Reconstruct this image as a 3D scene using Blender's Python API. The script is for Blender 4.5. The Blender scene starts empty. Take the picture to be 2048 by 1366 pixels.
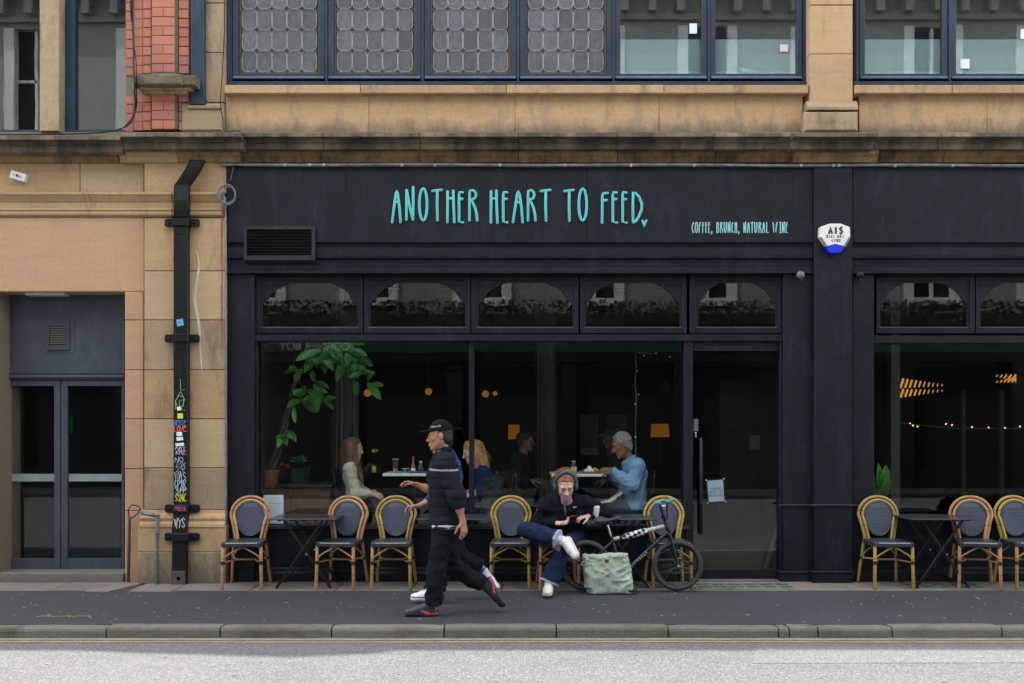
import bpy, bmesh, math, random
import numpy as np
from mathutils import Vector, Matrix
random.seed(7); np.random.seed(7)
SC = bpy.context.scene
COL = SC.collection
# ---------------------------------------------------------------- camera (35 mm lens, level, shifted up)
F, D, H, CX, CY = 2000.0, 10.47, 1.6, 1024.0, 857.0
cam = bpy.data.objects.new('camera', bpy.data.cameras.new('camera'))
COL.objects.link(cam)
cam.location = (0, -D, H); cam.rotation_euler = (math.pi/2, 0, 0)
cam.data.sensor_width = 36; cam.data.lens = F/2048*36
cam.data.shift_y = (CY-683)/2048; cam.data.clip_end = 400; cam.data.clip_start = .05
SC.camera = cam
# ---------------------------------------------------------------- light: sun from behind the building, sky
SUN_EL, SUN_AZ = 52.0, -65.5                      # azimuth from +y, negative towards -x
W = bpy.data.worlds.new('World'); SC.world = W; W.use_nodes = True
_n = W.node_tree.nodes; _n.clear()
_sky = _n.new('ShaderNodeTexSky'); _sky.sky_type = 'NISHITA'; _sky.sun_disc = False
_sky.sun_elevation = math.radians(SUN_EL); _sky.sun_rotation = math.radians(SUN_AZ)
_sky.dust_density = 2.0; _sky.air_density = 1.0; _sky.ozone_density = 1.0
_bg = _n.new('ShaderNodeBackground'); _bg.inputs[1].default_value = 0.15
_wo = _n.new('ShaderNodeOutputWorld')
# broken cloud over the blue
_tc = _n.new('ShaderNodeTexCoord'); _nz = _n.new('ShaderNodeTexNoise'); _nz.inputs['Scale'].default_value = 2.3; _nz.inputs['Detail'].default_value = 6
_cr = _n.new('ShaderNodeValToRGB'); _cr.color_ramp.elements[0].position = .38; _cr.color_ramp.elements[1].position = .62
_mx = _n.new('ShaderNodeMixRGB'); _mx.inputs[2].default_value = (7.2, 6.9, 6.6, 1)
W.node_tree.links.new(_tc.outputs['Generated'], _nz.inputs['Vector']); W.node_tree.links.new(_nz.outputs[0], _cr.inputs[0])
W.node_tree.links.new(_cr.outputs[0], _mx.inputs[0]); W.node_tree.links.new(_sky.outputs[0], _mx.inputs[1])
W.node_tree.links.new(_mx.outputs[0], _bg.inputs[0]); W.node_tree.links.new(_bg.outputs[0], _wo.inputs[0])
_sl = bpy.data.lights.new('sun', 'SUN'); _sl.energy = 2.35; _sl.angle = math.radians(.6); _sl.color = (1, .95, .88)
sun = bpy.data.objects.new('sun', _sl); COL.objects.link(sun)
_e, _a = math.radians(SUN_EL), math.radians(SUN_AZ)
SUND = Vector((math.sin(_a)*math.cos(_e), math.cos(_a)*math.cos(_e), math.sin(_e)))
sun.rotation_euler = SUND.to_track_quat('Z', 'Y').to_euler()
sun.location = (-6, 4, 14)
vs = SC.view_settings
vs.view_transform = 'Standard'; vs.look = 'None'; vs.gamma = 1; vs.use_curve_mapping = False
vs.exposure = 2.08
# ---------------------------------------------------------------- measuring: picture coordinates -> metres at a known depth y
def S(y): return F/(D+y)
def X(px, y=0.): return (px-CX)/S(y)
def Z(py, y=0.): return H-(py-CY)/S(y)
def P(px, py, y): return Vector((X(px, y), y, Z(py, y)))
# ---------------------------------------------------------------- object helpers
def tag(o, label=None, cat=None, group=None, kind=None):
    if label: o['label'] = label
    if cat: o['category'] = cat
    if group: o['group'] = group
    if kind: o['kind'] = kind
    return o
def thing(name, label, cat, loc=(0, 0, 0), group=None):
    o = bpy.data.objects.new(name, None); COL.objects.link(o); o.location = loc
    o.empty_display_size = .1
    return tag(o, label, cat, group)
def link(o, parent=None):
    COL.objects.link(o)
    if parent is not None:
        o.parent = parent
        o.matrix_parent_inverse = parent.matrix_basis.inverted() if parent.type == 'EMPTY' else Matrix.Identity(4)
    return o
def dup(root, loc=None, rotz=None, label=None):
    r = root.copy(); COL.objects.link(r)
    if loc is not None: r.location = loc
    if rotz is not None: r.rotation_euler = (0, 0, rotz)
    if label: r['label'] = label
    for ch in list(root.children):
        c = ch.copy(); COL.objects.link(c); c.parent = r
        for g in ch.children:
            d = g.copy(); COL.objects.link(d); d.parent = c
    return r
class MB:
    def __init__(s): s.v = []; s.f = []; s.m = []; s.mi = 0
    def add(s, vs, fs):
        o = len(s.v); s.v += [tuple(v) for v in vs]
        for f in fs: s.f.append(tuple(i+o for i in f)); s.m.append(s.mi)
        return s
    def box(s, x0, x1, y0, y1, z0, z1):
        x0, x1 = min(x0, x1), max(x0, x1); y0, y1 = min(y0, y1), max(y0, y1); z0, z1 = min(z0, z1), max(z0, z1)
        return s.add([(x0,y0,z0),(x1,y0,z0),(x1,y1,z0),(x0,y1,z0),(x0,y0,z1),(x1,y0,z1),(x1,y1,z1),(x0,y1,z1)],
                     [(0,3,2,1),(4,5,6,7),(0,1,5,4),(1,2,6,5),(2,3,7,6),(3,0,4,7)])
    def cbox(s, x0, x1, y0, y1, z0, z1, c=.006):          # front (y0) edges chamfered
        x0, x1 = min(x0, x1), max(x0, x1); z0, z1 = min(z0, z1), max(z0, z1)
        c = min(c, (x1-x0)*.3, (z1-z0)*.3, (y1-y0)*.5)
        v = [(x0,y1,z0),(x1,y1,z0),(x1,y1,z1),(x0,y1,z1), (x0,y0+c,z0),(x1,y0+c,z0),(x1,y0+c,z1),(x0,y0+c,z1),
             (x0+c,y0,z0+c),(x1-c,y0,z0+c),(x1-c,y0,z1-c),(x0+c,y0,z1-c)]
        f = [(0,3,2,1),(8,9,10,11)]
        for i in range(4):
            j = (i+1) % 4
            f += [(i, j, 4+j, 4+i), (4+i, 4+j, 8+j, 8+i)]
        return s.add(v, f)
    def obox(s, c, ax, ay, az):                            # oriented box, half-axis vectors
        c = Vector(c); ax = Vector(ax); ay = Vector(ay); az = Vector(az)
        v = [c+sx*ax+sy*ay+sz*az for sz in (-1, 1) for sx, sy in ((-1,-1),(1,-1),(1,1),(-1,1))]
        return s.add(v, [(0,3,2,1),(4,5,6,7),(0,1,5,4),(1,2,6,5),(2,3,7,6),(3,0,4,7)])
    def bar(s, a, b, w, t, up=(0, 1, 0)):                  # flat bar from a to b, half widths w (in plane), t (along up)
        a = Vector(a); b = Vector(b); d = (b-a)/2; up = Vector(up)
        sd = d.cross(up).normalized(); u2 = sd.cross(d).normalized()
        return s.obox((a+b)/2, sd*w, u2*t, d)
    def tube(s, pts, r, n=8, closed=False, caps=True, flat=1.0, axis=None):
        pts = [Vector(p) for p in pts]; m = len(pts)
        rr = r if isinstance(r, (list, tuple)) else [r]*m
        rings = []; prev = None
        for i, p in enumerate(pts):
            a = pts[i-1] if (i > 0 or closed) else pts[i]
            b = pts[(i+1) % m] if (i < m-1 or closed) else pts[i]
            t = (b-a)
            t = t.normalized() if t.length > 1e-9 else Vector((0, 0, 1))
            if axis is not None: u = Vector(axis); u = (u-t*u.dot(t)).normalized()
            elif prev is None:
                h = Vector((0, 0, 1)) if abs(t.z) < .9 else Vector((1, 0, 0)); u = t.cross(h).normalized()
            else:
                u = prev-t*prev.dot(t)
                u = u.normalized() if u.length > 1e-6 else t.orthogonal().normalized()
            prev = u; w = t.cross(u)
            rings.append((p, u, w, rr[i]))
        vs = []
        def ring(p, u, w, r_): return [p+(u*math.cos(2*math.pi*k/n)*flat+w*math.sin(2*math.pi*k/n))*r_ for k in range(n)]
        L = []
        if not closed and caps:
            p, u, w, q = rings[0]; t = (pts[0]-pts[1]).normalized(); L.append(ring(p+t*q*.75, u, w, q*.5))
        L += [ring(*g) for g in rings]
        if not closed and caps:
            p, u, w, q = rings[-1]; t = (pts[-1]-pts[-2]).normalized(); L.append(ring(p+t*q*.75, u, w, q*.5))
        for g in L: vs += g
        fs = []; K = len(L)
        for i in range(K if closed else K-1):
            j = (i+1) % K
            for k in range(n):
                l = (k+1) % n
                fs.append((i*n+k, i*n+l, j*n+l, j*n+k))
        if not closed:
            fs.append(tuple(range(n-1, -1, -1))); fs.append(tuple((K-1)*n+k for k in range(n)))
        return s.add(vs, fs)
    def lathe(s, prof, c=(0, 0, 0), n=20, axis='z'):       # prof [(r,z)]
        c = Vector(c); vs = []; fs = []
        for r, z in prof:
            for k in range(n):
                a = 2*math.pi*k/n; q = (r*math.cos(a), r*math.sin(a), z)
                if axis == 'y': q = (q[0], q[2], q[1])
                vs.append(c+Vector(q))
        for i in range(len(prof)-1):
            for k in range(n):
                l = (k+1) % n
                fs.append((i*n+k, i*n+l, (i+1)*n+l, (i+1)*n+k))
        fs.append(tuple(range(n-1, -1, -1))); fs.append(tuple((len(prof)-1)*n+k for k in range(n)))
        return s.add(vs, fs)
    def prof(s, pts, x0, x1):                              # closed (y,z) outline extruded along x
        n = len(pts); v = [(x0, y, z) for y, z in pts]+[(x1, y, z) for y, z in pts]
        f = [tuple(range(n)), tuple(range(2*n-1, n-1, -1))]
        for i in range(n):
            j = (i+1) % n; f.append((j, i, n+i, n+j))
        return s.add(v, f)
    def plate(s, pts, y0, y1):                             # closed (x,z) outline with thickness in y
        n = len(pts); v = [(x, y0, z) for x, z in pts]+[(x, y1, z) for x, z in pts]
        f = [tuple(range(n)), tuple(range(2*n-1, n-1, -1))]
        for i in range(n):
            j = (i+1) % n; f.append((j, i, n+i, n+j))
        return s.add(v, f)
    def slab(s, pts, z0, z1):                              # closed (x,y) outline with thickness in z
        n = len(pts); v = [(x, y, z0) for x, y in pts]+[(x, y, z1) for x, y in pts]
        f = [tuple(range(n-1, -1, -1)), tuple(range(n, 2*n))]
        for i in range(n):
            j = (i+1) % n; f.append((i, j, n+j, n+i))
        return s.add(v, f)
    def ball(s, c, r, n=10, m=7):
        r = r if isinstance(r, (tuple, list)) else (r, r, r); c = Vector(c)
        vs = []; fs = []
        for i in range(m+1):
            ph = math.pi*i/m
            for k in range(n):
                a = 2*math.pi*k/n
                vs.append(c+Vector((r[0]*math.sin(ph)*math.cos(a), r[1]*math.sin(ph)*math.sin(a), r[2]*math.cos(ph))))
        for i in range(m):
            for k in range(n):
                l = (k+1) % n; fs.append((i*n+k, (i+1)*n+k, (i+1)*n+l, i*n+l))
        return s.add(vs, fs)
    def mesh(s, name, mats, smooth=False, bevel=0):
        me = bpy.data.meshes.new(name); me.from_pydata(s.v, [], s.f)
        for m in (mats if isinstance(mats, (list, tuple)) else [mats]): me.materials.append(m)
        if any(s.m): me.polygons.foreach_set('material_index', s.m)
        bm = bmesh.new(); bm.from_mesh(me)
        if bevel:
            bmesh.ops.remove_doubles(bm, verts=bm.verts, dist=1e-6)
            ed = [e for e in bm.edges if len(e.link_faces) == 2 and e.calc_face_angle(0) > .6]
            bmesh.ops.bevel(bm, geom=ed, offset=bevel, segments=1, affect='EDGES', clamp_overlap=True)
        bmesh.ops.recalc_face_normals(bm, faces=bm.faces)
        bm.to_mesh(me); bm.free()
        if smooth:
            me.polygons.foreach_set('use_smooth', [True]*len(me.polygons))
            try: me.set_sharp_from_angle(angle=math.radians(45))
            except Exception: pass
        me.update(); return me
    def build(s, name, mats, parent=None, smooth=False, bevel=0, kind=None, label=None):
        o = bpy.data.objects.new(name, s.mesh(name, mats, smooth, bevel)); link(o, parent)
        return tag(o, label, kind=kind)
# ---------------------------------------------------------------- materials
class NT:
    def __init__(s, name):
        s.mat = bpy.data.materials.new(name); s.mat.use_nodes = True
        s.t = s.mat.node_tree; s.t.nodes.clear()
        s.out = s.t.nodes.new('ShaderNodeOutputMaterial')
    def n(s, typ, props=None, **ins):
        nd = s.t.nodes.new('ShaderNode'+typ)
        for k, v in (props or {}).items(): setattr(nd, k, v)
        for k, v in ins.items(): s.set(nd, k, v)
        return nd
    def set(s, nd, k, v):
        sock = nd.inputs[int(k[1:])] if (k[0] == 'i' and k[1:].isdigit()) else nd.inputs[k.replace('_', ' ')]
        if isinstance(v, bpy.types.NodeSocket): s.t.links.new(v, sock)
        elif isinstance(v, bpy.types.Node): s.t.links.new(v.outputs[0], sock)
        else: sock.default_value = v
    def ramp(s, fac, stops):
        r = s.n('ValToRGB'); s.set(r, 'i0', fac)
        e = r.color_ramp.elements
        while len(e) < len(stops): e.new(.5)
        for el, (p, c) in zip(e, stops):
            el.position = p; el.color = c if len(c) == 4 else (*c, 1)
        return r.outputs[0]
    def mix(s, fac, a, b, mode='MIX'):
        m = s.n('MixRGB', {'blend_type': mode}); s.set(m, 'i0', fac); s.set(m, 'i1', a); s.set(m, 'i2', b)
        return m.outputs[0]
    def math(s, op, a, b=0.):
        m = s.n('Math', {'operation': op}); s.set(m, 'i0', a); s.set(m, 'i1', b); return m.outputs[0]
    def pos(s, kind='pos', scale=(1, 1, 1), rnd=False):
        if kind == 'pos': v = s.n('NewGeometry').outputs['Position']
        else: v = s.n('TexCoord').outputs['Object']
        mp = s.n('Mapping'); s.set(mp, 'i0', v); s.set(mp, 'Scale', scale); v = mp.outputs[0]
        if rnd:
            a = s.n('VectorMath', {'operation': 'ADD'}); s.set(a, 'i0', v)
            q = s.math('MULTIPLY', s.n('ObjectInfo').outputs['Random'], 37.); s.set(a, 'i1', q); v = a.outputs[0]
        return v
    def noise(s, v, scale, detail=5, rough=.6):
        n = s.n('TexNoise', Scale=scale, Detail=detail, Roughness=rough); s.set(n, 'Vector', v); return n.outputs[0]
    def bsdf(s, col, rough=.7, metal=0, bump=None, bdist=.01, bstr=.5, **kw):
        b = s.n('BsdfPrincipled'); s.set(b, 'Base Color', col if not isinstance(col, tuple) or len(col) == 4 else (*col, 1))
        s.set(b, 'Roughness', rough); s.set(b, 'Metallic', metal)
        for k, v in kw.items(): s.set(b, k, v)
        if bump is not None:
            u = s.n('Bump'); s.set(u, 'Strength', bstr); s.set(u, 'Distance', bdist); s.set(u, 'Height', bump)
            s.t.links.new(u.outputs[0], b.inputs['Normal'])
        s.t.links.new(b.outputs[0], s.out.inputs[0]); return b
def c4(c): return (*c, 1) if len(c) == 3 else c
def simple(name, c, c2=None, scale=6, rough=.6, metal=0, bump=0, bscale=60, kind='pos', rnd=0, stretch=(1, 1, 1), **kw):
    m = NT(name); v = m.pos(kind, stretch)
    c2 = c2 or tuple(x*.8 for x in c[:3])
    col = m.mix(m.ramp(m.noise(v, scale), [(.3, (0, 0, 0)), (.7, (1, 1, 1))]), c4(c2), c4(c))
    if rnd:
        r = m.n('ObjectInfo').outputs['Random']
        r = m.math('ADD', m.math('MULTIPLY', r, 2*rnd), 1-rnd)
        col = m.mix(1., col, r, 'MULTIPLY')
    h = m.noise(m.pos(kind), bscale, 4) if bump else None
    m.bsdf(col, rough, metal, h, bdist=bump or .01, bstr=.6, **kw)
    return m.mat
def stone(name, base, alt, dark, soot=.3, sootcol=(.055, .05, .042), bump=.004, rough=.85, rnd=.12, streak=True, splash=None):
    m = NT(name); p = m.pos('pos'); po = m.pos('pos', rnd=True)
    n1 = m.noise(po, 1.6, 8, .68)
    col = m.mix(m.ramp(n1, [(.35, (0, 0, 0)), (.65, (1, 1, 1))]), c4(base), c4(alt))
    n2 = m.noise(m.pos('pos', (.7, .7, 6.), rnd=True), 2.2, 6, .65)              # bedding
    col = m.mix(m.ramp(n2, [(.45, (0, 0, 0)), (.75, (.45, .45, .45))]), col, c4(dark))
    fine = m.noise(p, 60, 6, .75)
    col = m.mix(m.ramp(fine, [(.32, (.5, .5, .5)), (.6, (0, 0, 0))]), col, c4(tuple(x*.6 for x in dark)))
    if soot:
        s1 = m.noise(m.pos('pos', (3.2, 3.2, .9)) if streak else p, 1.3, 8, .68)
        k = m.ramp(s1, [(max(0., .66-soot*.5), (0, 0, 0)), (min(1., .84-soot*.42), (.93, .93, .93))])
        col = m.mix(k, col, c4(sootcol))
    for z0, hh, cc, st in (splash or []):                  # ragged dirt splashed up from a ledge or the ground
        zz = m.n('SeparateXYZ'); m.set(zz, 'i0', p)
        g = m.math('DIVIDE', m.math('SUBTRACT', z0+hh, zz.outputs[2]), hh)
        q = m.math('ADD', g, m.math('MULTIPLY', m.math('SUBTRACT', m.noise(m.pos('pos', (1, 1, .6)), 3.5, 8, .7), .5), 2.6))
        col = m.mix(m.ramp(q, [(.25, (0, 0, 0)), (1., (st, st, st))]), col, c4(cc))
    r = m.math('ADD', m.math('MULTIPLY', m.n('ObjectInfo').outputs['Random'], 2*rnd), 1-rnd)
    col = m.mix(1., col, r, 'MULTIPLY')
    h = m.math('ADD', m.noise(p, 35, 6, .7), m.math('MULTIPLY', m.noise(p, 6, 3), .8))
    m.bsdf(col, rough, 0, h, bdist=bump, bstr=.8)
    return m.mat
M = {}
M['sand'] = stone('sandstone', (.52, .355, .19), (.43, .29, .155), (.30, .2, .11), soot=.26, sootcol=(.15, .11, .07), splash=[(.0, .42, (.10, .085, .065), .85)])
M['sandpanel'] = stone('sandstone_panel', (.57, .375, .215), (.50, .335, .175), (.38, .24, .145), soot=.3, sootcol=(.24, .18, .125), rnd=.06, splash=[(4.70, .17, (.13, .105, .075), .8)])
M['pale'] = stone('pale_sandstone', (.55, .41, .245), (.49, .36, .21), (.4, .29, .18), soot=.08, sootcol=(.2, .16, .11))
M['greystone'] = stone('grey_sandstone', (.43, .315, .19), (.36, .265, .165), (.26, .195, .125), soot=.34, sootcol=(.11, .088, .06), splash=[(.0, .5, (.09, .08, .065), .9)])
M['pink'] = stone('pink_sandstone', (.50, .285, .18), (.50, .32, .165), (.33, .235, .185), soot=.16, sootcol=(.33, .24, .185), rnd=.04)
M['soot'] = stone('sooty_stone', (.27, .205, .12), (.20, .155, .1), (.11, .09, .06), soot=.62, sootcol=(.04, .037, .03), rnd=.2)
M['sootlow'] = stone('brown_stone', (.34, .21, .09), (.27, .165, .07), (.13, .085, .045), soot=.42, sootcol=(.03, .024, .018), rnd=.15)
def mossy():
    m = NT('mossy_stone'); p = m.pos('pos')
    col = m.mix(m.ramp(m.noise(p, 5, 6), [(.4, (0, 0, 0)), (.6, (1, 1, 1))]), (.10, .085, .055, 1), (.18, .14, .09, 1))
    col = m.mix(m.ramp(m.noise(p, 9, 6, .7), [(.52, (0, 0, 0)), (.66, (.8, .8, .8))]), col, (.075, .095, .03, 1))
    m.bsdf(col, .95, 0, m.noise(p, 40, 6, .7), bdist=.008, bstr=.9); return m.mat
M['moss'] = mossy()
M['mortar'] = simple('mortar', (.20, .16, .12), scale=30, rough=.95)
def brick_mat():
    m = NT('red_brick'); r = m.n('ObjectInfo').outputs['Random']
    base = m.ramp(r, [(0, (.42, .135, .085)), (.35, (.48, .18, .11)), (.7, (.43, .155, .115)), (1, (.35, .135, .125))])
    n = m.noise(m.pos('pos'), 25, 5, .65)
    col = m.mix(m.ramp(n, [(.35, (.35, .35, .35)), (.6, (0, 0, 0))]), base, (.36, .15, .11, 1))
    m.bsdf(col, .85, 0, m.noise(m.pos('pos'), 90, 4), bdist=.003, bstr=.6); return m.mat
M['brick'] = brick_mat()
def paint(name, c, rough=.42, wear=.5):
    m = NT(name); p = m.pos('pos')
    lo = tuple(x*.75 for x in c); hi = tuple(min(1, x*2.2+.009) for x in c)
    col = m.mix(m.ramp(m.noise(p, 1.7, 7, .65), [(.35, (0, 0, 0)), (.75, (1, 1, 1))]), c4(lo), c4(tuple(x*1.15 for x in c)))
    k = m.ramp(m.noise(m.pos('pos', (2.2, 2.2, .6)), 3.1, 8, .72), [(.52, (0, 0, 0)), (.74, (wear, wear, wear))])
    col = m.mix(k, col, c4(hi))
    rg = m.math('ADD', m.math('MULTIPLY', m.noise(p, 4, 5), .25), rough-.12)
    h = m.math('ADD', m.noise(p, 55, 4), m.math('MULTIPLY', m.noise(p, 7, 4), 2.5))
    m.bsdf(col, rg, 0, h, bdist=.0022, bstr=.6, Specular_IOR_Level=.28); return m.mat
M['black'] = paint('black_shop_paint', (.0072, .0088, .0155), wear=.75)
M['blackedge'] = paint('worn_black_paint', (.022, .026, .036), .5)
M['navy'] = paint('navy_frame_paint', (.026, .042, .072), .4)
M['navy2'] = paint('navy_bead_paint', (.085, .12, .185), .38)
M['slate'] = paint('slate_door_paint', (.058, .070, .095), .45, .3)
M['iron'] = paint('black_iron_paint', (.0065, .007, .009), .4)
M['lead'] = simple('weathered_lead', (.22, .23, .25), (.10, .11, .125), 14, .5, .2, bump=.002, bscale=30)
M['galv'] = simple('galvanised_pipe', (.20, .23, .25), (.08, .09, .09), 20, .55, .3, bump=.002, bscale=40)
M['rust'] = simple('brown_pipe', (.09, .042, .03), (.045, .03, .025), 20, .7)
M['metalblack'] = simple('dark_metal', (.009, .010, .012), rough=.4, metal=.3, kind='obj')
M['rubber'] = simple('black_plastic', (.012, .012, .013), rough=.55, kind='obj')
M['chrome'] = simple('steel', (.55, .55, .55), rough=.25, metal=1., kind='obj')
M['white'] = simple('white_plastic', (.78, .78, .76), (.68, .68, .68), rough=.4, kind='obj')
M['print'] = simple('printed_ink', (.03, .03, .035), rough=.6)
M['paper'] = simple('paper', (.72, .76, .78), (.66, .7, .74), rough=.7)
def glass(name, base=.045, rough=.0, tint=(1, 1, 1)):
    m = NT(name)
    lw = m.n('LayerWeight', Blend=.5).outputs['Facing']
    k = m.math('ADD', m.math('MULTIPLY', m.math('POWER', lw, 5.), 1-base), base)
    a = m.n('BsdfTransparent'); m.set(a, 'i0', c4(tint)); g = m.n('BsdfGlossy', Roughness=rough)
    wv = m.noise(m.pos('pos'), .9, 2, .4)
    u = m.n('Bump'); m.set(u, 'Strength', .05); m.set(u, 'Distance', .02); m.set(u, 'Height', wv)
    m.t.links.new(u.outputs[0], g.inputs['Normal'])
    x = m.n('MixShader'); m.set(x, 'i0', k); m.set(x, 'i1', a); m.set(x, 'i2', g)
    m.t.links.new(x.outputs[0], m.out.inputs[0]); return m.mat
M['glass'] = glass('window_glass', .033, tint=(.93, .95, .94))
M['glassup'] = glass('upper_window_glass', .085, tint=(.95, .97, .97))
def leadedglass():
    m = NT('leaded_glass'); p = m.pos('pos', rnd=True)
    r = m.n('ObjectInfo').outputs['Random']
    n = m.noise(m.pos('pos', (1, 1, .35), rnd=True), 60, 4, .7)
    c = m.mix(m.ramp(n, [(.35, (0, 0, 0)), (.7, (1, 1, 1))]), (.10, .11, .12, 1), (.26, .275, .29, 1))
    c = m.mix(1., c, m.math('ADD', m.math('MULTIPLY', r, .5), .75), 'MULTIPLY')
    b = m.bsdf(c, .25, 0, m.noise(p, 55, 3), bdist=.006, bstr=.7)
    t = m.n('BsdfTransparent'); m.set(t, 'i0', (.8, .85, .88, 1))
    x = m.n('MixShader'); m.set(x, 'i0', .5); m.set(x, 'i1', b); m.set(x, 'i2', t)
    m.t.links.new(x.outputs[0], m.out.inputs[0]); return m.mat
M['leaded'] = leadedglass()
M['amber'] = simple('amber_glass', (.10, .07, .025), (.04, .032, .02), 30, .3)
M['came'] = simple('lead_came', (.30, .31, .32), (.2, .2, .21), 30, .45, .3)
M['diamond'] = simple('dark_glass', (.05, .045, .035), rough=.2)
def film():
    m = NT('frosted_film')
    b = m.n('BsdfDiffuse'); m.set(b, 'i0', (.55, .68, .72, 1))
    t = m.n('BsdfTransparent'); m.set(t, 'i0', (.75, .9, .95, 1))
    x = m.n('MixShader'); m.set(x, 'i0', .72); m.set(x, 'i1', b); m.set(x, 'i2', t)
    m.t.links.new(x.outputs[0], m.out.inputs[0]); return m.mat
M['film'] = film()
def asphalt(name, base, chip, scale, amt, rough=.9, patch=.12, bump=.004):
    m = NT(name); p = m.pos('pos')
    big = m.noise(p, .5, 5, .6); col = m.mix(m.ramp(big, [(.35, (0, 0, 0)), (.7, (1, 1, 1))]), c4(tuple(x*(1-patch) for x in base)), c4(tuple(x*(1+patch) for x in base)))
    vo = m.n('TexVoronoi', Scale=scale); m.set(vo, 'Vector', p)
    g = m.n('SeparateColor'); m.set(g, 'i0', vo.outputs['Color'])
    col = m.mix(m.ramp(g.outputs[0], [(1-amt, (0, 0, 0)), (min(1, 1-amt+.12), (1, 1, 1))]), col, c4(chip))
    dk = m.ramp(vo.outputs['Distance'], [(.35, (0, 0, 0)), (.75, (.6, .6, .6))])
    col = m.mix(dk, col, c4(tuple(x*.4 for x in base)))
    wide = m.ramp(m.noise(m.pos('pos', (1, 2.5, 1)), 1.6, 6, .65), [(.5, (0, 0, 0)), (.75, (.35, .35, .35))])
    col = m.mix(wide, col, c4(tuple(x*.55 for x in base)))
    m.bsdf(col, rough, 0, m.math('SUBTRACT', m.noise(p, scale*.8, 3), vo.outputs['Distance']), bdist=bump, bstr=.8); return m.mat
M['road'] = asphalt('road_surface', (.135, .137, .143), (.22, .22, .222), 85, .3, bump=.0025)
M['pave'] = asphalt('pavement_asphalt', (.036, .039, .047), (.07, .072, .076), 120, .14, patch=.28, bump=.002)
M['kerb'] = stone('kerb_granite', (.17, .165, .145), (.14, .135, .12), (.10, .095, .085), soot=.3, sootcol=(.05, .047, .04), bump=.008, streak=False)
M['flag'] = stone('flagstone', (.20, .175, .15), (.17, .15, .13), (.12, .11, .095), soot=.25, sootcol=(.06, .055, .05), bump=.005, streak=False)
M['yellow'] = simple('yellow_road_paint', (.33, .26, .13), (.2, .165, .1), 9, .8, bump=.003)
M['gum'] = simple('chewing_gum', (.22, .22, .22), rough=.9)
M['greenglass'] = simple('green_glass_block', (.10, .16, .13), (.07, .11, .09), 20, .25)
M['turq'] = simple('turquoise_letter', (.11, .50, .52), (.10, .46, .48), rough=.45, kind='obj')
M['cream'] = simple('pale_turquoise_letter', (.28, .62, .64), (.25, .58, .6), rough=.45, kind='obj')
M['blueplastic'] = simple('blue_lens', (.01, .025, .62), rough=.2)
M['red'] = simple('red_paint', (.45, .05, .06), (.35, .06, .07), rough=.7)
def emit(name, c, st):
    m = NT(name); e = m.n('Emission'); m.set(e, 'i0', c4(c)); m.set(e, 'i1', st); m.t.links.new(e.outputs[0], m.out.inputs[0]); return m.mat
# ================================================================ GROUND
ZR = -0.085
KF, KB = -2.42, -2.28
mb = MB(); mb.slab([(-60, -60), (60, -60), (60, KF+.01), (-60, KF+.01)], ZR-.2, ZR)
mb.build('road', M['road'], kind='structure')
mb = MB(); mb.slab([(-60, KB-.002), (60, KB-.002), (60, -.33), (-60, -.33)], -.2, -.004)
mb.build('pavement', M['pave'], kind='structure')
def wobble(n, a): return [random.uniform(-a, a) for _ in range(n)]
kerb = MB(); kerb.box(-60, -6.3, KF, KB, -.2, 0); kerb.box(6.3, 60, KF, KB, -.2, 0)
kerb = kerb.build('kerb', M['kerb'], kind='structure')
kj = [-400, -110, 212, 440, 663, 888, 1113, 1337, 1558, 1579, 1637, 1785, 2005, 2230, 2500]
kx = [X(j, KF) for j in kj]; kx[0] = -6.3; kx[-1] = 6.3
for a, b in zip(kx[:-1], kx[1:]):
    m_ = MB(); dz = random.uniform(-.006, .004); dy = random.uniform(-.004, .004); g = .006
    y0, z1, c = KF+dy, dz, .022
    o = [(KB, -.2), (KB, z1-.002), (y0+c*1.2, z1), (y0+c*.35, z1-c*.35), (y0, z1-c*1.2), (y0-.004, -.2)]
    n = 9; v = []; f = []
    for i in range(n+1):
        x = a+g+(b-a-2*g)*i/n
        q = random.uniform(-.003, .003) if 0 < i < n else 0
        e = .006 if i in (0, n) else 0
        v += [(x, y+(q if y < KB-.02 else 0)+(e if y < KB-.02 else 0), z+(q*.6-e*.6 if z > -.1 else 0)) for y, z in o]
    k = len(o)
    for i in range(n):
        for j in range(k): f.append((i*k+j, i*k+(j+1) % k, (i+1)*k+(j+1) % k, (i+1)*k+j))
    f += [tuple(range(k)), tuple(range((n+1)*k-1, n*k-1, -1))]
    m_.add(v, f); m_.build('kerb_stone', M['kerb'], kerb)
# flagstones along the foot of the building
m_ = MB(); m_.box(-60, -6.2, -.42, .6, -.2, 0); m_.box(6.2, 60, -.42, .6, -.2, 0); m_.box(-6.2, 6.2, -.36, .6, -.2, -.02)
flags = m_.build('stone_footway', M['flag'], kind='structure')
fx = [-6.2, -5.35, -4.6, -4.02, -3.78, -3.35, -2.6, -1.75, -1.0, -.1, .75, 1.55, 1.78, 2.75, 3.6, 4.3, 5.2, 6.2]
for i, (a, b) in enumerate(zip(fx[:-1], fx[1:])):
    yf = -.64 if i in (3, 4) else (-.585 if i in (1, 2) else -.575)
    sk = .09 if i == 3 else 0
    z1 = random.uniform(-.002, .003)
    m_ = MB(); m_.slab([(a+.005-sk*2, yf), (b-.005-sk*2, yf-sk*.2), (b-.005, -.004), (a+.005, -.004)], -.1, z1)
    m_.build('flagstone', M['flag'], flags, bevel=.004)
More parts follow.
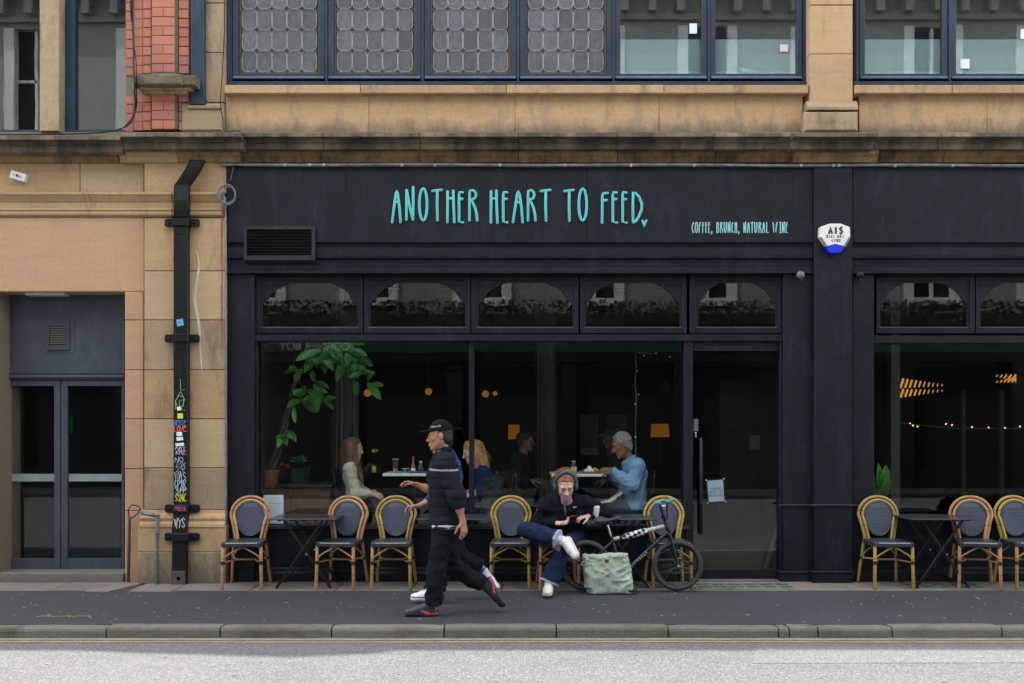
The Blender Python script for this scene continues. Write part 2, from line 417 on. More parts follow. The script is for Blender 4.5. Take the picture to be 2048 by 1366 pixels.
# green glass pavement lights let into the flags by the door
def glass_lights(x0, n, y0):
    m_ = MB(); m_.slab([(x0-.03, y0-.03), (x0+n*.165+.01, y0-.03), (x0+n*.165+.01, y0+.3), (x0-.03, y0+.3)], -.02, .0075)
    fr = m_.build('pavement_light', M['flag'], flags)
    for i in range(n):
        for r in range(2):
            q = MB(); q.slab([(x0+i*.165+.012, y0+r*.145+.01), (x0+i*.165+.135, y0+r*.145+.01), (x0+i*.165+.135, y0+r*.145+.125), (x0+i*.165+.012, y0+r*.145+.125)], .003, .0105)
            q.build('glass_block', M['greenglass'], fr, bevel=.002)
glass_lights(1.86, 6, -.49); glass_lights(3.95, 5, -.5); glass_lights(.9, 4, -.52)
m_ = MB()
for yy in (-2.495, -2.59):
    v = []; n = 60
    for i in range(n+1):
        x = -20+40*i/n; w = .024+random.uniform(-.003, .003); dy = .006*math.sin(x*1.3)+random.uniform(-.002, .002)
        v += [(x, yy+dy-w, ZR+.004), (x, yy+dy+w, ZR+.004)]
    m_.add(v, [(2*i, 2*i+2, 2*i+3, 2*i+1) for i in range(n)])
m_.build('double_yellow_line', M['yellow'], kind='structure')
m_ = MB()
for i in range(230):                                       # trodden chewing gum
    if i < 150: x, y, z = random.uniform(-5.6, 5.6), random.uniform(-2.2, -.68), .0
    else: x, y, z = random.uniform(-5, 5), random.uniform(-5.2, -2.7), ZR+.004
    r = random.choice([.006, .008, .009, .013]); a = random.random()*6
    m_.slab([(x+r*random.uniform(.6, 1.6)*math.cos(a+t*1.05), y+r*.8*math.sin(a+t*1.05)) for t in range(6)], z-.004, z+.0015)
m_.build('chewing_gum', M['gum'], kind='stuff')
m_ = MB()                                                   # rusty litter-like grid of old paint on the asphalt, left
for i in range(42):
    x = -4.03+i*.0105+random.uniform(-.004, .004); y = -1.95+random.uniform(-.04, .03)
    m_.obox((x, y, .0), (.004, .008, 0), (-.012, .012, 0), (0, 0, .0025))
m_.build('worn_paint_patch', simple('orange_grit', (.26, .17, .09), (.15, .12, .08), 40, .9), kind='stuff')
# a repaired strip of road with pale seams
m_ = MB(); m_.slab([(1.72, -3.3), (1.9, -2.76), (9, -2.72), (9, -3.25)], ZR-.05, ZR+.003)
m_.build('road_patch', asphalt('road_patch_surface', (.15, .152, .157), (.24, .24, .24), 95, .35, bump=.0025), kind='structure')

# ================================================================ STONE BUILDING
BLD = thing('stone_building', 'sandstone building with red brick pier, mossy cornice and dark blue upper windows above the shops', 'building', (0, 0, 0))
def blk(x0, x1, p0, p1, y, mat='sand', name='stone_block', depth=.25, c=.006, gap=.003, z=None):
    a, b = X(x0, y)+gap, X(x1, y)-gap
    z1, z0 = (Z(p0, y)-gap, Z(p1, y)+gap) if z is None else z
    m_ = MB(); m_.cbox(a, b, y+random.uniform(-.002, .002), y+depth, z0, z1, c)
    return m_.build(name, M[mat], BLD)
# core masonry behind the facing
core = MB()
zc0, zc1 = Z(325, 0), 8.15
Xl, Xr = -20, 20
xd0, xd1 = X(-6, .25), X(249, .0)
core.box(Xl, X(-6), .03, .5, -.1, Z(583)); core.box(Xl, X(288), .03, .5, Z(583)+.001, Z(262))
core.box(X(250), X(456)-.01, .03, .5, -.1, Z(583))
core.box(X(288)+.001, X(456)-.01, .03, .5, Z(583)+.001, Z(262))
core.box(X(456), Xr, .06, .5, Z(340), Z(175))             # behind frieze panel / cornice
core.box(X(262), X(452), .06, .5, Z(262)+.001, zc1)        # brick + stone strip core
core.box(X(1618), X(1706), .05, .5, Z(175)+.001, zc1)
core.box(Xl, X(-420), .0, .5, Z(262)+.001, zc1)
core.box(X(2330), Xr, .0, .5, Z(175)+.001, zc1)
core.box(Xl, Xr, .0, .5, 7.62, zc1)
core.box(Xl, X(-420), -.1, .03, -.1, Z(262)); 
core.build('masonry_core', M['mortar'], BLD)
mm = MB(); mm.prof([(.5, 8.15), (.5, 8.36), (-.1, 8.36), (-.16, 8.31), (-.16, 8.25), (-.08, 8.2), (-.02, 8.15)], Xl, Xr)
mm.build('parapet', M['soot'], BLD)
mm = MB(); mm.prof([(.2, 8.43), (12, 10.2), (12, 8.43)], Xl, Xr)
mm.build('roof', simple('roof_slate', (.08, .085, .095), rough=.7), BLD)
mm = MB(); mm.plate([(-9.75, 8.43), (-6.9, 8.43), (-7.4, 8.95), (-8.3, 9.35), (-9.2, 8.95)], -.05, .3)  # unseen roof piece, added and shaped so the roof's shadow bulges on the road
mm.build('shadow_gable', M['sand'], BLD)
mm = MB(); mm.box(Xl, Xl+.3, .5, 12, -.1, 8.4); mm.box(Xr-.3, Xr, .5, 12, -.1, 8.4); mm.box(Xl, Xr, 12, 12.3, -.1, 10)
mm.build('outer_wall', M['greystone'], BLD)
# --- left bay
for a, b in ((-420, 160), (160, 288)): blk(a, b, 322, 386, -.02, 'pale' if a > 0 else 'sand')
blk(288, 452, 321, 386, -.1, 'sand')
def mould(x0, x1, pts, mat='sand', name='moulding', seg=None):
    m_ = MB(); m_.prof(pts, x0, x1); return m_.build(name, M[mat], BLD)
def band(px0, px1, yb, mat='sand'):
    mould(X(px0, yb), X(px1, yb), [(.1, Z(386, yb)), (yb-.055, Z(386, yb)), (yb-.06, Z(391, yb)), (yb-.045, Z(394, yb)), (yb-.03, Z(398, yb)), (yb-.012, Z(403, yb)), (yb, Z(405, yb)),
        (yb, Z(416, yb)), (yb-.03, Z(417, yb)), (yb-.035, Z(421, yb)), (yb-.02, Z(424, yb)), (yb-.035, Z(427, yb)), (yb-.03, Z(431, yb)), (yb, Z(434, yb)), (.1, Z(434, yb))], mat)
for a, b in ((-420, -60), (-60, 172), (172.6, 285)): band(a, b, -.02)
band(281, 345, -.1); band(346, 375, -.085); band(376, 446, -.1)
blk(-420, 288, 434.5, 583, -.02, 'pink', gap=0)
jj = [583, 640, 740, 838, 938, 1022, 1172]
for a, b in zip(jj[:-1], jj[1:]): blk(249, 287, a, b, -.02, 'pink', depth=.4)
pj = [435, 542, 640, 740, 838, 936, 1020]
for i, (a, b) in enumerate(zip(pj[:-1], pj[1:])): blk(288, 451, a, b, -.1, ['sand', 'pale', 'greystone'][i % 3] if i else 'sand', depth=.3)
mould(X(282, -.1), X(452, -.1), [(.1, Z(1020, -.1)), (-.105, Z(1020, -.1)), (-.11, Z(1027, -.1)), (-.13, Z(1030, -.1)), (-.14, Z(1036, -.1)), (-.13, Z(1042, -.1)), (-.15, Z(1047, -.1)), (-.155, Z(1053, -.1)), (.1, Z(1053, -.1))], 'sand', 'base_moulding')
blk(276, 452, 1052, 1104, -.145, 'sand', depth=.3, gap=.001); blk(275, 452, 1104, 1168, -.147, 'greystone', depth=.3, gap=.001)
m_ = MB(); m_.box(X(275, -.15), X(452, -.15), -.14, .1, 0.0, .02); m_.build('plinth', M['kerb'], BLD)
mm = MB(); mm.cbox(X(-420), X(249, -.05)-.01, -.06, .5, .0, Z(1147, -.06)); mm.build('doorstep', M['kerb'], BLD)
# --- cornice stones
def cornice(px0, px1, dy=0, low=False, low_mat='sootlow'):
    y = -.1+dy; t = 270 if low else 264
    k = 12 if low else 0
    up = [(.1, Z(t-2, y)), (y+.04, Z(t-2, y)), (y-.24, Z(t+2, y-.24)), (y-.25, Z(t+9, y-.25)), (y-.22, Z(t+12, y-.22)), (y-.17, Z(t+15, y-.17)), (y-.15, Z(t+20, y-.15)),
          (y-.16, Z(t+23, y-.16)), (y-.15, Z(t+34, y-.15)), (y-.12, Z(t+37+k*.2, y-.12)), (.1, Z(t+37+k*.2, y))]
    for nm, pts, mt in (('cornice_stone', up, 'soot'),):
        m_ = MB(); m_.prof(pts, X(px0, y-.25)+.003, X(px1, y-.25)-.003); m_.build(nm, M[mt], BLD)
    q = y+.01
    lo = [(.1, Z(t+37, q)-.002), (q-.06, Z(t+37, q)-.002), (q-.055, Z(t+46, q)), (q-.02, Z(t+52, q)), (q-.005, Z(325, q)), (.1, Z(325, q))]
    m_ = MB(); m_.prof(lo, X(px0, q)+.003, X(px1, q)-.003); m_.build('bed_stone', M[low_mat], BLD)
for a, b in ((-420, -90), (-90, 110), (110, 240)): cornice(a, b, .03, True)
for a, b in ((240, 356), (356, 482)): cornice(a, b, -.03, False, 'sand' if a < 300 else 'sootlow')
cj = [482, 643, 839, 1037, 1234, 1430, 1586]
for a, b in zip(cj[:-1], cj[1:]): cornice(a, b, .06)
cornice(1586, 1755, -.02)
for a, b in ((1755, 1884), (1884, 2080), (2080, 2330)): cornice(a, b, .06)
# --- frieze panels, sills, pier
fj = [450, 738, 1030, 1318, 1606]
for a, b in zip(fj[:-1], fj[1:]): blk(a, b, 186, 268, -.02, 'sandpanel', 'frieze_stone', gap=.0015)
for a, b in ((1718, 1974), (1974, 2330)): blk(a, b, 186, 268, -.02, 'sandpanel', 'frieze_stone', gap=.0015)
sj = [448, 721, 1013, 1328, 1617]
for a, b in zip(sj[:-1], sj[1:]): blk(a, b, 169, 187, -.11, 'sand', 'sill_stone')
for a, b in ((1709, 1905), (1905, 2330)): blk(a, b, 169, 187, -.11, 'sand', 'sill_stone')
for i, (a, b) in enumerate(((-280, -190), (-190, -90), (-90, 10), (10, 108), (108, 205))): blk(1619, 1706, a, b, -.1, 'sandpanel', depth=.3)
mould(X(1612, -.1), X(1713, -.1), [(.1, Z(203, -.1)), (-.11, Z(203, -.1)), (-.12, Z(208, -.1)), (-.15, Z(214, -.15)), (-.15, Z(219, -.15)), (-.12, Z(222, -.1)), (.1, Z(222, -.1))], 'greystone', 'base_moulding')
blk(1608, 1717, 222, 263, -.15, 'greystone', 'base_stone', depth=.35, c=.018)
for a, b in ((-280, -190), (-190, -95), (-95, 6), (6, 105), (105, 205)): blk(408, 450, a, b, -.04, 'greystone', depth=.3)
blk(362, 447, 205, 263, -.085, 'greystone', depth=.3, c=.02)
m_ = MB(); m_.cbox(X(374, -.11), X(443, -.11), -.11, 0, Z(217, -.11), Z(209, -.11), .008); m_.build('ledge', M['greystone'], BLD)
blk(79, 118, -280, 262, -.02, 'greystone', 'stone_mullion', depth=.22, gap=0)
# --- brick pier
m_ = MB(); m_.box(X(252, .02), X(379, -.05), .01, .3, Z(262), 7.62); m_.box(X(269, -.02), X(379, -.05), -.045, .05, Z(262), 7.62)
m_.box(X(303, -.1), X(350, -.1), -.094, 0, Z(262), 7.62); m_.box(X(350.5, -.06), X(356, -.06), -.07, 0, Z(262), 7.62)
m_.build('mortar_bed', M['mortar'], BLD)
zb = Z(261, -.06); ch = .0972; g = .0045
k = 0
while zb+k*ch < 7.55:
    z0, z1 = zb+k*ch+g, zb+(k+1)*ch-g
    if z0 < Z(188, -.06) < z1: z1 = Z(189, -.06)
    if z0 < Z(147, -.06) < z1: z0 = Z(147, -.06)
    if not (Z(188, -.06) < z1 and z0 < Z(148, -.06)) and z1-z0 > .015:
        cols = [(252, 267, .001), (269, 285.5, -.05), (286, 302.5, -.062)]
        cols += [(303.5, 349.5, -.1)] if k % 2 else [(303.5, 326, -.1), (326.6, 349.5, -.1)]
        cols += [(357, 378, -.062)]
        for a, b, y in cols:
            a2, b2 = X(a, y)+.002, X(b, y)-.002
            m_ = MB(); m_.cbox(a2, b2, y+random.uniform(-.003, .003), y+.1, z0, z1, .004); m_.build('brick', M['brick'], BLD)
    k += 1
for (a, b, p0, p1, y, mt) in ((268, 391, 150, 170, -.26, 'moss'), (278, 382, 170, 178, -.2, 'greystone'), (286, 374, 178, 186, -.15, 'greystone')):
    blk(a, b, p0, p1, y, mt, 'capital_stone', depth=.4, c=.012, gap=0)
m_ = MB(); m_.cbox(X(286, -.31), X(363, -.31), -.3, -.1, Z(169, -.3), Z(148, -.3), .014); m_.build('capital_stone', M['moss'], BLD)
# --- upper windows
UY = .07
def window(px0, px1, leaded=False, filmz=True, gap=12):
    """casement: sash frame with glass, bead and panes"""
    yb = UY; zb_, zt = Z(149, yb), 7.5
    x0, x1 = X(px0, yb), X(px1, yb); fw = 11/S(yb)
    m_ = MB()
    for a, b, c, d in ((x0-fw, x0, zb_-fw, zt), (x1, x1+fw, zb_-fw, zt)): m_.box(a, b, yb-.03, yb+.03, c, d)
    m_.box(x0+.0005, x1-.0005, yb-.03, yb+.03, zb_-fw, zb_); m_.box(x0+.0005, x1-.0005, yb-.03, yb+.03, zt-.06, zt)
    w = m_.build('window', M['navy'], BLD, bevel=.004)
    m_ = MB(); m_.prof([(yb-.031, zb_-.028), (yb-.031, zb_-.05), (yb-.062, zb_-.062), (yb-.062, zb_-.052)], x0-fw+.01, x1+fw-.01); m_.build('weather_bead', M['navy2'], w)
    if not leaded:
        m_ = MB(); m_.box(x0, x1, yb, yb+.006, zb_, zt-.06); m_.build('pane', M['glassup'], w)
        if filmz:
            m_ = MB(); m_.box(x0+.003, x1-.003, yb+.012, yb+.014, zb_+.002, Z(78, yb)); m_.build('frosted_film', M['film'], w)
        return w
    m = 6/S(yb); nx = 5; cw = (x1-x0-2*m)/nx; rh = 42/S(yb); z0 = zb_+m*.8; ca = .25*cw
    rows = int((zt-.1-z0)/rh)
    lead = MB(); dia = MB()
    for r in range(rows):
        for i in range(nx):
            a, b, c, d = x0+m+i*cw, x0+m+(i+1)*cw, z0+r*rh, z0+(r+1)*rh
            e = .0025; q = []
            for (cx, cz, sx, sz) in ((a+e, c+e, 1, 1), (b-e, c+e, -1, 1), (b-e, d-e, -1, -1), (a+e, d-e, 1, -1)):
                arc = [(cx, cz+sz*ca*1.25), (cx+sx*ca*.25, cz+sz*ca*.42), (cx+sx*ca*.45, cz+sz*ca*.22), (cx+sx*ca*1.25, cz)]
                if sx*sz < 0: arc = arc[::-1]
                q += arc
            ins = [(x_, z_) for x_, z_ in q]
            m_ = MB(); m_.plate(ins, yb+random.uniform(-.002, .002), yb+.006); m_.build('pane', M['leaded'], w)
            lead.tube([(x_, yb-.002, z_) for x_, z_ in q], .0042, 5, closed=True)
            dia.plate([(a-ca*.5, c), (a, c-ca*.5), (a+ca*.5, c), (a, c+ca*.5)], yb+.001, yb+.005)
            if i == nx-1: dia.plate([(b-ca*.5, c), (b, c-ca*.5), (b+ca*.3, c), (b, c+ca*.5)], yb+.001, yb+.005)
    lead.build('leading', M['came'], w, kind='stuff'); dia.build('diamond_pane', M['diamond'], w, kind='stuff')
    am = MB(); top = z0+rows*rh
    n = int((top-zb_)/.17)
    for i in range(n):
        za, zb2 = zb_+(top-zb_)*i/n+.004, zb_+(top-zb_)*(i+1)/n-.004
        am.box(x0+.003, x0+m-.008, yb, yb+.005, za, zb2); am.box(x1-m+.008, x1-.003, yb, yb+.005, za, zb2)
    for i in range(5): am.box(x0+m+i*cw+.004, x0+m+(i+1)*cw-.004, yb, yb+.005, zb_+.004, zb_+m*.8-.006)
    am.build('border_glass', M['amber'], w, kind='stuff')
    return w
for a, b in ((478, 640), (668, 832), (860, 1022), (1050, 1213)): window(a, b, True)
for a, b in ((1240, 1402), (1430, 1592), (1728, 1882), (1910, 2064), (2092, 2250)): window(a, b)
def winframe(pxs, p0, p1):
    y = UY+.01; m_ = MB()
    m_.box(X(p0, y-.05), X(p1, y-.05), y-.06, y+.12, Z(169.5, y-.06), Z(162, y-.06))
    for a, b in pxs:
        m_.box(X(a, y), X(b, y), y-.03, y+.12, Z(162, y-.06)+.0005, 7.6)
        c = (X(a, y)+X(b, y))/2; m_.box(c-.012, c+.012, y-.055, y-.031, Z(162, y-.06)+.001, 7.6)
    m_.build('window_frame', M['navy'], BLD, bevel=.004)
winframe([(451, 466.5), (652, 656.5), (844, 848), (1034, 1038), (1224.5, 1228), (1414, 1418), (1604, 1618)], 450, 1618)
winframe([(1706, 1716), (1894, 1898), (2076, 2080), (2262, 2330)], 1706, 2330)
# left upper windows: big panes set in the stone reveal
for a, b in ((-420, 78), (150, 252)):
    y = .16; m_ = MB(); m_.box(X(a, y), X(b, y), y, y+.006, Z(263, y), 7.55); pn = m_.build('pane', M['glassup'], BLD)
m_ = MB(); m_.box(X(130, .12), X(150, .12), .12, .19, Z(264, .12), 7.55); m_.box(X(-420, .12), X(251, .12), .125, .155, Z(266, .12), Z(259, .12)); m_.build('window_frame', M['navy'], BLD)
# rooms behind the upper windows
def room(name, x0, x1, y0, y1, z0, z1, wall, floor, ceil):
    t = .1; tf = z0+.1 if name in ('cafe', 'bar') else .1; out = []
    for nm, b, mt in (('floor', (x0-t, x1+t, y0, y1, z0-tf, z0), floor), ('ceiling', (x0-t, x1+t, y0, y1, z1, z1+t), ceil), ('back_wall', (x0-t, x1+t, y1, y1+t, z0-t, z1+t), wall),
                  ('side_wall', (x0-t, x0, y0, y1, z0, z1), wall), ('side_wall', (x1, x1+t, y0, y1, z0, z1), wall)):
        m_ = MB(); m_.box(*b); o = m_.build(name+'_'+nm, mt, kind='structure'); out.append(o)
    return out
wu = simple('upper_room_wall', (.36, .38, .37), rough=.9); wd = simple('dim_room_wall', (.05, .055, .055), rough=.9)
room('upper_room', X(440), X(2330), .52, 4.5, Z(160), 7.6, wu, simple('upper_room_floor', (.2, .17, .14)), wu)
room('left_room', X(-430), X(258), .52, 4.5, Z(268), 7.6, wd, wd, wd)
# things on the inner sill of the upper windows
SILLS = MB(); SILLS.box(X(455, .2), X(1612, .2), .1, .5, Z(158, .1), Z(150, .2)); SILLS.box(X(1712, .2), X(2300, .2), .1, .5, Z(158, .1), Z(150, .2))
SILLS.build('inner_sill', M['white'], BLD)
zs = Z(150, .2)
def pot(name, px, w, h, col, label, cat, y=.155, box=False):
    x = X(px, y); m_ = MB(); w /= S(y); h /= S(y)
    if box: m_.box(x-w/2, x+w/2, y-.05, y+.2, zs, zs+h)
    else: m_.lathe([(w*.32, zs), (w*.5, zs+h*.35), (w*.45, zs+h*.6), (w*.2, zs+h*.8), (w*.24, zs+h)], (x, y, 0), 12)
    tag(m_.build(name, simple(name+'_paint', col, rough=.5), smooth=not box, bevel=.004 if box else 0), label, cat)
pot('vase', 503, 22, 34, (.05, .45, .42), 'turquoise vase behind the first leaded window', 'vase')
pot('bowl', 530, 26, 22, (.7, .75, .74), 'small white bowl beside the turquoise vase behind leaded glass', 'bowl')
pot('jug', 558, 28, 30, (.6, .65, .66), 'white jug right of the small bowl behind leaded glass', 'jug')
pot('card', 617, 18, 20, (.7, .78, .74), 'pale card standing at the right end of first leaded window', 'card', box=True)
pot('lemon_bowl', 752, 26, 16, (.62, .5, .22), 'yellow bowl behind the second leaded window', 'bowl')
pot('red_tin', 782, 14, 12, (.6, .15, .15), 'small red tin behind the second leaded window', 'tin', box=True)
pot('cardboard_box', 985, 72, 68, (.45, .27, .17), 'brown cardboard box behind the third leaded window', 'box', box=True)
pot('beige_jar', 1100, 26, 60, (.42, .27, .2), 'tall brownish jar behind the fourth leaded window', 'jar', box=True)
pot('white_jar', 1068, 24, 45, (.6, .6, .6), 'white jar at the left of the fourth leaded window', 'jar')
pot('tan_bottle', 1193, 24, 62, (.55, .4, .25), 'tan bottle at the right of the fourth leaded window', 'bottle')
def paper_at(name, px0, px1, p0, p1, y, label, cat, mat='paper', tilt=0):
    m_ = MB(); c = P((px0+px1)/2, (p0+p1)/2, y); w = (px1-px0)/2/S(y); h = (p1-p0)/2/S(y)
    a = math.radians(tilt)
    m_.obox(c, (w*math.cos(a), 0, w*math.sin(a)), (0, .0012, 0), (-h*math.sin(a), 0, h*math.cos(a)))
    return tag(m_.build(name, M[mat] if isinstance(mat, str) else mat), label, cat)
paper_at('sticky_note', 1379, 1394, 47, 67, .066, 'small white note stuck high on the first clear upper window', 'note')
paper_at('sticky_note', 1560, 1576, 89, 103, .066, 'pinkish note stuck on the second clear upper window', 'note', simple('pink_paper', (.75, .62, .66)))
paper_at('sticky_note', 2041, 2056, 58, 78, .066, 'white note at the right edge of the last upper window', 'note')
paper_at('hanging_tag', 1921, 1939, 118, 137, .066, 'white tag with black eyelet low in the last upper window', 'tag')
paper_at('paper_sheet', 1478, 1530, 140, 147, .15, 'white sheet lying on the sill of the second clear window', 'paper', tilt=-12)

# ================================================================ DOORWAY on the left
LD = thing('double_door', 'slate grey glazed double door in the stone doorway with vent panel above', 'door', (X(120, .27), .27, 0))
y = .27
xa, xb = X(-8, y), X(249, y)
m_ = MB(); m_.box(xa, xb, y, y+.05, Z(745, y), Z(583, y)+.02)
m_.prof([(y, Z(744, y)), (y-.025, Z(746, y)), (y-.012, Z(750, y)), (y-.03, Z(754, y)), (y-.01, Z(759, y)), (y+.05, Z(759, y)), (y+.05, Z(744, y))], xa, xb)
ov = m_.build('over_panel', M['slate'], LD)
m_ = MB(); m_.box(X(84, y), X(149, y), y-.006, y, Z(706, y), Z(641, y)); m_.build('vent_plate', M['slate'], ov)
m_ = MB()
for a, b, c, d in ((94, 100, 645, 700), (134, 140, 645, 700), (100, 134, 645, 652), (100, 134, 690, 700)): m_.box(X(a, y), X(b, y), y-.02, y-.006, Z(d, y), Z(c, y))
vf = m_.build('vent_frame', M['slate'], LD, bevel=.002)
m_ = MB(); m_.box(X(100, y), X(134, y), y-.0065, y-.004, Z(690, y), Z(652, y)); m_.build('vent_back', M['rubber'], vf)
for i in range(8):
    z_ = Z(655+i*4.6, y); m_ = MB(); m_.bar((X(100, y), y-.012, z_), (X(134, y), y-.012, z_), .0035, .006, (0, 1, .7)); m_.build('louvre', simple('vent_louvre', (.16, .15, .13)) if i == 0 else bpy.data.materials['vent_louvre'], vf)
def leaf(px0, px1, g0, g1, name='door_leaf'):
    y0 = y+.012; m_ = MB()
    zt, zb_ = Z(760, y0), Z(1141, y0)
    m_.box(X(px0, y0), X(g0, y0), y0, y0+.045, zb_, zt); m_.box(X(g1, y0), X(px1, y0), y0, y0+.045, zb_, zt)
    m_.box(X(g0, y0), X(g1, y0), y0+.0005, y0+.045, Z(772, y0), zt); m_.box(X(g0, y0), X(g1, y0), y0+.0005, y0+.045, zb_, Z(1117, y0))
    l = m_.build(name, M['slate'], LD, bevel=.003)
    m_ = MB(); m_.box(X(g0, y0), X(g1, y0), y0+.02, y0+.026, Z(1117, y0), Z(772, y0)); m_.build('pane', M['glass'], l)
    m_ = MB(); m_.box(X(g0, y0)+.002, X(g1, y0)-.002, y0+.0275, y0+.0285, Z(963, y0), Z(948, y0)); m_.build('manifestation_strip', simple('frosted_strip', (.42, .47, .47), rough=.6) if 'frosted_strip' not in bpy.data.materials else bpy.data.materials['frosted_strip'], l)
leaf(-6, 120.5, 8, 108); leaf(122, 248, 135, 243)
m_ = MB(); m_.box(xa, xb, y-.01, y+.06, Z(1146, y), Z(1141.5, y)); m_.build('threshold', M['lead'], LD)
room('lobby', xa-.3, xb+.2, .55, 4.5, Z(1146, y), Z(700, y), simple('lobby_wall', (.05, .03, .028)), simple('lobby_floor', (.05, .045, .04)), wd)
lt = MB(); lt.box(X(53, .1), X(132, .1), .06, .2, Z(591, .1), Z(583, .1)); tag(lt.build('bulkhead_light', M['film'] if False else simple('pale_diffuser', (.5, .58, .57), rough=.3), bevel=.006), 'long pale bulkhead light under the lintel over the grey double door', 'light')
# ================================================================ CAFE SHOPFRONT (black timber)
SF = thing('cafe_shopfront', 'black painted timber cafe shopfront with arched transom lights and glass door', 'shopfront', (0, 0, 0))
NF = thing('neighbour_shopfront', 'black shopfront right of the black pillar with amber lamps inside', 'shopfront', (X(2000), 0, 0))
FY = -.08
def part(par, name, mat='black', **kw): return lambda m_: m_.build(name, M[mat], par, **kw)
def bx(par, name, px0, px1, p0, p1, y0, y1, mat='black', bevel=.004, label=None):
    m_ = MB(); m_.box(X(px0, y0), X(px1, y0), y0, y1, Z(p1, y0), Z(p0, y0)); return m_.build(name, M[mat], par, bevel=bevel, label=label)
def front(par, px0, px1, panel_joints):
    js = [px0]+panel_joints+[px1]
    for a, b in zip(js[:-1], js[1:]):
        m_ = MB(); m_.cbox(X(a, FY)+.001, X(b, FY)-.001, FY, .1, Z(485, FY), Z(334, FY), .003); m_.build('fascia_board', M['black'], par)
    y = FY
    m_ = MB(); m_.prof([(.1, Z(485.5, y)), (y+.03, Z(485.5, y)), (y+.03, Z(488, y)), (y+.012, Z(492, y)), (y+.02, Z(494, y)), (y+.02, Z(510, y)), (y-.006, Z(512, y)), (y-.004, Z(516, y)), (y+.02, Z(519, y)),
        (y+.025, Z(526, y)), (y+.012, Z(529, y)), (y+.018, Z(533, y)), (y+.018, Z(537, y)), (y+.0, Z(540, y)), (y+.0, Z(546, y)), (y+.04, Z(549, y)), (.1, Z(549, y))], X(px0, y), X(px1, y))
    m_.build('cornice_moulding', M['black'], par)
front(SF, 452, 1630, [692, 1173])
front(NF, 1706, 2330, [])
GY = .10
# jambs and pilasters
bx(SF, 'pilaster', 454, 508, 549, 1168, -.03, .2); bx(SF, 'pilaster', 1567, 1628, 549, 1158, -.03, .2)
bx(SF, 'pillar', 1629, 1705, 336, 1158, -.12, .3)
for a, b, y in ((1560, 1630, -.05), (1625, 1708, -.14)):
    bx(SF, 'plinth', a, b, 1147, 1166, y, .1); bx(SF, 'plinth_bead', a-1, b+1, 1143, 1147.4, y-.012, .1)
    m_ = MB(); m_.tube([P(a-1, 1010.5, y), P(b+1, 1010.5, y)], .011, 8); m_.build('dado_rail', M['blackedge'], SF)
bx(NF, 'pilaster', 1706, 1748, 549, 1158, -.03, .2)
m_ = MB(); m_.tube([P(1708, 1011, -.04), P(1748, 1011, -.04)], .011, 8); m_.build('dado_rail', M['blackedge'], NF)
bx(NF, 'plinth', 1708, 1750, 1140, 1163, -.05, .1)
# transom lights
TY = .03
def arch(x0, x1, z0, z1):
    w, h = x1-x0, z1-z0; pts = [(x0, z0), (x1, z0)]
    R_ = [(1, .52), (.975, .55), (.965, .60), (.945, .63), (.93, .68), (.915, .73), (.885, .80), (.85, .86), (.81, .905), (.775, .925), (.765, .955), (.73, .985), (.70, 1)]
    pts += [(x0+w*a, z0+h*b) for a, b in R_]; pts += [(x0+w*(1-a), z0+h*b) for a, b in R_[::-1]]
    return pts
def star_frame(inner, o, y0, y1):
    ox0, ox1, oz0, oz1 = o
    cx = sum(p[0] for p in inner)/len(inner); cz = (min(p[1] for p in inner)+max(p[1] for p in inner))/2; cx = (min(p[0] for p in inner)+max(p[0] for p in inner))/2
    an = [math.atan2(z-cz, x-cx) for x, z in inner]+[math.atan2(z-cz, x-cx) for x in (ox0, ox1) for z in (oz0, oz1)]
    an = sorted(set(round(a, 6) for a in an))
    def hit(a):
        dx, dz = math.cos(a), math.sin(a); best = 1e9
        for (x1, z1), (x2, z2) in zip(inner, inner[1:]+inner[:1]):
            ex, ez = x2-x1, z2-z1; den = dx*ez-dz*ex
            if abs(den) < 1e-12: continue
            t = ((x1-cx)*ez-(z1-cz)*ex)/den; u = ((x1-cx)*dz-(z1-cz)*dx)/den
            if t > 0 and -1e-4 <= u <= 1.0001: best = min(best, t)
        return best
    def rect(a):
        dx, dz = math.cos(a), math.sin(a); t = []
        if abs(dx) > 1e-9: t.append(((ox1 if dx > 0 else ox0)-cx)/dx)
        if abs(dz) > 1e-9: t.append(((oz1 if dz > 0 else oz0)-cz)/dz)
        return min(t)
    I = [(cx+math.cos(a)*hit(a), cz+math.sin(a)*hit(a)) for a in an]; O = [(cx+math.cos(a)*rect(a), cz+math.sin(a)*rect(a)) for a in an]
    n = len(an); v = []
    for y in (y0, y1): v += [(x, y, z) for x, z in I]+[(x, y, z) for x, z in O]
    f = []
    for i in range(n):
        j = (i+1) % n
        f += [(i, j, n+j, n+i), (2*n+i, 3*n+i, 3*n+j, 2*n+j), (i, 2*n+i, 2*n+j, j), (n+i, n+j, 3*n+j, 3*n+i)]
    return v, f
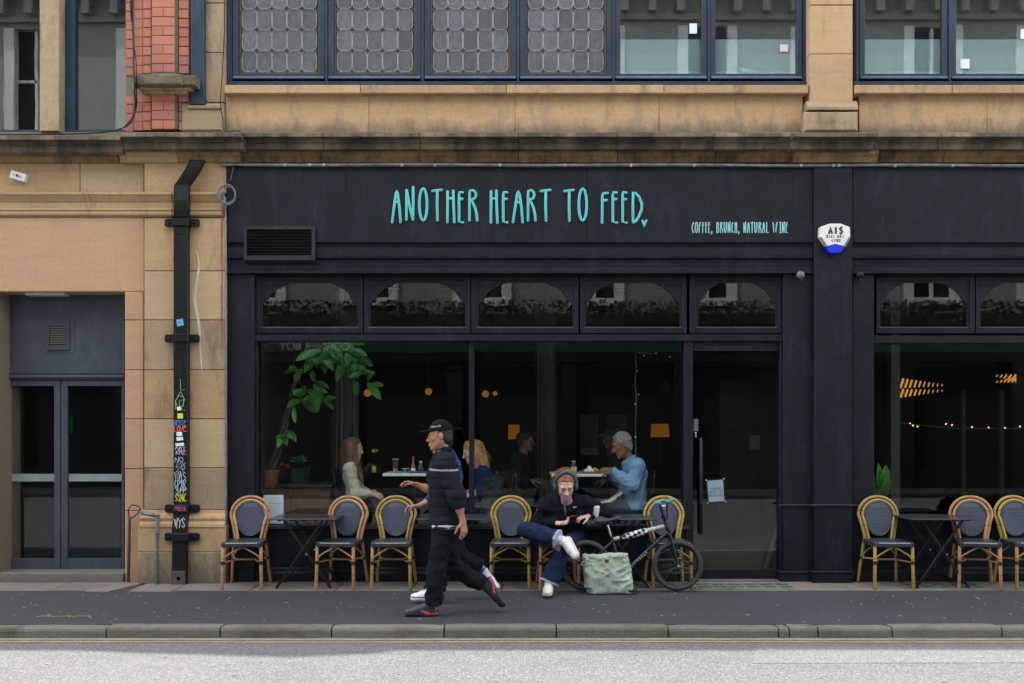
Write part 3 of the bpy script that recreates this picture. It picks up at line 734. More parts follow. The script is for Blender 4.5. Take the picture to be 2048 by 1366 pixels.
def transom(par, f0, f1, g0, g1):
    y = TY
    o = (X(f0, y)+.004, X(f1, y)-.004, Z(667, y), Z(551, y))
    q = 12
    m_ = MB()                                              # outer sash
    a, b, c, d = o; e = (g0-f0-6)/S(y); e2 = (f1-g1-6)/S(y)
    zi0, zi1 = Z(657, y), Z(560, y)
    m_.box(a, a+e, y, y+.05, c, d); m_.box(b-e2, b, y, y+.05, c, d); m_.box(a+e, b-e2, y+.0006, y+.05, c, zi0); m_.box(a+e, b-e2, y+.0006, y+.05, zi1, d)
    w = m_.build('transom_window', M['black'], par, bevel=.005)
    ins = arch(X(g0, y), X(g1, y), Z(653, y), Z(565, y))
    m_ = MB(); m_.add(*star_frame(ins, (a+e, b-e2, zi0, zi1), y+.018, y+.045)); m_.build('spandrel', M['black'], w)
    m_ = MB(); m_.box(a+e, b-e2, y+.03, y+.036, zi0, zi1); m_.build('pane', M['glass'], w)
    m_ = MB(); m_.prof([(y+.017, Z(656, y)), (y+.006, Z(656, y)), (y+.017, Z(653, y))], X(g0, y)-.02, X(g1, y)+.02); m_.build('bead', M['blackedge'], w)
TR = [(508, 726, 525, 713), (727, 941, 740, 930), (942, 1158, 957, 1145), (1160, 1374, 1172, 1360), (1379, 1567, 1397, 1552)]
for t in TR: transom(SF, *t)
for t in [(1752, 1951, 1762, 1935), (1952, 2140, 1963, 2128), (2141, 2330, 2152, 2318)]: transom(NF, *t)
bx(SF, 'transom_bar', 508, 1567, 669, 682, .0, .2); bx(NF, 'transom_bar', 1748, 2330, 671, 686, .0, .2)
bx(SF, 'mullion', 1368, 1386, 682, 1160, .02, .2); bx(SF, 'mullion', 938, 948, 682, 1050, .05, .18)
bx(SF, 'mullion', 508, 515, 682, 1050, .03, .2); bx(SF, 'mullion', 1560, 1568, 682, 1158, .02, .2)
for a, b in ((515, 938), (948, 1368)):
    m_ = MB(); m_.box(X(a, GY)-.01, X(b, GY)+.01, GY, GY+.008, Z(1051, GY), Z(681, GY)); m_.build('pane', M['glass'], SF)
m_ = MB(); m_.box(X(1748, GY)-.01, X(2330, GY), GY, GY+.008, Z(1031, GY), Z(684, GY)); m_.build('pane', M['glass'], NF)
def riser(par, a, b, sill, pxs):
    m_ = MB(); m_.prof([(.2, Z(sill, -.02)), (-.035, Z(sill+1, -.03)), (-.04, Z(sill+7, -.04)), (-.01, Z(sill+9, 0)), (.2, Z(sill+9, 0))], X(a), X(b)); m_.build('window_sill', M['blackedge'], par)
    for p, q in zip(pxs[:-1], pxs[1:]):
        m_ = MB(); m_.cbox(X(p, .02)+.001, X(q, .02)-.001, .02, .2, Z(1142, .02), Z(sill+9, .02)+.001, .004); m_.build('stall_riser', M['black'], par)
    m_ = MB(); m_.prof([(.1, .0), (-.01, .0), (-.012, .085), (.0, .1), (.005, .13), (.018, .145), (.1, .145)], X(a), X(b)); m_.build('skirting', M['black'], par)
riser(SF, 508, 1378, 1051, [508, 800, 1090, 1372]); riser(NF, 1750, 2330, 1031, [1750, 2060, 2330])
# glass door
dy = .09
m_ = MB(); m_.box(X(1386, dy), X(1560, dy), dy, dy+.06, Z(702, dy), Z(683, dy)); dr0 = m_.build('door_closer', M['blackedge'], SF, bevel=.004)
m_ = MB(); m_.box(X(1386, dy)+.004, X(1560, dy)-.004, dy, dy+.012, Z(1139, dy), Z(704, dy)); door = m_.build('door', M['glass'], SF)
m_ = MB(); m_.box(X(1386, dy)+.004, X(1560, dy)-.004, dy-.012, dy+.024, Z(1161, dy), Z(1138, dy)); m_.build('door_rail', M['black'], door, bevel=.003)
m_ = MB(); m_.tube([P(1402, 878, dy-.06), P(1402, 1066, dy-.06)], .017, 10)
for p in (905, 1040): m_.tube([P(1402, p, dy-.06), (X(1402, dy-.06), dy, Z(p, dy-.06))], .009, 6)
m_.build('door_handle', M['metalblack'], door, smooth=True)
m_ = MB(); m_.box(X(1387, dy), X(1396, dy), dy-.02, dy, Z(862, dy), Z(838, dy)); m_.tube([P(1391, 866, dy-.02), P(1391, 874, dy-.02)], .012, 8); m_.build('door_lock', M['chrome'], door)
m_ = MB(); m_.box(X(1380), X(1572), .0, .3, -.02, .012); m_.build('door_threshold', M['flag'], SF)
# ---------------------------------------------------------------- interior shells
IF = .30                                                   # raised cafe floor
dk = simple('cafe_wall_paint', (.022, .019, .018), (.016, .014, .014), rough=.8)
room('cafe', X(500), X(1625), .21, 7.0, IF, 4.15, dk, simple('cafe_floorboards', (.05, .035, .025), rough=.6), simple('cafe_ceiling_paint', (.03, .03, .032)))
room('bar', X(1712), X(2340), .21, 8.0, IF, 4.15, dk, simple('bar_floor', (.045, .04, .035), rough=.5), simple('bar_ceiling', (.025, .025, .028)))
m_ = MB()
for yb in (1.5, 3.4, 5.2): m_.box(X(500)+.01, X(1625)-.01, yb, yb+.25, 3.8, 4.149)
m_.build('ceiling_beam', simple('beam_paint', (.07, .068, .066)), kind='structure')
m_ = MB()                                                  # wall that closes the gap above the shop ceilings and under the upper floor
m_.box(X(456), 20, .3, .6, Z(345), Z(342)+.001); m_.build('soffit_wall', M['mortar'], BLD)
# ================================================================ OPPOSITE SIDE OF THE STREET (seen only mirrored in the glass)
OY = -16.0
OB = thing('terrace_building', 'sage green painted terrace across the street, seen only mirrored in the glass', 'building', (0, OY, 0))
sage = simple('sage_render', (.30, .34, .315), (.25, .285, .265), 2, .85); sagel = simple('pale_trim', (.74, .78, .75), rough=.7); dkg = simple('dark_timber', (.010, .016, .014), (.008, .012, .011), 3, .5); awg = simple('green_signboard', (.035, .12, .075), (.03, .10, .065), 3, .5)
dkw = simple('dark_window', (.012, .013, .015), rough=.9)
def ob(name, boxes, mat):
    m_ = MB()
    for b in boxes: m_.box(*b)
    return m_.build(name, mat, OB)
ob('wall', [(-32, 32, OY-8, OY-.3, ZR, 15), (-32, 32, OY-.31, OY, 4.35, 5.0), (-32, 32, OY-.31, OY, 8.3, 9.5), (-32, 32, OY-.31, OY, 12.3, 15)], sage)
for i in range(-10, 11):
    x = i*3.0+.7
    ob('window_pier', [(x-.9, x+.9, OY-.3, OY+.001, 5.0, 8.3), (x-.9, x+.9, OY-.3, OY+.001, 9.5, 12.3)], sage)
    for z0, z1 in ((5.0, 8.3), (9.5, 12.3)):
        fr = ob('window', [(x+.72, x+.98, OY-.2, OY+.06, z0, z1), (x+2.02, x+2.28, OY-.2, OY+.06, z0, z1), (x+.98, x+2.02, OY-.19, OY-.09, z0, z0+.1), (x+1.46, x+1.54, OY-.19, OY-.09, z0+.1, z1), (x+.98, x+2.02, OY-.19, OY-.09, (z0+z1)/2, (z0+z1)/2+.07)], sagel)
        ob('pane', [(x+.98, x+2.02, OY-.29, OY-.2, z0, z1)], dkw); ob('window_sill', [(x+.8, x+2.2, OY-.05, OY+.18, z0-.15, z0)], sagel)
    ob('bracket', [(x+k*.75-.1, x+k*.75+.1, OY, OY+.35, 12.6, 13.2) for k in range(4)], sage)
for z0, z1, d in ((13.2, 13.4, .45), (13.4, 13.7, .6), (12.45, 12.6, .12), (8.9, 9.1, .2), (4.5, 4.7, .18), (14.7, 15.1, .3)): ob('string_course', [(-32, 32, OY-.1, OY+d, z0, z1)], sage)
for i in range(-10, 11):
    x = i*3.0
    ob('shop_window', [(x-1.3, x+1.3, OY-.15, OY-.1, ZR+.6, 3.2)], dkw); ob('shop_pier', [(x+1.3, x+1.7, OY-.2, OY+.1, ZR, 3.4)], dkg)
ob('fascia', [(-32, 32, OY-.3, OY+.15, 3.35, 4.3)], dkg); ob('stall_riser', [(-32, 32, OY-.25, OY, ZR, ZR+.6)], dkg)
ob('signboard', [(-32, 32, OY+.151, OY+.19, 3.62, 4.02)], awg)
m_ = MB()                                                  # clipped hedge in the planters on the fascia
for i in range(5200):
    x = random.uniform(-14, 14); z_ = random.uniform(4.32, 4.95); y_ = OY+random.uniform(.1, .55)
    a = Vector((random.gauss(0, 1), random.gauss(0, 1), random.gauss(0, 1))).normalized()*.07; b = a.orthogonal().normalized()*.04
    c = Vector((x, y_, z_)); m_.add([c-a, c+b, c+a, c-b], [(0, 1, 2, 3)])
hg = m_.build('hedge', simple('hedge_leaves', (.06, .07, .025), (.09, .06, .02), 8, .7), kind='stuff')
m_ = MB(); m_.box(-14, 14, OY+.152, OY+.5, 4.3, 4.6); tag(m_.build('hedge_planter', simple('planter_soil', (.03, .025, .02))), 'long dark planter holding the clipped hedge above the opposite shop', 'planter')
m_ = MB(); m_.box(-32, 32, OY+.2, OY+2.6, -.2, ZR+.1); m_.build('far_pavement', M['pave'], kind='structure')
def text_mesh(name, body, loc, size, mat, parent=None, rot=(math.pi/2, 0, 0), ext=.002, bold=.0, align='CENTER', xs=1.0):
    cu = bpy.data.curves.new(name, 'FONT'); cu.body = body; cu.size = size; cu.extrude = ext; cu.offset = bold; cu.align_x = align; cu.align_y = 'CENTER'
    t = bpy.data.objects.new(name, cu); COL.objects.link(t)
    me = bpy.data.meshes.new_from_object(t.evaluated_get(bpy.context.evaluated_depsgraph_get()))
    bpy.data.objects.remove(t); me.materials.clear(); me.materials.append(mat)
    R_ = Matrix.Translation(loc) @ Matrix.Rotation(rot[2], 4, 'Z') @ Matrix.Rotation(rot[0], 4, 'X') @ Matrix.Rotation(rot[1], 4, 'Y') @ Matrix.Diagonal((xs, 1, 1, 1))
    me.transform(R_); o = bpy.data.objects.new(name, me); link(o, parent); return o
text_mesh('painted_lettering', 'CORNER BOY', (X(632, 0)*S(0)/75, OY+.197, 3.76), .30, M['white'], OB, rot=(math.pi/2, 0, math.pi), bold=.008, xs=1.0)
# ================================================================ SIGNS AND FITTINGS ON THE FRONT
FONT = {
 'A': [[(0, 0), (.2, .45), (.42, .93), (.5, 1), (.6, .93), (.82, .45), (.92, 0)], [(.28, .64), (.74, .64)]],
 'N': [[(.03, .02), (.04, .5), (.06, .95)], [(.06, .95), (.4, .5), (.9, .02)], [(.9, .02), (.94, .5), (.92, 1.05)]],
 'O': [[(.5+.47*math.sin(t/14*2*math.pi), .5+.51*math.cos(t/14*2*math.pi)) for t in range(15)]],
 'T': [[(0, .96), (.5, .98), (1, 1.0)], [(.52, .97), (.5, .5), (.54, 0)]],
 'H': [[(.03, 0), (.05, .98)], [(.95, 0), (.85, .5), (.8, 1)], [(.05, .74), (.85, .76)]],
 'E': [[(.95, .96), (.2, .97), (.05, .9), (.05, .03), (1, .01)], [(.1, .74), (.85, .76)]],
 'F': [[(1, .97), (.25, .96), (.1, .88), (.05, 0)], [(.1, .72), (.85, .74)]],
 'R': [[(.05, 0), (.06, .9), (.1, .98), (.5, 1), (.8, .92), (.86, .82), (.7, .73), (.3, .69), (.15, .68), (.4, .62), (.75, .42), (.95, .2), (1, 0)]],
 'D': [[(.08, .02), (.06, .5), (.1, .98), (.3, .95), (.7, .82), (.97, .6), (.95, .42), (.7, .2), (.35, .03), (.08, 0)]],
 'C': [[(.9, .9), (.65, 1), (.3, .88), (.06, .5), (.2, .12), (.55, 0), (.92, .1)]],
 'B': [[(.05, 0), (.06, .98), (.5, 1), (.8, .88), (.7, .64), (.15, .55), (.7, .48), (.95, .28), (.7, .05), (.05, 0)]],
 'U': [[(.04, 1), (.06, .3), (.25, .02), (.65, .02), (.88, .3), (.92, 1)]],
 'L': [[(.1, 1), (.06, .02), (.95, .02)]],
 'W': [[(0, 1), (.2, .02), (.48, .85), (.7, .02), (1, 1)]],
 'I': [[(.1, 1), (.9, 1)], [(.5, 1), (.5, 0)], [(.1, 0), (.9, 0)]],
 ',': [[(.6, .14), (.55, .0), (.2, -.14)]],
 'Y': [[(0, 1), (.5, .5), (1, 1)], [(.5, .5), (.35, 0)]], 'S': [[(.9, .85), (.5, 1), (.1, .8), (.5, .52), (.9, .3), (.5, 0), (.05, .15)]],
 'K': [[(.1, 1), (.1, 0)], [(.9, 1), (.15, .5), (.95, 0)]], 'V': [[(0, 1), (.5, 0), (1, 1)]], 'Z': [[(0, 1), (1, 1), (0, 0), (1, 0)]],
 '8': [[(.5, .5), (.1, .75), (.5, 1), (.9, .75), (.5, .5), (.05, .25), (.5, 0), (.95, .25), (.5, .5)]], 'P': [[(.1, 0), (.1, 1), (.8, .9), (.8, .6), (.1, .5)]],
 'M': [[(0, 0), (.1, 1), (.5, .4), (.9, 1), (1, 0)]], 'G': [[(.9, .85), (.5, 1), (.1, .6), (.2, .1), (.7, 0), (.95, .4), (.5, .42)]], 'X': [[(0, 1), (1, 0)], [(0, 0), (1, 1)]],
}
def letter(m_, ch, x0, x1, z0, z1, y, r, depth=.5, n=8, sl=0.):
    for st in FONT[ch]:
        m_.tube([(x0+(x1-x0)*a+sl*(b-.5)*(z1-z0), y, z0+(z1-z0)*b) for a, b in st], r, n, flat=depth, axis=(0, 1, 0))
SIGN = thing('cafe_sign', 'turquoise hand drawn raised letters of the cafe name on the black fascia', 'sign', (X(1040, FY), FY, Z(410, FY)))
q = 7.314
big = [('A', 84, 258, 140, 640), ('N', 290, 440, 105, 610), ('O', 478, 640, 108, 612), ('T', 672, 852, 124, 612), ('H', 890, 1040, 135, 640), ('E', 1060, 1163, 146, 646), ('R', 1210, 1368, 130, 614),
       ('H', 1526, 1670, 135, 648), ('E', 1706, 1812, 146, 646), ('A', 1852, 2046, 146, 640)]
big = [(c, 770+a/q, 770+b/q, 360+t/q, 360+u/q) for c, a, b, t, u in big]
big += [(c, 1040+a/q, 1040+b/q, 360+t/q, 360+u/q) for c, a, b, t, u in [('R', 92, 246, 130, 614), ('T', 284, 466, 126, 618), ('T', 628, 808, 126, 618), ('O', 836, 1000, 112, 614), ('F', 1176, 1304, 158, 648), ('E', 1334, 1440, 148, 650), ('E', 1478, 1582, 148, 650), ('D', 1622, 1806, 146, 640)]]
LY = FY-.016
for c, a, b, t, u in big:
    r = 2.75
    m_ = MB(); letter(m_, c, X(a+r, LY), X(b-r, LY), Z(u-r, LY), Z(t+r, LY), LY, r/S(LY)); m_.build('letter', M['turq'], SIGN, smooth=True)
m_ = MB(); hx, hz = X(1288.5, LY), Z(446, LY); sc = .0275
m_.plate([(hx+sc*x_, hz+sc*z_) for x_, z_ in [(-.05, -1.7), (-.6, -.5), (-1, .4), (-.95, 1.1), (-.65, 1.25), (-.2, .8), (-.02, .45), (.3, .95), (.85, 1.4), (1.15, 1.2), (1.05, .5), (.5, -.7)]], LY-.01, LY+.012)
m_.build('heart', M['turq'], SIGN, bevel=.003)
TAGL = thing('tagline_sign', 'small pale turquoise tagline letters about coffee, brunch and wine at the fascia right', 'sign', (X(1480, FY), FY, Z(455, FY)))
k = 5.851; LY2 = FY-.006
sm = "C78-112 O114-152 F160-190 F200-228 E236-262 E270-298 ,302-325|B366-402 R408-444 U452-490 N498-534 C542-570 H580-612 ,618-642|N682-718 A724-762 T764-806 U808-848 R858-896 A902-940 L948-984|W1024-1082 I1102-1130 N1134-1168 E1176-1204"
for w_ in sm.replace('|', ' ').split():
    c = w_[0]; a, b = [1370+float(t)/k for t in w_[1:].split('-')]
    m_ = MB(); letter(m_, c, X(a+.9, LY2), X(b-.9, LY2), Z(465.5, LY2), Z(444.8, LY2), LY2, 1.05/S(LY2), n=6); m_.build('letter', M['cream'], TAGL, smooth=True)
# alarm box
AB = thing('alarm_box', 'white shield shaped alarm box with blue lens high on the black pillar', 'alarm box', P(1670, 480, -.13))
ay = -.19
sh = [(1640, 454), (1660, 447), (1681, 447), (1700, 454), (1701, 473), (1690, 492), (1653, 492), (1639, 473)]
m_ = MB(); m_.plate([(X(a, ay), Z(b, ay)) for a, b in sh], ay, -.121); m_.build('shell', M['white'], AB, bevel=.006)
m_ = MB(); m_.plate([(X(a, ay), Z(b, ay)) for a, b in [(1651, 492.6), (1671, 487.5), (1690.5, 492.6), (1683, 504), (1677, 506.5), (1663, 506.5), (1657, 504)]], ay-.006, -.121); m_.build('lens', M['blueplastic'], AB, bevel=.005)
for a in ((1641, 475, 1653, 493), (1699, 475, 1689, 493)):
    m_ = MB(); m_.bar((X(a[0], ay), ay-.003, Z(a[1], ay)), (X(a[2], ay), ay-.003, Z(a[3], ay)), .009, .006); m_.build('side_trim', M['lead'], AB)
FONT.update({'0': FONT['O'], '1': [[(.2, .8), (.55, 1), (.55, 0)]], '6': [[(.85, .95), (.4, .7), (.08, .3), (.45, 0), (.9, .25), (.55, .52), (.12, .35)]], '7': [[(.05, 1), (.95, 1), (.4, 0)]], '4': [[(.7, 0), (.7, 1), (.02, .3), (1, .3)]]})
for tx, x0_, x1_, p0_, p1_, r_ in (('AIS', 1655.5, 1687.5, 454.5, 467.5, .0125), ('0161', 1652, 1669.5, 470.4, 475.4, .0044), ('881', 1673.5, 1688.5, 470.4, 475.4, .0044), ('4700', 1661.5, 1681.5, 478.4, 483.6, .0044)):
    cw_ = (x1_-x0_)/len(tx)
    for i_, c_ in enumerate(tx):
        w_ = .62 if c_ not in 'I1' else .3; xa = x0_+cw_*(i_+.5-w_/2); m_ = MB(); f_ = [[(.0, 0), (.5, 1), (1, 0)], [(.2, .36), (.8, .36)]] if c_ == 'A' else ([[(.5, 0), (.5, 1)]] if c_ == 'I' else FONT[c_])
        for st in f_: m_.tube([(X(xa+cw_*w_*u, ay), ay-.0008, Z(p1_+(p0_-p1_)*v_, ay)) for u, v_ in st], r_, 6, flat=.2, axis=(0, 1, 0), caps=False)
        m_.build('lettering', M['print'], AB)
# ventilation grille
VG = thing('vent_grille', 'black louvred vent grille at the left end of the fascia', 'vent', P(557, 487, FY))
vy = FY-.05
def vb(nm, a, b, c, d, mt='blackedge'):
    m_ = MB(); m_.box(X(a, vy), X(b, vy), vy, FY+.001, Z(d, vy), Z(c, vy)); m_.build(nm, M[mt], VG, bevel=.003)
vb('frame', 487, 493, 452, 521); vb('frame', 623, 630, 452, 521); vb('frame', 493.2, 622.8, 452.4, 459); vb('frame', 493.2, 622.8, 511, 520.6)
m_ = MB(); m_.box(X(493, vy), X(623, vy), FY-.006, FY-.002, Z(511, vy), Z(459, vy)); m_.build('back_plate', M['rubber'], VG)
for i in range(8):
    zz = 463+i*6.1; m_ = MB(); m_.obox(P(558, zz, FY-.028), (64.6/S(vy), 0, 0), (0, .018, .0085), (0, -.0012, .0028)); m_.build('louvre', M['iron'], VG)
# white sensor box on the left frieze
SB = thing('sensor_box', 'small white tilted sensor box on the pale stone at far left', 'sensor', P(38, 353, -.05))
a = math.radians(-16); cx_ = P(38, 353, -.05); m_ = MB(); m_.obox(cx_, (.083*math.cos(a), 0, .083*math.sin(a)), (0, .032, 0), (-.042*math.sin(a), 0, .042*math.cos(a))); m_.build('case', M['white'], SB, bevel=.006)
for dx, r in ((-.035, .006), (-.002, .013)):
    m_ = MB(); m_.lathe([(r, -.006), (r*.8, .004)], (cx_.x+dx, cx_.y-.034, cx_.z-dx*.29*-1 if False else cx_.z+dx*math.tan(a)), 10, 'y'); m_.build('button', M['print'], SB)
m_ = MB(); m_.bar((cx_.x+.005, cx_.y-.034, cx_.z-.004), (cx_.x+.045, cx_.y-.034, cx_.z-.02), .003, .003); m_.build('slot', M['print'], SB)
# dome lights
for px, mt, lb in ((1601, 'lead', 'small grey eyeball light left of the black pillar'), (1720, 'black', 'small black eyeball light right of the black pillar')):
    y = -.13; c = P(px, 550, y); t = thing('eyeball_light', lb, 'light', c, 'eyeball lights beside the pillar')
    m_ = MB(); m_.ball(c, .042, 14, 10); m_.build('dome', M[mt], t, smooth=True)
    m_ = MB(); m_.tube([c, (c.x, -.03, c.z)], .016, 8); m_.build('bracket', M['black'], t)
    m_ = MB(); m_.tube([c+Vector((0, 0, -.02)), c+Vector((0, -.004, -.062))], .012, 8); m_.build('lens', M['metalblack'], t)
m_ = MB(); m_.tube([P(1618, 549, -.04), P(1629, 549, -.035)], .005, 5); tag(m_.build('light_cable', M['blackedge']), 'thin cable from the grey eyeball light to the pillar', 'cable')
# lead covered pipe along the top of the fascia
def rope(name, pts, r, mat, label, cat, group=None, n=6):
    m_ = MB(); m_.tube(pts, r, n); return tag(m_.build(name, M[mat] if isinstance(mat, str) else mat, smooth=True), label, cat, group)
def curve(pts, n=6):
    pts = [Vector(p) for p in pts]; out = []
    for i in range(len(pts)-1):
        p0 = pts[max(i-1, 0)]; p1 = pts[i]; p2 = pts[i+1]; p3 = pts[min(i+2, len(pts)-1)]
        for k_ in range(n):
            t = k_/n; out.append(.5*((2*p1)+(-p0+p2)*t+(2*p0-5*p1+4*p2-p3)*t*t+(-p0+3*p1-3*p2+p3)*t**3))
    return out+[pts[-1]]
yy = -.12
rope('fascia_conduit', curve([P(px, 329.5+.7*math.sin(px*.013)+(px-450)*.0009, yy) for px in range(442, 2335, 90)]), .0165, 'lead', 'long grey conduit running under the cornice along the black fascia', 'pipe', n=8)
m_ = MB()
for px in (570, 620, 648, 804, 870, 1000, 1130, 1262, 1388, 1602, 1666, 1678, 1790, 1905):
    w_ = random.uniform(.6, 2.2)
    m_.tube([P(px-w_, 329.8+(px-450)*.0009, yy), P(px+w_, 329.8+(px-450)*.0009, yy)], .0185, 8)
tag(m_.build('conduit_clip', simple('pale_clip', (.5, .52, .55), (.3, .32, .34), 30)), 'pale clips and flaking joints along the fascia conduit', 'clips')
coil = []
for i in range(66):
    t = i/65; a = t*2*math.pi*3.1+1.2; r = 17.2+1.6*math.sin(a*.37+1)
    coil.append((X(453+r*math.cos(a), -.2)+.004*math.sin(a*2.3), -.19+.012*math.sin(a*.6), Z(389+r*1.08*math.sin(a), -.2)))
rope('cable_coil', coil+[P(449, 372, -.18), P(448, 345, -.16), P(447, 333, -.13)], .0055, 'lead', 'loose coil of grey cable hanging from the left end of the fascia', 'cable')
rope('cable_tail', curve([P(467, 334, -.11), P(464, 348, -.1), P(461, 361, -.1)]), .004, 'lead', 'short grey cable tail hanging near the coil at left fascia end', 'cable')
rope('corner_conduit', [P(450.5, 395, -.12), P(452, 480, -.115), P(452.5, 640, -.11), P(452, 800, -.11), P(451.5, 1040, -.11), P(452, 1120, -.11)], .010, 'lead', 'thin grey conduit up the joint between stone pier and black shopfront', 'pipe')
m_ = MB()
pr = [412, 440, 470, 520, 570, 610, 660, 700]
for p0, p1 in zip(pr[:-1], pr[1:]): m_.box(X(442.6, -.103)+random.uniform(-.004, .004), X(444.6, -.103), -.1045, -.1, Z(p1+random.uniform(-4, 6), -.1), Z(p0, -.1))
tag(m_.build('red_paint_line', M['red']), 'thin red painted line down the right edge of the stone pier', 'paint line')
m_ = MB(); m_.tube([P(444, 413, -.14), P(444, 428, -.14)], .006, 6); m_.build('red_paint_blob', M['red'], bpy.data.objects['red_paint_line'])
# pale lime streak on the pier
limes = simple('lime_streak', (.62, .56, .46), (.5, .42, .32), 12, .9)
m_ = MB(); ln = curve([P(393, 500, -.1025), P(398, 530, -.1025), P(393, 570, -.1025), P(390, 600, -.1025), P(398, 650, -.1025), P(401, 700, -.1025), P(404, 745, -.1025)], 5)
v = []
for i, p in enumerate(ln):
    w_ = .004+.012*math.sin(math.pi*i/(len(ln)-1))*random.uniform(.6, 1.2); v += [p-Vector((w_, 0, 0)), p+Vector((w_, 0, 0))]
m_.add(v, [(2*i, 2*i+1, 2*i+3, 2*i+2) for i in range(len(ln)-1)]); tag(m_.build('lime_streak', limes), 'whitish lime streak running down the stone pier right of the drainpipe', 'stain')
# ---------------------------------------------------------------- drainpipe with tags
DP = thing('drainpipe', 'flat black drainpipe covered in stickers and graffiti on the stone pier', 'drainpipe', (X(360, -.18), -.18, 0))
py_ = -.185
def pseg(pts, nm='pipe'):                                   # flat duct of width w following (px,py) centre line
    w = 14.2/S(py_); v = []; f = []
    for (cx, cy, yq) in pts:
        x_, z_ = X(cx, yq), Z(cy, yq)
        v += [(x_-w, yq, z_), (x_+w, yq, z_), (x_+w, yq+.08, z_), (x_-w, yq+.08, z_)]
    for i in range(len(pts)-1):
        for j in range(4): f.append((4*i+j, 4*i+(j+1) % 4, 4*i+4+(j+1) % 4, 4*i+4+j))
    n = len(pts)-1; f += [(0, 1, 2, 3), (4*n, 4*n+1, 4*n+2, 4*n+3)]
    m_ = MB(); m_.add(v, f); return m_.build(nm, M['iron'], DP, bevel=.006)
pseg([(392, 320, -.26), (386, 334, -.26), (375, 352, -.25), (362, 370, -.23), (361, 384, -.235), (362, 400, -.24), (361, 420, -.23), (361, 434, -.2)], 'pipe_bend')
pseg([(361, 430, py_), (361, 1012, py_)]); pseg([(361, 1020, py_), (359.5, 1040, -.2), (357, 1055, -.22), (358, 1080, -.22), (357.5, 1130, -.22), (357, 1171, -.22)])
def bracket(cy, yb, w=35):
    m_ = MB(); hw = w/S(yb)
    x_, z_ = X(360.5, yb), Z(cy, yb); h = 8.2/S(yb)
    m_.plate([(x_-hw, z_-h*.7), (x_-hw+.02, z_-h), (x_+hw-.02, z_-h), (x_+hw, z_-h*.7), (x_+hw, z_+h*.7), (x_+hw-.02, z_+h), (x_-hw+.02, z_+h), (x_-hw, z_+h*.7)], yb+.05, yb+.075)
    b = m_.build('bracket', M['iron'], DP, bevel=.004)
    m_ = MB(); q_ = 17/S(yb); m_.box(x_-q_, x_+q_, yb-.008, yb+.09, z_-h*.98, z_+h*.98); m_.build('bracket_strap', M['iron'], b, bevel=.006)
    for s_ in (-1, 1):
        m_ = MB(); m_.ball((x_+s_*hw*.72, yb+.05, z_), (.016, .012, .016), 8, 6); m_.build('bolt', M['iron'], b, smooth=True)
bracket(443.5, -.2); bracket(676, -.2); bracket(1018, -.2); bracket(1075, -.235)
for cy in (466, 696, 1096):
    m_ = MB(); m_.tube(curve([P(352, cy+3, py_-.002), P(360, cy-1, py_-.006), P(368, cy+3, py_-.002)]), .004, 5); m_.build('cast_ridge', M['iron'], DP)
m_ = MB(); m_.lathe([(.02, -.002), (.02, .002)], P(357, 1157, -.2225), 10, 'y'); m_.build('drain_hole', simple('hole_black', (.002, .002, .002)), DP)
m_ = MB(); m_.box(X(344, -.222), X(371, -.222), -.2245, -.15, 0, Z(1142, -.22)); m_.build('shoe', simple('worn_iron', (.07, .06, .05), (.04, .035, .03)), DP, bevel=.003)
inks = {'green': (.30, .50, .20), 'white': (.62, .68, .72), 'ltblue': (.38, .55, .66), 'yellow': (.75, .68, .05), 'blue': (.03, .2, .45), 'red': (.75, .10, .06), 'pink': (.7, .12, .35), 'sky': (.1, .42, .75)}
INK = {k_: simple('ink_'+k_, c, rough=.6) for k_, c in inks.items()}
def gtag(ink, words, px0, px1, p0, p1, y=py_, r=.0032, jit=.12):
    m_ = MB(); x = px0; n = len(words)
    for i, c in enumerate(words):
        a, b = px0+(px1-px0)*i/n, px0+(px1-px0)*(i+.88)/n
        for st in FONT[c]:
            m_.tube([(X(a+(b-a)*(u+random.uniform(-jit, jit)), y), y-.001, Z(p1+(p0-p1)*(v_+random.uniform(-jit, jit)), y)) for u, v_ in st], r, 4, flat=.35, axis=(0, 1, 0))
    m_.build('graffiti', INK[ink], DP)
gtag('green', 'A', 349, 372, 782, 812, r=.0028); gtag('green', 'L', 360, 371, 760, 780, r=.0026)
gtag('green', 'NZ', 350, 372, 800, 820, r=.0025)
gtag('blue', 'NERSE', 348, 373, 841, 851, r=.0035); gtag('red', 'LOVE', 348, 373, 852.5, 863, r=.005, jit=.05)
for a, b, c, d in ((353, 364, 864, 872), (353, 366, 874, 881), (351, 368, 886, 892)):
    m_ = MB(); m_.obox(P((a+b)/2, (c+d)/2, py_-.0012), ((b-a)/2/S(py_), 0, .004), (0, .0006, 0), (-.004, 0, (d-c)/2/S(py_))); m_.build('torn_sticker', M['paper'], DP)
gtag('white', 'AAY', 350, 372, 893, 900, r=.0024); gtag('white', 'KR', 352, 366, 901, 909, r=.0024); gtag('pink', 'ME', 363, 373, 901, 909, r=.0028)
gtag('ltblue', 'NO', 350, 368, 915, 924, r=.0028); gtag('ltblue', 'MX', 354, 372, 925, 934, r=.0025); gtag('ltblue', 'ZY', 352, 372, 935, 944, r=.003)
gtag('white', 'WAS', 350, 373, 944, 962, r=.0033); gtag('ltblue', 'GPXK', 349, 373, 960, 977, r=.0033); gtag('white', 'SFF', 352, 373, 978, 987, r=.0028)
gtag('yellow', 'SYNC', 350, 373, 989, 1003, r=.0034); gtag('pink', 'FROYK', 349, 373, 1014, 1022, y=-.21, r=.0022)
gtag('white', 'WYS', 349, 371, 1037, 1056, y=-.224, r=.0034)
m_ = MB(); m_.obox(P(360, 645, py_-.0015), (.034, 0, .006), (0, .0008, 0), (-.006, 0, .034)); m_.build('sticker', INK['sky'], DP)
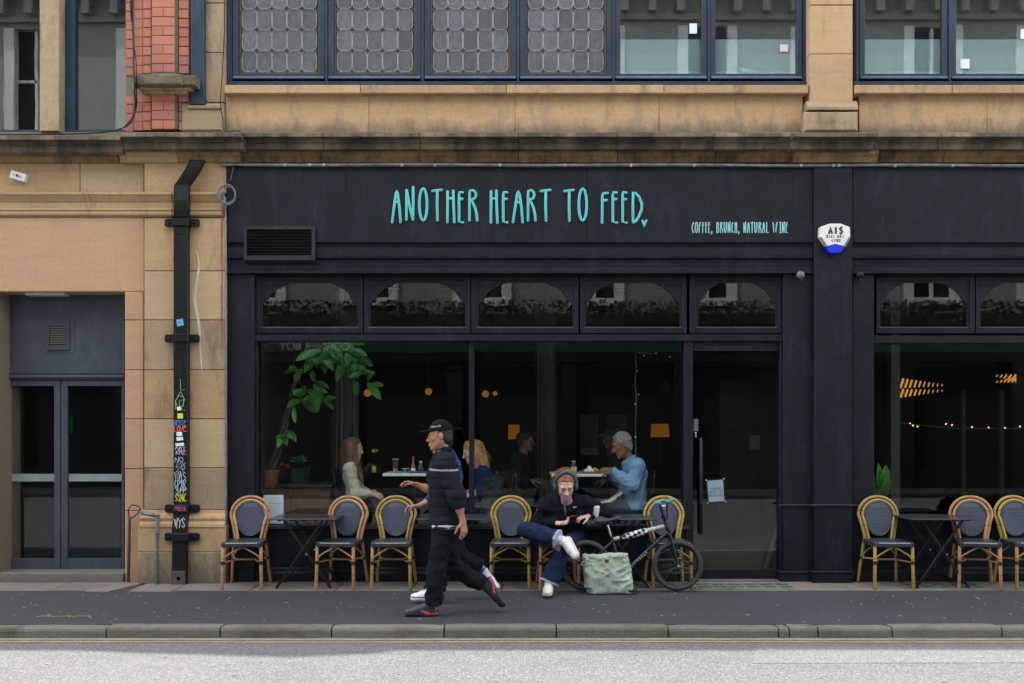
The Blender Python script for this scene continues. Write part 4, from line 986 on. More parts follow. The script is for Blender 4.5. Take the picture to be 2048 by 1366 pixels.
m_ = MB(); m_.tube([P(355, 646, py_-.003), P(359, 643, py_-.003), P(363, 648, py_-.003)], .003, 4); m_.build('sticker_mark', INK['blue'], DP)
m_ = MB(); m_.obox(P(360.5, 832, py_-.0015), (.028, 0, 0), (0, .0008, 0), (0, 0, .026)); m_.build('sticker', INK['yellow'], DP)
m_ = MB(); m_.obox(P(358, 817, py_-.0015), (.02, 0, .006), (0, .0008, 0), (-.006, 0, .018)); m_.build('torn_sticker', M['paper'], DP)
# grey pipe and brown pipe on the pier foot
GP = thing('grey_standpipe', 'thin grey bent pipe left of the drainpipe at the foot of the pier', 'pipe', (X(314, -.2), -.2, 0))
y = -.2
m_ = MB(); m_.tube([P(283, 1026, y), P(296, 1028, y), P(311, 1031, y)], .019, 8); m_.build('elbow_arm', M['galv'], GP, smooth=True)
m_ = MB(); m_.tube([P(315, 1031, y), P(314.5, 1066, y), P(314, 1078, y)], .021, 8); m_.build('upper_pipe', M['galv'], GP, smooth=True)
m_ = MB(); m_.tube([P(314, 1076, y), P(314, 1174, y)], .019, 8); m_.build('lower_pipe', simple('tarred_pipe', (.06, .065, .07), (.14, .15, .15), 18, .5), GP, smooth=True)
for cy, r in ((1026, .026), (1031, .029), (1066, .028), (1076, .026)):
    m_ = MB(); c = P(283 if cy == 1026 else 314.7, cy, y); m_.lathe([(r*.9, -.012), (r, -.008), (r, .008), (r*.9, .012)], c, 10); m_.build('collar', M['galv'], GP)
rope('brown_pipe', [P(259, 1036, -.09), P(258, 1100, -.09), P(256.5, 1168, -.09)], .017, 'rust', 'thin brown pipe beside the grey double door', 'pipe', n=8)
rope('cable_loop', curve([P(259, 1036, -.09), P(257, 1020, -.1), P(263, 1011, -.11), P(275, 1012, -.12), P(280, 1018, -.15), P(276, 1026, -.12), P(268, 1033, -.1), P(262, 1036, -.09)]), .006, 'iron', 'dark cable loop out of the top of the brown pipe', 'cable')
rope('wall_cable', curve([P(258, -300, -.1), P(261, 0, -.1), P(266, 60, -.1), P(268, 150, -.3), P(270, 172, -.3), P(269, 185, -.15), P(271, 205, -.1), P(268, 228, -.1), P(255, 248, -.16), P(235, 260, -.24), P(180, 266.5, -.28), P(60, 269, -.28), P(-50, 269, -.28)]), .0085, 'iron', 'black cable hanging down the brick pier and along the left cornice', 'cable')
rope('wall_cable', curve([P(263, -300, -.09), P(265, 40, -.09), P(272, 120, -.09), P(273, 150, -.31), P(273, 180, -.2), P(273, 212, -.09), P(262, 245, -.15), P(240, 258, -.24), P(200, 265, -.28)]), .006, 'iron', 'thinner second cable beside the black cable on the brick pier', 'cable')
rope('pier_cable', curve([P(443, -300, -.05), P(449, 10, -.06), P(446, 120, -.06), P(441, 205, -.12), P(446, 240, -.12), P(449, 262, -.3), P(478, 262, -.36), P(482, 275, -.34), P(474, 290, -.2)]), .005, 'iron', 'thin cable down the stone strip left of the leaded windows', 'cable')
NV = thing('downpipe', 'square dark blue downpipe between brick pier and stone strip', 'downpipe', (X(394, -.1), -.1, Z(207, -.1)))
m_ = MB(); m_.box(X(381, -.11), X(408, -.11), -.11, -.03, Z(195, -.11), 7.9); m_.build('pipe', M['navy'], NV, bevel=.004)
m_ = MB(); m_.box(X(379, -.125), X(409, -.125), -.125, -.03, Z(208, -.125), Z(194, -.125)); m_.build('pipe_foot', M['navy'], NV, bevel=.004)
# ================================================================ CHAIRS AND TABLES ON THE PAVEMENT
def bamboo(name, a, b):
    m = NT(name); v = m.pos('obj')
    n = m.noise(m.pos('obj', (1, 1, .25)), 14, 4)
    col = m.mix(m.ramp(n, [(.3, (0, 0, 0)), (.7, (1, 1, 1))]), c4(a), c4(b))
    w = m.n('TexWave', {'bands_direction': 'Z'}, Scale=2.1, Distortion=.6); m.set(w, 'Vector', v)
    col = m.mix(m.ramp(w.outputs[0], [(.0, (.7, .7, .7)), (.02, (0, 0, 0))]), col, (.07, .035, .015, 1))
    col = m.mix(1., col, m.math('ADD', m.math('MULTIPLY', m.n('ObjectInfo').outputs['Random'], .2), .88), 'MULTIPLY')
    m.bsdf(col, .38, 0, n, bdist=.001); return m.mat
M['bambooa'] = bamboo('tan_bamboo', (.36, .19, .085), (.46, .25, .12)); M['bamboob'] = bamboo('yellow_bamboo', (.29, .20, .05), (.40, .28, .085))
def weave(name, a, b, sx, sz):
    m = NT(name); v = m.pos('obj')
    br = m.n('TexBrick', {'offset': .5}, Scale=1., Mortar_Size=.16, Mortar_Smooth=.5, Brick_Width=2.1, Row_Height=1.)
    s_ = m.n('SeparateXYZ'); m.set(s_, 'i0', v); cmb = m.n('CombineXYZ')
    m.set(cmb, 'X', m.math('MULTIPLY', m.math('ADD', s_.outputs[0], m.math('MULTIPLY', s_.outputs[1], .8)), sx)); m.set(cmb, 'Y', m.math('MULTIPLY', m.math('ADD', s_.outputs[2], m.math('MULTIPLY', s_.outputs[1], .3)), sz))
    m.set(br, 'Vector', cmb.outputs[0]); m.set(br, 'Color1', c4(a)); m.set(br, 'Color2', c4(tuple(x*.8 for x in a))); m.set(br, 'Mortar', c4(b))
    m.bsdf(br.outputs[0], .4, 0, m.math('SUBTRACT', 1., br.outputs['Fac']), bdist=.004, bstr=1.); return m.mat
M['weave'] = weave('navy_weave', (.10, .122, .175), (.003, .003, .005), 62, 70)
M['seatweave'] = weave('navy_seat_weave', (.035, .045, .065), (.006, .006, .009), 60, 60)
M['seattop'] = simple('navy_seat_top', (.03, .04, .058), rough=.35, kind='obj', bump=.002, bscale=90)
M['stitch'] = simple('white_stitch', (.7, .68, .62), rough=.5, kind='obj')
def make_chair(mat, label, tall=.0):
    t = thing('bistro_chair', label, 'chair', (0, 0, 0), 'woven bistro chairs outside the cafe'); bm_ = M[mat]
    for sx in (-1, 1):
        m_ = MB(); m_.tube([(sx*.193, -.225, .006), (sx*.188, -.215, .25), (sx*.186, -.21, .43)], .0165, 10); m_.build('leg', bm_, t, smooth=True)
        m_ = MB(); m_.tube(curve([(sx*.20, .245, .006), (sx*.178, .20, .25), (sx*.16, .17, .45)]), .0155, 10); m_.build('leg', bm_, t, smooth=True)
    def loop(w, top, b, x0, wz, off):
        pts = [(-x0, .165+off, b), (-x0-.016, .18+off, b+.09), (-w*.93, .2+off, b+.21), (-w, .215+off, wz)]
        n = 14
        for i in range(1, n): a = math.pi-math.pi*i/n; pts.append((w*math.cos(a), .215+off+.02*math.sin(a), wz+(top-wz)*math.sin(a)))
        return pts+[(w, .215+off, wz), (w*.93, .2+off, b+.21), (x0+.016, .18+off, b+.09), (x0, .165+off, b)]
    m_ = MB(); m_.tube(curve(loop(.2, .89, .44, .142, .70, .008), 3), .0165, 10); m_.build('outer_hoop', bm_, t, smooth=True)
    m_ = MB(); m_.tube(curve(loop(.165, .855, .44, .112, .69, -.012), 3), .0145, 10); m_.build('inner_hoop', bm_, t, smooth=True)
    ov = []
    for i in range(28):
        a = 2*math.pi*i/28; cx_, sz_ = math.cos(a), math.sin(a)
        w = .142-.022*max(0, -sz_)
        ov.append((w*math.copysign(abs(cx_)**.85, cx_), .663+.172*math.copysign(abs(sz_)**.92, sz_)))
    m_ = MB(); v = []                                       # slightly dished back pad
    for k_, rr in enumerate((1., .93, .6, .25)):
        v += [(x_*rr, .205+.012*(1-rr)+((z_-.663)*rr)*.09-(.012 if k_ else 0), .663+(z_-.663)*rr) for x_, z_ in ov]
    v.append((0, .205, .663)); n = 28; f = []
    for k_ in range(3):
        for i in range(n): j = (i+1) % n; f.append((k_*n+i, k_*n+j, (k_+1)*n+j, (k_+1)*n+i))
    f += [(3*n+i, 3*n+(i+1) % n, 4*n) for i in range(n)]; f.append(tuple(range(n)))
    m_.add(v, f); b = m_.build('backrest', M['weave'], t, smooth=True)
    m_ = MB(); m_.tube([(x_, .2+(z_-.663)*.09, z_) for x_, z_ in ov], .0075, 6, closed=True); m_.build('backrest_rim', M['seattop'], b, smooth=True)
    out = [(-.205, -.215), (-.19, -.235), (0, -.245), (.19, -.235), (.205, -.215), (.19, .12), (.165, .175), (.1, .19), (-.1, .19), (-.165, .175), (-.19, .12)]
    m_ = MB(); m_.mi = 0; n = len(out); v = []
    for z_, s_ in ((.418, .97), (.424, 1.), (.456, 1.), (.466, .96)): v += [(x_*s_, y_*s_, z_) for x_, y_ in out]
    f = [(k_*n+i, k_*n+(i+1) % n, (k_+1)*n+(i+1) % n, (k_+1)*n+i) for k_ in range(3) for i in range(n)]
    f.append(tuple(range(n-1, -1, -1))); m_.add(v, f); m_.mi = 1; m_.add([(x_*.96, y_*.96, .466) for x_, y_ in out]+[(0, -.02, .462)], [(i, (i+1) % n, n) for i in range(n)])
    st = m_.build('seat', [M['seatweave'], M['seattop']], t)
    m_ = MB()
    for i in range(18): x_ = -.145+.29*i/17; m_.obox((x_, -.2435+.06*x_*x_*6, .4585), (.0052, 0, 0), (0, .003, 0), (0, 0, .0042))
    m_.build('seat_stitching', M['stitch'], st)
    for sy, x1, x2 in ((-.212, .182, .03), (.185, .165, .03)):
        m_ = MB(); m_.tube(curve([(-x1, sy, .25), (-x1+.006, sy, .30), (-x1+.035, sy, .335), (-x2, sy, .405), (0, sy, .412), (x2, sy, .405), (x1-.035, sy, .335), (x1-.006, sy, .30), (x1, sy, .25)], 4), .0085, 8); m_.build('arched_brace', bm_, t, smooth=True)
    for sx in (-1, 1):
        m_ = MB(); m_.tube(curve([(sx*.186, -.2, .262), (sx*.1, -.03, .272), (sx*.172, .19, .262)], 5), .009, 8); m_.build('stretcher', bm_, t, smooth=True)
    m_ = MB(); m_.tube([(-.1, -.03, .272), (.1, -.03, .272)], .009, 8); m_.build('stretcher', bm_, t, smooth=True)
    for (x_, y_) in ((-.188, -.216), (.188, -.216), (-.176, .2), (.176, .2)):
        m_ = MB(); m_.lathe([(.021, -.018), (.022, -.012), (.022, .012), (.021, .018)], (x_, y_, .262), 10); m_.build('binding', M['rubber'], t, smooth=True)
    return t
chA = make_chair('bambooa', 'tan bistro chair at the far left beside the stone pier')
chB = make_chair('bamboob', 'olive yellow bistro chair in front of the left cafe window, partly behind the walkers')
def put(src, px, yc, rz, lb, first=False):
    loc = (X(px, yc-.22), yc, .003)
    if first: src.location = loc; src.rotation_euler = (0, 0, rz); src['label'] = lb; return src
    return dup(src, loc, rz, lb)
put(chA, 481, -.32, math.radians(3.5), 'tan bistro chair at the far left beside the stone pier', True)
put(chA, 676, -.31, math.radians(-8), 'tan bistro chair right of the folding table, below the seated woman')
put(chB, 782, -.31, math.radians(0), 'yellow bistro chair under the inside table with hot sauce, beside the walkers', True)
put(chB, 1021, -.31, math.radians(-1), 'yellow bistro chair left of the man with headphones')
put(chA, 1118, -.33, math.radians(2), 'tan bistro chair under the man with headphones')
put(chB, 1343, -.33, math.radians(2), 'yellow bistro chair behind the front wheel of the bicycle')
put(chB, 1788, -.31, math.radians(0), 'yellow bistro chair right of the black pillar')
put(chA, 1971, -.32, math.radians(-14), 'tan bistro chair right of the folding table at the right shop')
put(chB, 2072, -.3, math.radians(0), 'yellow bistro chair cut off by the right edge of the photo')
def make_table(label):
    t = thing('folding_table', label, 'table', (0, 0, 0), 'black folding tables outside the cafe'); w = .30
    m_ = MB(); m_.box(-.34, .34, -.28, .28, .688, .703); m_.build('tabletop', M['tablemetal'], t, bevel=.004)
    for y_ in (-.2, .2):
        for s_ in (-1, 1):
            m_ = MB(); m_.bar((s_*-.2, y_+s_*.012, .685), (s_*.27, y_+s_*.012, .004), .012, .007); m_.build('leg', M['metalblack'], t, bevel=.002)
        m_ = MB(); m_.lathe([(.009, -.03), (.009, .03)], (.035, y_, .345), 8, 'y'); m_.build('pivot_bolt', M['chrome'], t)
    for s_ in (-1, 1):
        m_ = MB(); m_.bar((s_*.24, -.2, .05), (s_*.24, .2, .05), .008, .008, (0, 0, 1)); m_.build('cross_bar', M['metalblack'], t)
    for i in range(5):
        x_ = -.24+i*.12; m_ = MB(); m_.bar((x_, -.26, .68), (x_+.05, .26, .676), .009, .004, (0, 0, 1)); m_.build('under_slat', M['metalblack'], t)
    return t
M['tablemetal'] = simple('table_metal', (.035, .042, .05), (.028, .033, .04), 10, .3, .2, kind='obj', bump=.001, bscale=20)
tb = make_table('')
for i, (xc, yc, rz, lb) in enumerate(((X(603, -.5)+.02, -.3, 0, 'black folding table below the menu sheet, leftmost of the folding tables'), (X(905, -.3), -.3, 0, 'black folding table hidden behind the two walkers'),
        (X(1240, -.5)+.02, -.305, 0, 'black folding table under the white paper cup beside the man with headphones'), (X(1880, -.4)-.02, -.3, 0, 'black folding table at the right shop between two bistro chairs'))):
    if i == 0: tb.location = (xc, yc, .003); tb['label'] = lb
    else: dup(tb, (xc, yc, .003), rz, lb)
# takeaway cup
CU = thing('paper_cup', 'white takeaway cup on the folding table by the man with headphones', 'cup', (X(1191, -.545), -.545, .706))
c = CU.location; m_ = MB(); m_.lathe([(.027, .002), (.029, .004), (.040, .105), (.038, .106)], c, 20); m_.build('cup_body', M['white'], CU, smooth=True)
m_ = MB(); m_.lathe([(.0415, .103), (.0435, .105), (.0435, .112), (.039, .114), (.038, .126), (.034, .127)], c, 20); m_.build('lid', M['white'], CU, smooth=True)
# notices
sheetm = [simple('menu_paper', (.44, .52, .57), (.4, .48, .53), rough=.6), simple('notice_paper', (.27, .36, .43), (.25, .33, .4), rough=.5)]
def notice(name, px0, px1, p0, p1, y, tilt, rows, label, cat, frame=None, thick=.003):
    t = thing(name, label, cat, P((px0+px1)/2, (p0+p1)/2, y)); a = math.radians(tilt); c = Vector(t.location); w, h = (px1-px0)/2/S(y), (p1-p0)/2/S(y)
    ux = Vector((math.cos(a), 0, math.sin(a))); uz = Vector((-math.sin(a), 0, math.cos(a)))
    m_ = MB(); m_.obox(c, ux*w, (0, thick, 0), uz*h); m_.build('sheet', sheetm[bool(frame)], t)
    for r, (v_, ws, hh) in enumerate(rows):
        m_ = MB(); x = -sum(ws)/2-(len(ws)-1)*.02
        for q_ in ws:
            m_.obox(c+ux*w*(x+q_/2)*2+uz*h*v_, ux*w*q_, (0, thick+.0006, 0), uz*h*hh); x += q_+.04
        m_.build('printed_line', simple('grey_print', (.17, .19, .22)) if 'grey_print' not in bpy.data.materials else bpy.data.materials['grey_print'], t)
    if frame:
        for s_ in (-1, 1):
            m_ = MB(); m_.obox(c+ux*w*s_*1.06, ux*w*.1, (0, .006, 0), uz*h*1.1); m_.build('frame_bar', M['metalblack'], t)
            m_ = MB(); m_.obox(c+uz*h*s_*1.05, ux*w*.96, (0, .0055, 0), uz*h*.05); m_.build('frame_bar', M['metalblack'], t)
            for s2 in (-1, 1):
                m_ = MB(); m_.obox(c+ux*w*s_*1.08+uz*h*s2*1.06+Vector((0, -.003, 0)), ux*w*.07, (0, .006, 0), uz*h*.045); m_.build('corner_clip', M['white'], t)
    return t, c, ux, uz
def wd(n, lo=.06, hi=.15): return [random.uniform(lo, hi) for _ in range(n)]
notice('menu_sheet', 527, 567, 990, 1047, .094, 0, [(.8, [.05, .2], .02), (.7, [.3], .008), (.56, [.2, .12], .016), (.42, [.25, .3, .2], .02), (.3, wd(5), .008), (.22, wd(5), .008), (.1, wd(4), .007), (.0, [.32], .014), (-.12, wd(5), .007), (-.2, wd(4), .007), (-.3, wd(3), .007)],
       'pale printed menu sheet stuck inside the bottom left of the cafe window', 'notice')
_, c, ux, uz = notice('door_notice', 1415, 1448, 960, 1003, .083, 4, [], 'tilted white notice in a black frame on the glass cafe door', 'notice', True)
for i, tx in enumerate(('PLEASE', 'WAIT TO', 'BE SEATED')):
    o = text_mesh('notice_lettering', tx, (0, 0, 0), .034, bpy.data.materials['grey_print'], None, ext=.0008, bold=.0004); o.data.transform(Matrix.Translation(c+uz*(.025-.037*i)+Vector((0, -.0042, 0))) @ Matrix.Rotation(-math.radians(4), 4, 'Y'))
    p = [x for x in bpy.data.objects if x.name == 'door_notice'][0]; o.parent = p; o.matrix_parent_inverse = p.matrix_basis.inverted()
m_ = MB(); m_.bar(P(1530, 1137, .16), P(1556, 1046, .16), .022, .022); tag(m_.build('leaning_post', dkg if False else simple('green_post', (.015, .05, .04))), 'dark green post leaning behind the glass cafe door', 'post')
# ================================================================ INSIDE THE CAFE AND THE RIGHT SHOP
marble = simple('white_marble', (.70, .74, .73), (.6, .64, .64), 6, .25, kind='obj'); brown = simple('dark_brown_wood', (.055, .03, .02), (.04, .022, .015), 10, .5, kind='obj', stretch=(1, 1, .2))
timber = simple('orange_timber', (.16, .062, .026), (.12, .045, .02), 9, .45, stretch=(4, 4, .4)); terra = simple('terracotta', (.26, .105, .05), (.2, .08, .04), 12, .8)
def cafe_table(px0, px1, py0, y0, y1, lb):
    x0, x1 = X(px0, y0), X(px1, y0); zt = Z(py0, y0); t = thing('cafe_table', lb, 'table', ((x0+x1)/2, (y0+y1)/2, IF), 'white topped tables inside the cafe')
    m_ = MB(); m_.box(x0, x1, y0, y1, zt-.03, zt); m_.build('tabletop', marble, t, bevel=.004)
    m_ = MB(); m_.tube([((x0+x1)/2, (y0+y1)/2, IF+.03), ((x0+x1)/2, (y0+y1)/2, zt-.03)], .03, 10); m_.build('pedestal', M['metalblack'], t)
    m_ = MB(); m_.lathe([(.2, IF+.001), (.2, IF+.015), (.05, IF+.04)], ((x0+x1)/2, (y0+y1)/2, 0), 18); m_.build('foot_plate', M['metalblack'], t)
    return zt
z1 = cafe_table(765, 882, 947, .32, .92, 'white cafe table with hot sauce and glasses left of the walkers')
z2 = cafe_table(1103, 1213, 948, .32, .92, 'white cafe table with plate and iced coffee before the man in blue')
cafe_table(978, 1041, 944, 2.3, 2.8, 'white cafe table at the back in front of the person in black')
def cafe_chair():
    t = thing('cafe_chair', 'dark cafe chair', 'chair', (0, 0, 0), 'dark chairs inside the cafe')       # faces +x
    for a, b in ((-.17, -.17), (-.17, .17), (.19, -.17), (.19, .17)):
        m_ = MB(); m_.tube([(a*1.12, b*1.1, 0), (a, b, .44)], .011, 8); m_.build('leg', M['metalblack'], t, smooth=True)
    m_ = MB(); m_.slab([(-.2, -.17), (-.16, -.2), (.18, -.2), (.215, -.16), (.215, .16), (.18, .2), (-.16, .2), (-.2, .17)], .44, .465); m_.build('seat', brown, t, bevel=.004)
    m_ = MB(); m_.tube(curve([(.0, -.2, .45), (-.15, -.19, .47), (-.21, -.18, .62), (-.235, -.165, .80), (-.245, 0, .84), (-.235, .165, .80), (-.21, .18, .62), (-.15, .19, .47), (.0, .2, .45)], 5), .011, 8); m_.build('back_frame', M['metalblack'], t, smooth=True)
    m_ = MB(); v = []; n = 9
    for k_ in range(2):
        for i in range(n): u = i/(n-1)*2-1; v += [(-.222-.03*(1-u*u)+k_*.012, .17*u, .60), (-.236-.03*(1-u*u)+k_*.012, .165*u, .81)]
    f = []
    for i in range(n-1): a = 2*i; f += [(a, a+2, a+3, a+1), (2*n+a, 2*n+a+1, 2*n+a+3, 2*n+a+2), (a+1, a+3, 2*n+a+3, 2*n+a+1), (a, 2*n+a, 2*n+a+2, a+2)]
    f += [(0, 1, 2*n+1, 2*n), (2*n-2, 4*n-2, 4*n-1, 2*n-1)]
    m_.add(v, f); m_.build('backrest', brown, t, smooth=True); return t
cc = cafe_chair()
for i, (px, y, rz, lb) in enumerate(((716, .62, 0, 'dark cafe chair under the woman with long brown hair'), (1262, .57, 180, 'dark cafe chair under the man in blue sweater'), (985, .62, 180, 'dark cafe chair under the blonde woman, coat on its back'),
        (1068, .62, 10, 'empty dark cafe chair at the left end of the plate table'), (1046, 1.3, 25, 'empty dark cafe chair further in behind the yellow bistro chair'), (1026, 2.0, 0, 'dark cafe chair under the person in black at the back'))):
    if i == 0: cc.location = (X(px, y), y, IF); cc['label'] = lb
    else: dup(cc, (X(px, y), y, IF), math.radians(rz), lb)
clear = glass('clear_tumbler', .09, tint=(.9, .93, .93))
def lath(name, px, y, z, prof, mat, label, cat, extra=None):
    t = thing(name, label, cat, (X(px, y), y, z)); m_ = MB(); m_.lathe([(r, z+h) for r, h in prof], (X(px, y), y, 0), 16); m_.build('vessel', mat, t, smooth=True)
    for nm, pr, mt in (extra or []): m_ = MB(); m_.lathe([(r, z+h) for r, h in pr], (X(px, y), y, 0), 14); m_.build(nm, mt, t, smooth=True)
milk = simple('milky_drink', (.52, .42, .25)); 
lath('tall_glass', 791, .4, z1, [(.031, .001), (.034, .155), (.031, .155), (.029, .01)], clear, 'tall glass with a little pale drink left on the inside table', 'glass', [('drink', [(.028, .006), (.029, .048), (.0, .049)], milk), ('rim', [(.0345, .150), (.035, .157), (.0335, .157), (.033, .150)], simple('glass_rim', (.5, .55, .56)))])
lath('tumbler', 811, .4, z1, [(.04, .001), (.042, .05), (.039, .05), (.037, .008)], clear, 'low glass tumbler between tall glass and sauce bottle', 'glass', [('rim', [(.042, .047), (.043, .052), (.041, .052), (.04, .047)], bpy.data.materials['glass_rim']), ('base', [(.036, .002), (.038, .008), (0, .009)], bpy.data.materials['glass_rim'])])
lath('sauce_bottle', 826.5, .42, z1, [(.023, .001), (.025, .01), (.025, .085), (.011, .105), (.0105, .125)], simple('hot_sauce', (.30, .04, .015), rough=.2), 'small hot sauce bottle with green neck and red cap', 'bottle',
     [('neck_foil', [(.012, .11), (.0125, .15), (.010, .152)], simple('green_foil', (.02, .2, .07))), ('cap', [(.013, .152), (.0135, .178), (.008, .182)], simple('red_cap', (.65, .03, .02))), ('bottle_label', [(.0255, .025), (.0256, .05), (.02, .076)], M['paper'])])
lath('cruet', 842, .42, z1, [(.03, .012), (.033, .06), (.015, .095), (.018, .115)], clear, 'small glass cruet right of the sauce bottle', 'cruet', [('foot', [(.03, .0), (.031, .012), (0, .013)], bpy.data.materials['glass_rim']), ('stopper', [(.008, .1), (.018, .12), (.004, .135)], bpy.data.materials['glass_rim'])])
m_ = MB(); m_.box(X(820, .4), X(862, .4), .35, .48, z1+.0005, z1+.018); tag(m_.build('menu_folder', simple('blue_folder', (.05, .07, .16)), bevel=.003), 'thin blue folder under the sauce bottle on the inside table', 'menu')
lath('carafe', 1147, .42, z2, [(.037, .001), (.043, .02), (.041, .062), (.022, .088), (.024, .135), (.022, .135), (.02, .09)], clear, 'glass carafe of iced coffee on the window table', 'carafe', [('coffee', [(.036, .004), (.041, .02), (.0395, .06), (.03, .072), (0, .073)], milk), ('rim', [(.0245, .13), (.026, .137), (.0235, .137)], bpy.data.materials['glass_rim'])])
PL = thing('plate', 'pinkish plate with eggs and orange food on the window table', 'plate', (X(1181, .45), .45, z2)); cx, cy = X(1181, .45), .47
m_ = MB(); m_.lathe([(.08, z2+.001), (.125, z2+.012), (.132, z2+.024), (.128, z2+.025), (.09, z2+.012)], (cx, cy, 0), 24); m_.build('dish', simple('pink_glaze', (.36, .25, .22), rough=.3), PL, smooth=True)
for nm, lst, mt in (('egg_white', [(-.035, 0, .045, .04, .022), (.0, -.03, .04, .035, .028), (-.01, .02, .03, .03, .045)], M['white']), ('orange_food', [(.045, -.02, .032, .03, .032), (.075, .01, .025, .025, .022)], simple('orange_food', (.62, .24, .04))), ('greens', [(-.075, 0, .03, .03, .018)], simple('salad', (.08, .12, .04)))):
    for a, b, r1, r2, h in lst: m_ = MB(); m_.ball((cx+a, cy+b, z2+.016+h*.5), (r1, r2, h), 10, 6); m_.build(nm, mt, PL, smooth=True)
lath('flower_vase', 748, .62, z1, [(.02, .001), (.024, .05), (.014, .07)], simple('yellow_vase', (.5, .36, .03)), 'little yellow flower vase beside the woman with brown hair', 'vase')
def leafmesh(m_, b, t, w, nrm_, bend=.1, n=5):
    b, t = Vector(b), Vector(t); d = t-b; L = d.length; sd = d.cross(Vector(nrm_)).normalized(); up = sd.cross(d).normalized()
    v = []
    for i in range(n+1):
        u = i/n; c = b+d*u+up*bend*L*math.sin(math.pi*u)*.6; k_ = w*math.sin(math.pi*min(1, u*.9+.06))**.8*(1 if i < n else 0.05)
        v += [c-sd*k_+up*k_*.35, c, c+sd*k_+up*k_*.35]
    f = []
    for i in range(n): a = 3*i; f += [(a, a+1, a+4, a+3), (a+1, a+2, a+5, a+4)]
    return m_.add(v, f)
def leafmat(name, a, b):
    m = NT(name); r = m.n('ObjectInfo').outputs['Random']; col = m.mix(r, c4(a), c4(b)); b_ = m.bsdf(col, .32); tr = m.n('BsdfTranslucent'); m.set(tr, 'i0', m.mix(.5, col, (.2, .4, .05, 1)))
    x = m.n('MixShader'); m.set(x, 'i0', .25); m.set(x, 'i1', b_); m.set(x, 'i2', tr); m.t.links.new(x.outputs[0], m.out.inputs[0]); return m.mat
lfm = leafmat('glossy_leaf', (.035, .15, .035), (.10, .34, .06))
PT = thing('money_tree', 'tall potted tree with plaited trunk and big glossy leaves in the left window', 'plant', P(535, 968, .7))
zp = Z(975, .8)
m_ = MB(); m_.lathe([(.085, zp), (.105, zp+.02), (.12, zp+.17), (.13, zp+.175), (.13, zp+.2), (.11, zp+.2), (.10, zp+.18)], (X(536, .75), .75, 0), 20); m_.build('pot', terra, PT, smooth=True)
for k_ in range(3):
    pts = []
    for i in range(17):
        u = i/16; a = u*9+k_*2.09; p = P(538+58*u, 955-215*u+10*math.sin(u*3), .75); r = .035*(1-u*.6); pts.append(p+Vector((r*math.cos(a), r*math.sin(a), 0)))
    m_ = MB(); m_.tube(curve(pts, 2), [.027*(1-.62*i/32) for i in range(33)], 7); m_.build('trunk', simple('plaited_bark', (.10, .075, .05), (.055, .04, .03), 30, .9, bump=.004, bscale=60) if k_ == 0 else bpy.data.materials['plaited_bark'], PT, smooth=True)
for a in ([(596, 742, .75), (620, 715, .72), (650, 690, .65)], [(590, 752, .75), (606, 775, .68), (612, 795, .6)], [(598, 738, .75), (660, 720, .8), (720, 745, .85)], [(594, 745, .75), (622, 750, .7), (634, 765, .64)], [(590, 742, .75), (588, 725, .75), (590, 705, .78)]):
    m_ = MB(); m_.tube(curve([P(*q) for q in a], 4), [.008-.0006*i for i in range(9)], 5); m_.build('branch', bpy.data.materials['plaited_bark'], PT)
LV = [((640, 702), (590, 722), 11), ((642, 700), (608, 746), 12), ((655, 696), (640, 724), 10), ((648, 712), (650, 748), 10), ((668, 692), (674, 724), 9), ((672, 684), (712, 706), 12), ((690, 722), (674, 766), 11), ((688, 720), (717, 757), 12), ((664, 690), (690, 716), 10), ((690, 688), (708, 722), 9), ((722, 716), (746, 733), 9),
      ((602, 800), (573, 816), 9), ((602, 798), (634, 826), 11), ((640, 793), (635, 825), 8), ((644, 797), (674, 797), 7), ((644, 796), (668, 820), 7), ((588, 815), (591, 847), 6), ((628, 764), (624, 738), 7), ((632, 764), (659, 777), 7), ((628, 768), (640, 794), 7), ((605, 796), (583, 780), 8),
      ((660, 684), (700, 682), 10), ((675, 682), (730, 690), 10), ((735, 765), (762, 800), 10), ((716, 764), (712, 792), 8), ((735, 762), (750, 742), 8), ((742, 770), (768, 772), 8), ((598, 795), (612, 770), 8), ((575, 860), (592, 885), 8), ((565, 870), (556, 896), 7), ((572, 862), (575, 830), 6), ((640, 705), (668, 742), 9), ((700, 700), (735, 712), 9), ((660, 688), (645, 684), 8)]
for cx_, cy_, n_, L_ in ((668, 694, 22, 40), (692, 708, 15, 38), (706, 728, 8, 34), (612, 788, 6, 30), (634, 716, 8, 32), (720, 740, 6, 36), (636, 780, 7, 34), (600, 740, 4, 30), (568, 870, 4, 26)):
    for i_ in range(n_):
        a_ = random.uniform(.1, 3.04); b_ = (cx_+random.uniform(-9, 9), cy_+random.uniform(-7, 7)); LV.append((b_, (b_[0]+L_*random.uniform(.6, 1)*math.cos(a_), b_[1]+L_*random.uniform(.5, .95)*math.sin(a_)*.9), random.uniform(6, 10.5)))
for i, (b, t_, w_) in enumerate(LV):
    y0 = .62+random.uniform(-.1, .14); y1 = y0+random.uniform(-.12, .08); m_ = MB(); leafmesh(m_, P(*b, y0), P(*t_, y1), w_/S(y0)*.85, (random.uniform(-.4, .4), -1, .55), .12); m_.build('leaf', lfm, PT, smooth=True)
CN = thing('counter', 'fluted orange timber counter behind the menu sheet in the left window', 'counter', P(590, 1010, .85))
z0, zc = IF, Z(969, .7)
m_ = MB(); m_.box(X(515, .7)-.1, X(665, .7), .70, 1.3, zc-.035, zc); m_.build('countertop', simple('dark_green_top', (.02, .05, .045), rough=.3), CN, bevel=.005)
m_ = MB(); m_.box(X(515, .74)-.1, X(660, .74), .75, 1.25, z0, zc-.036); m_.build('carcass', timber, CN)
m_ = MB(); x = X(515, .74)-.05
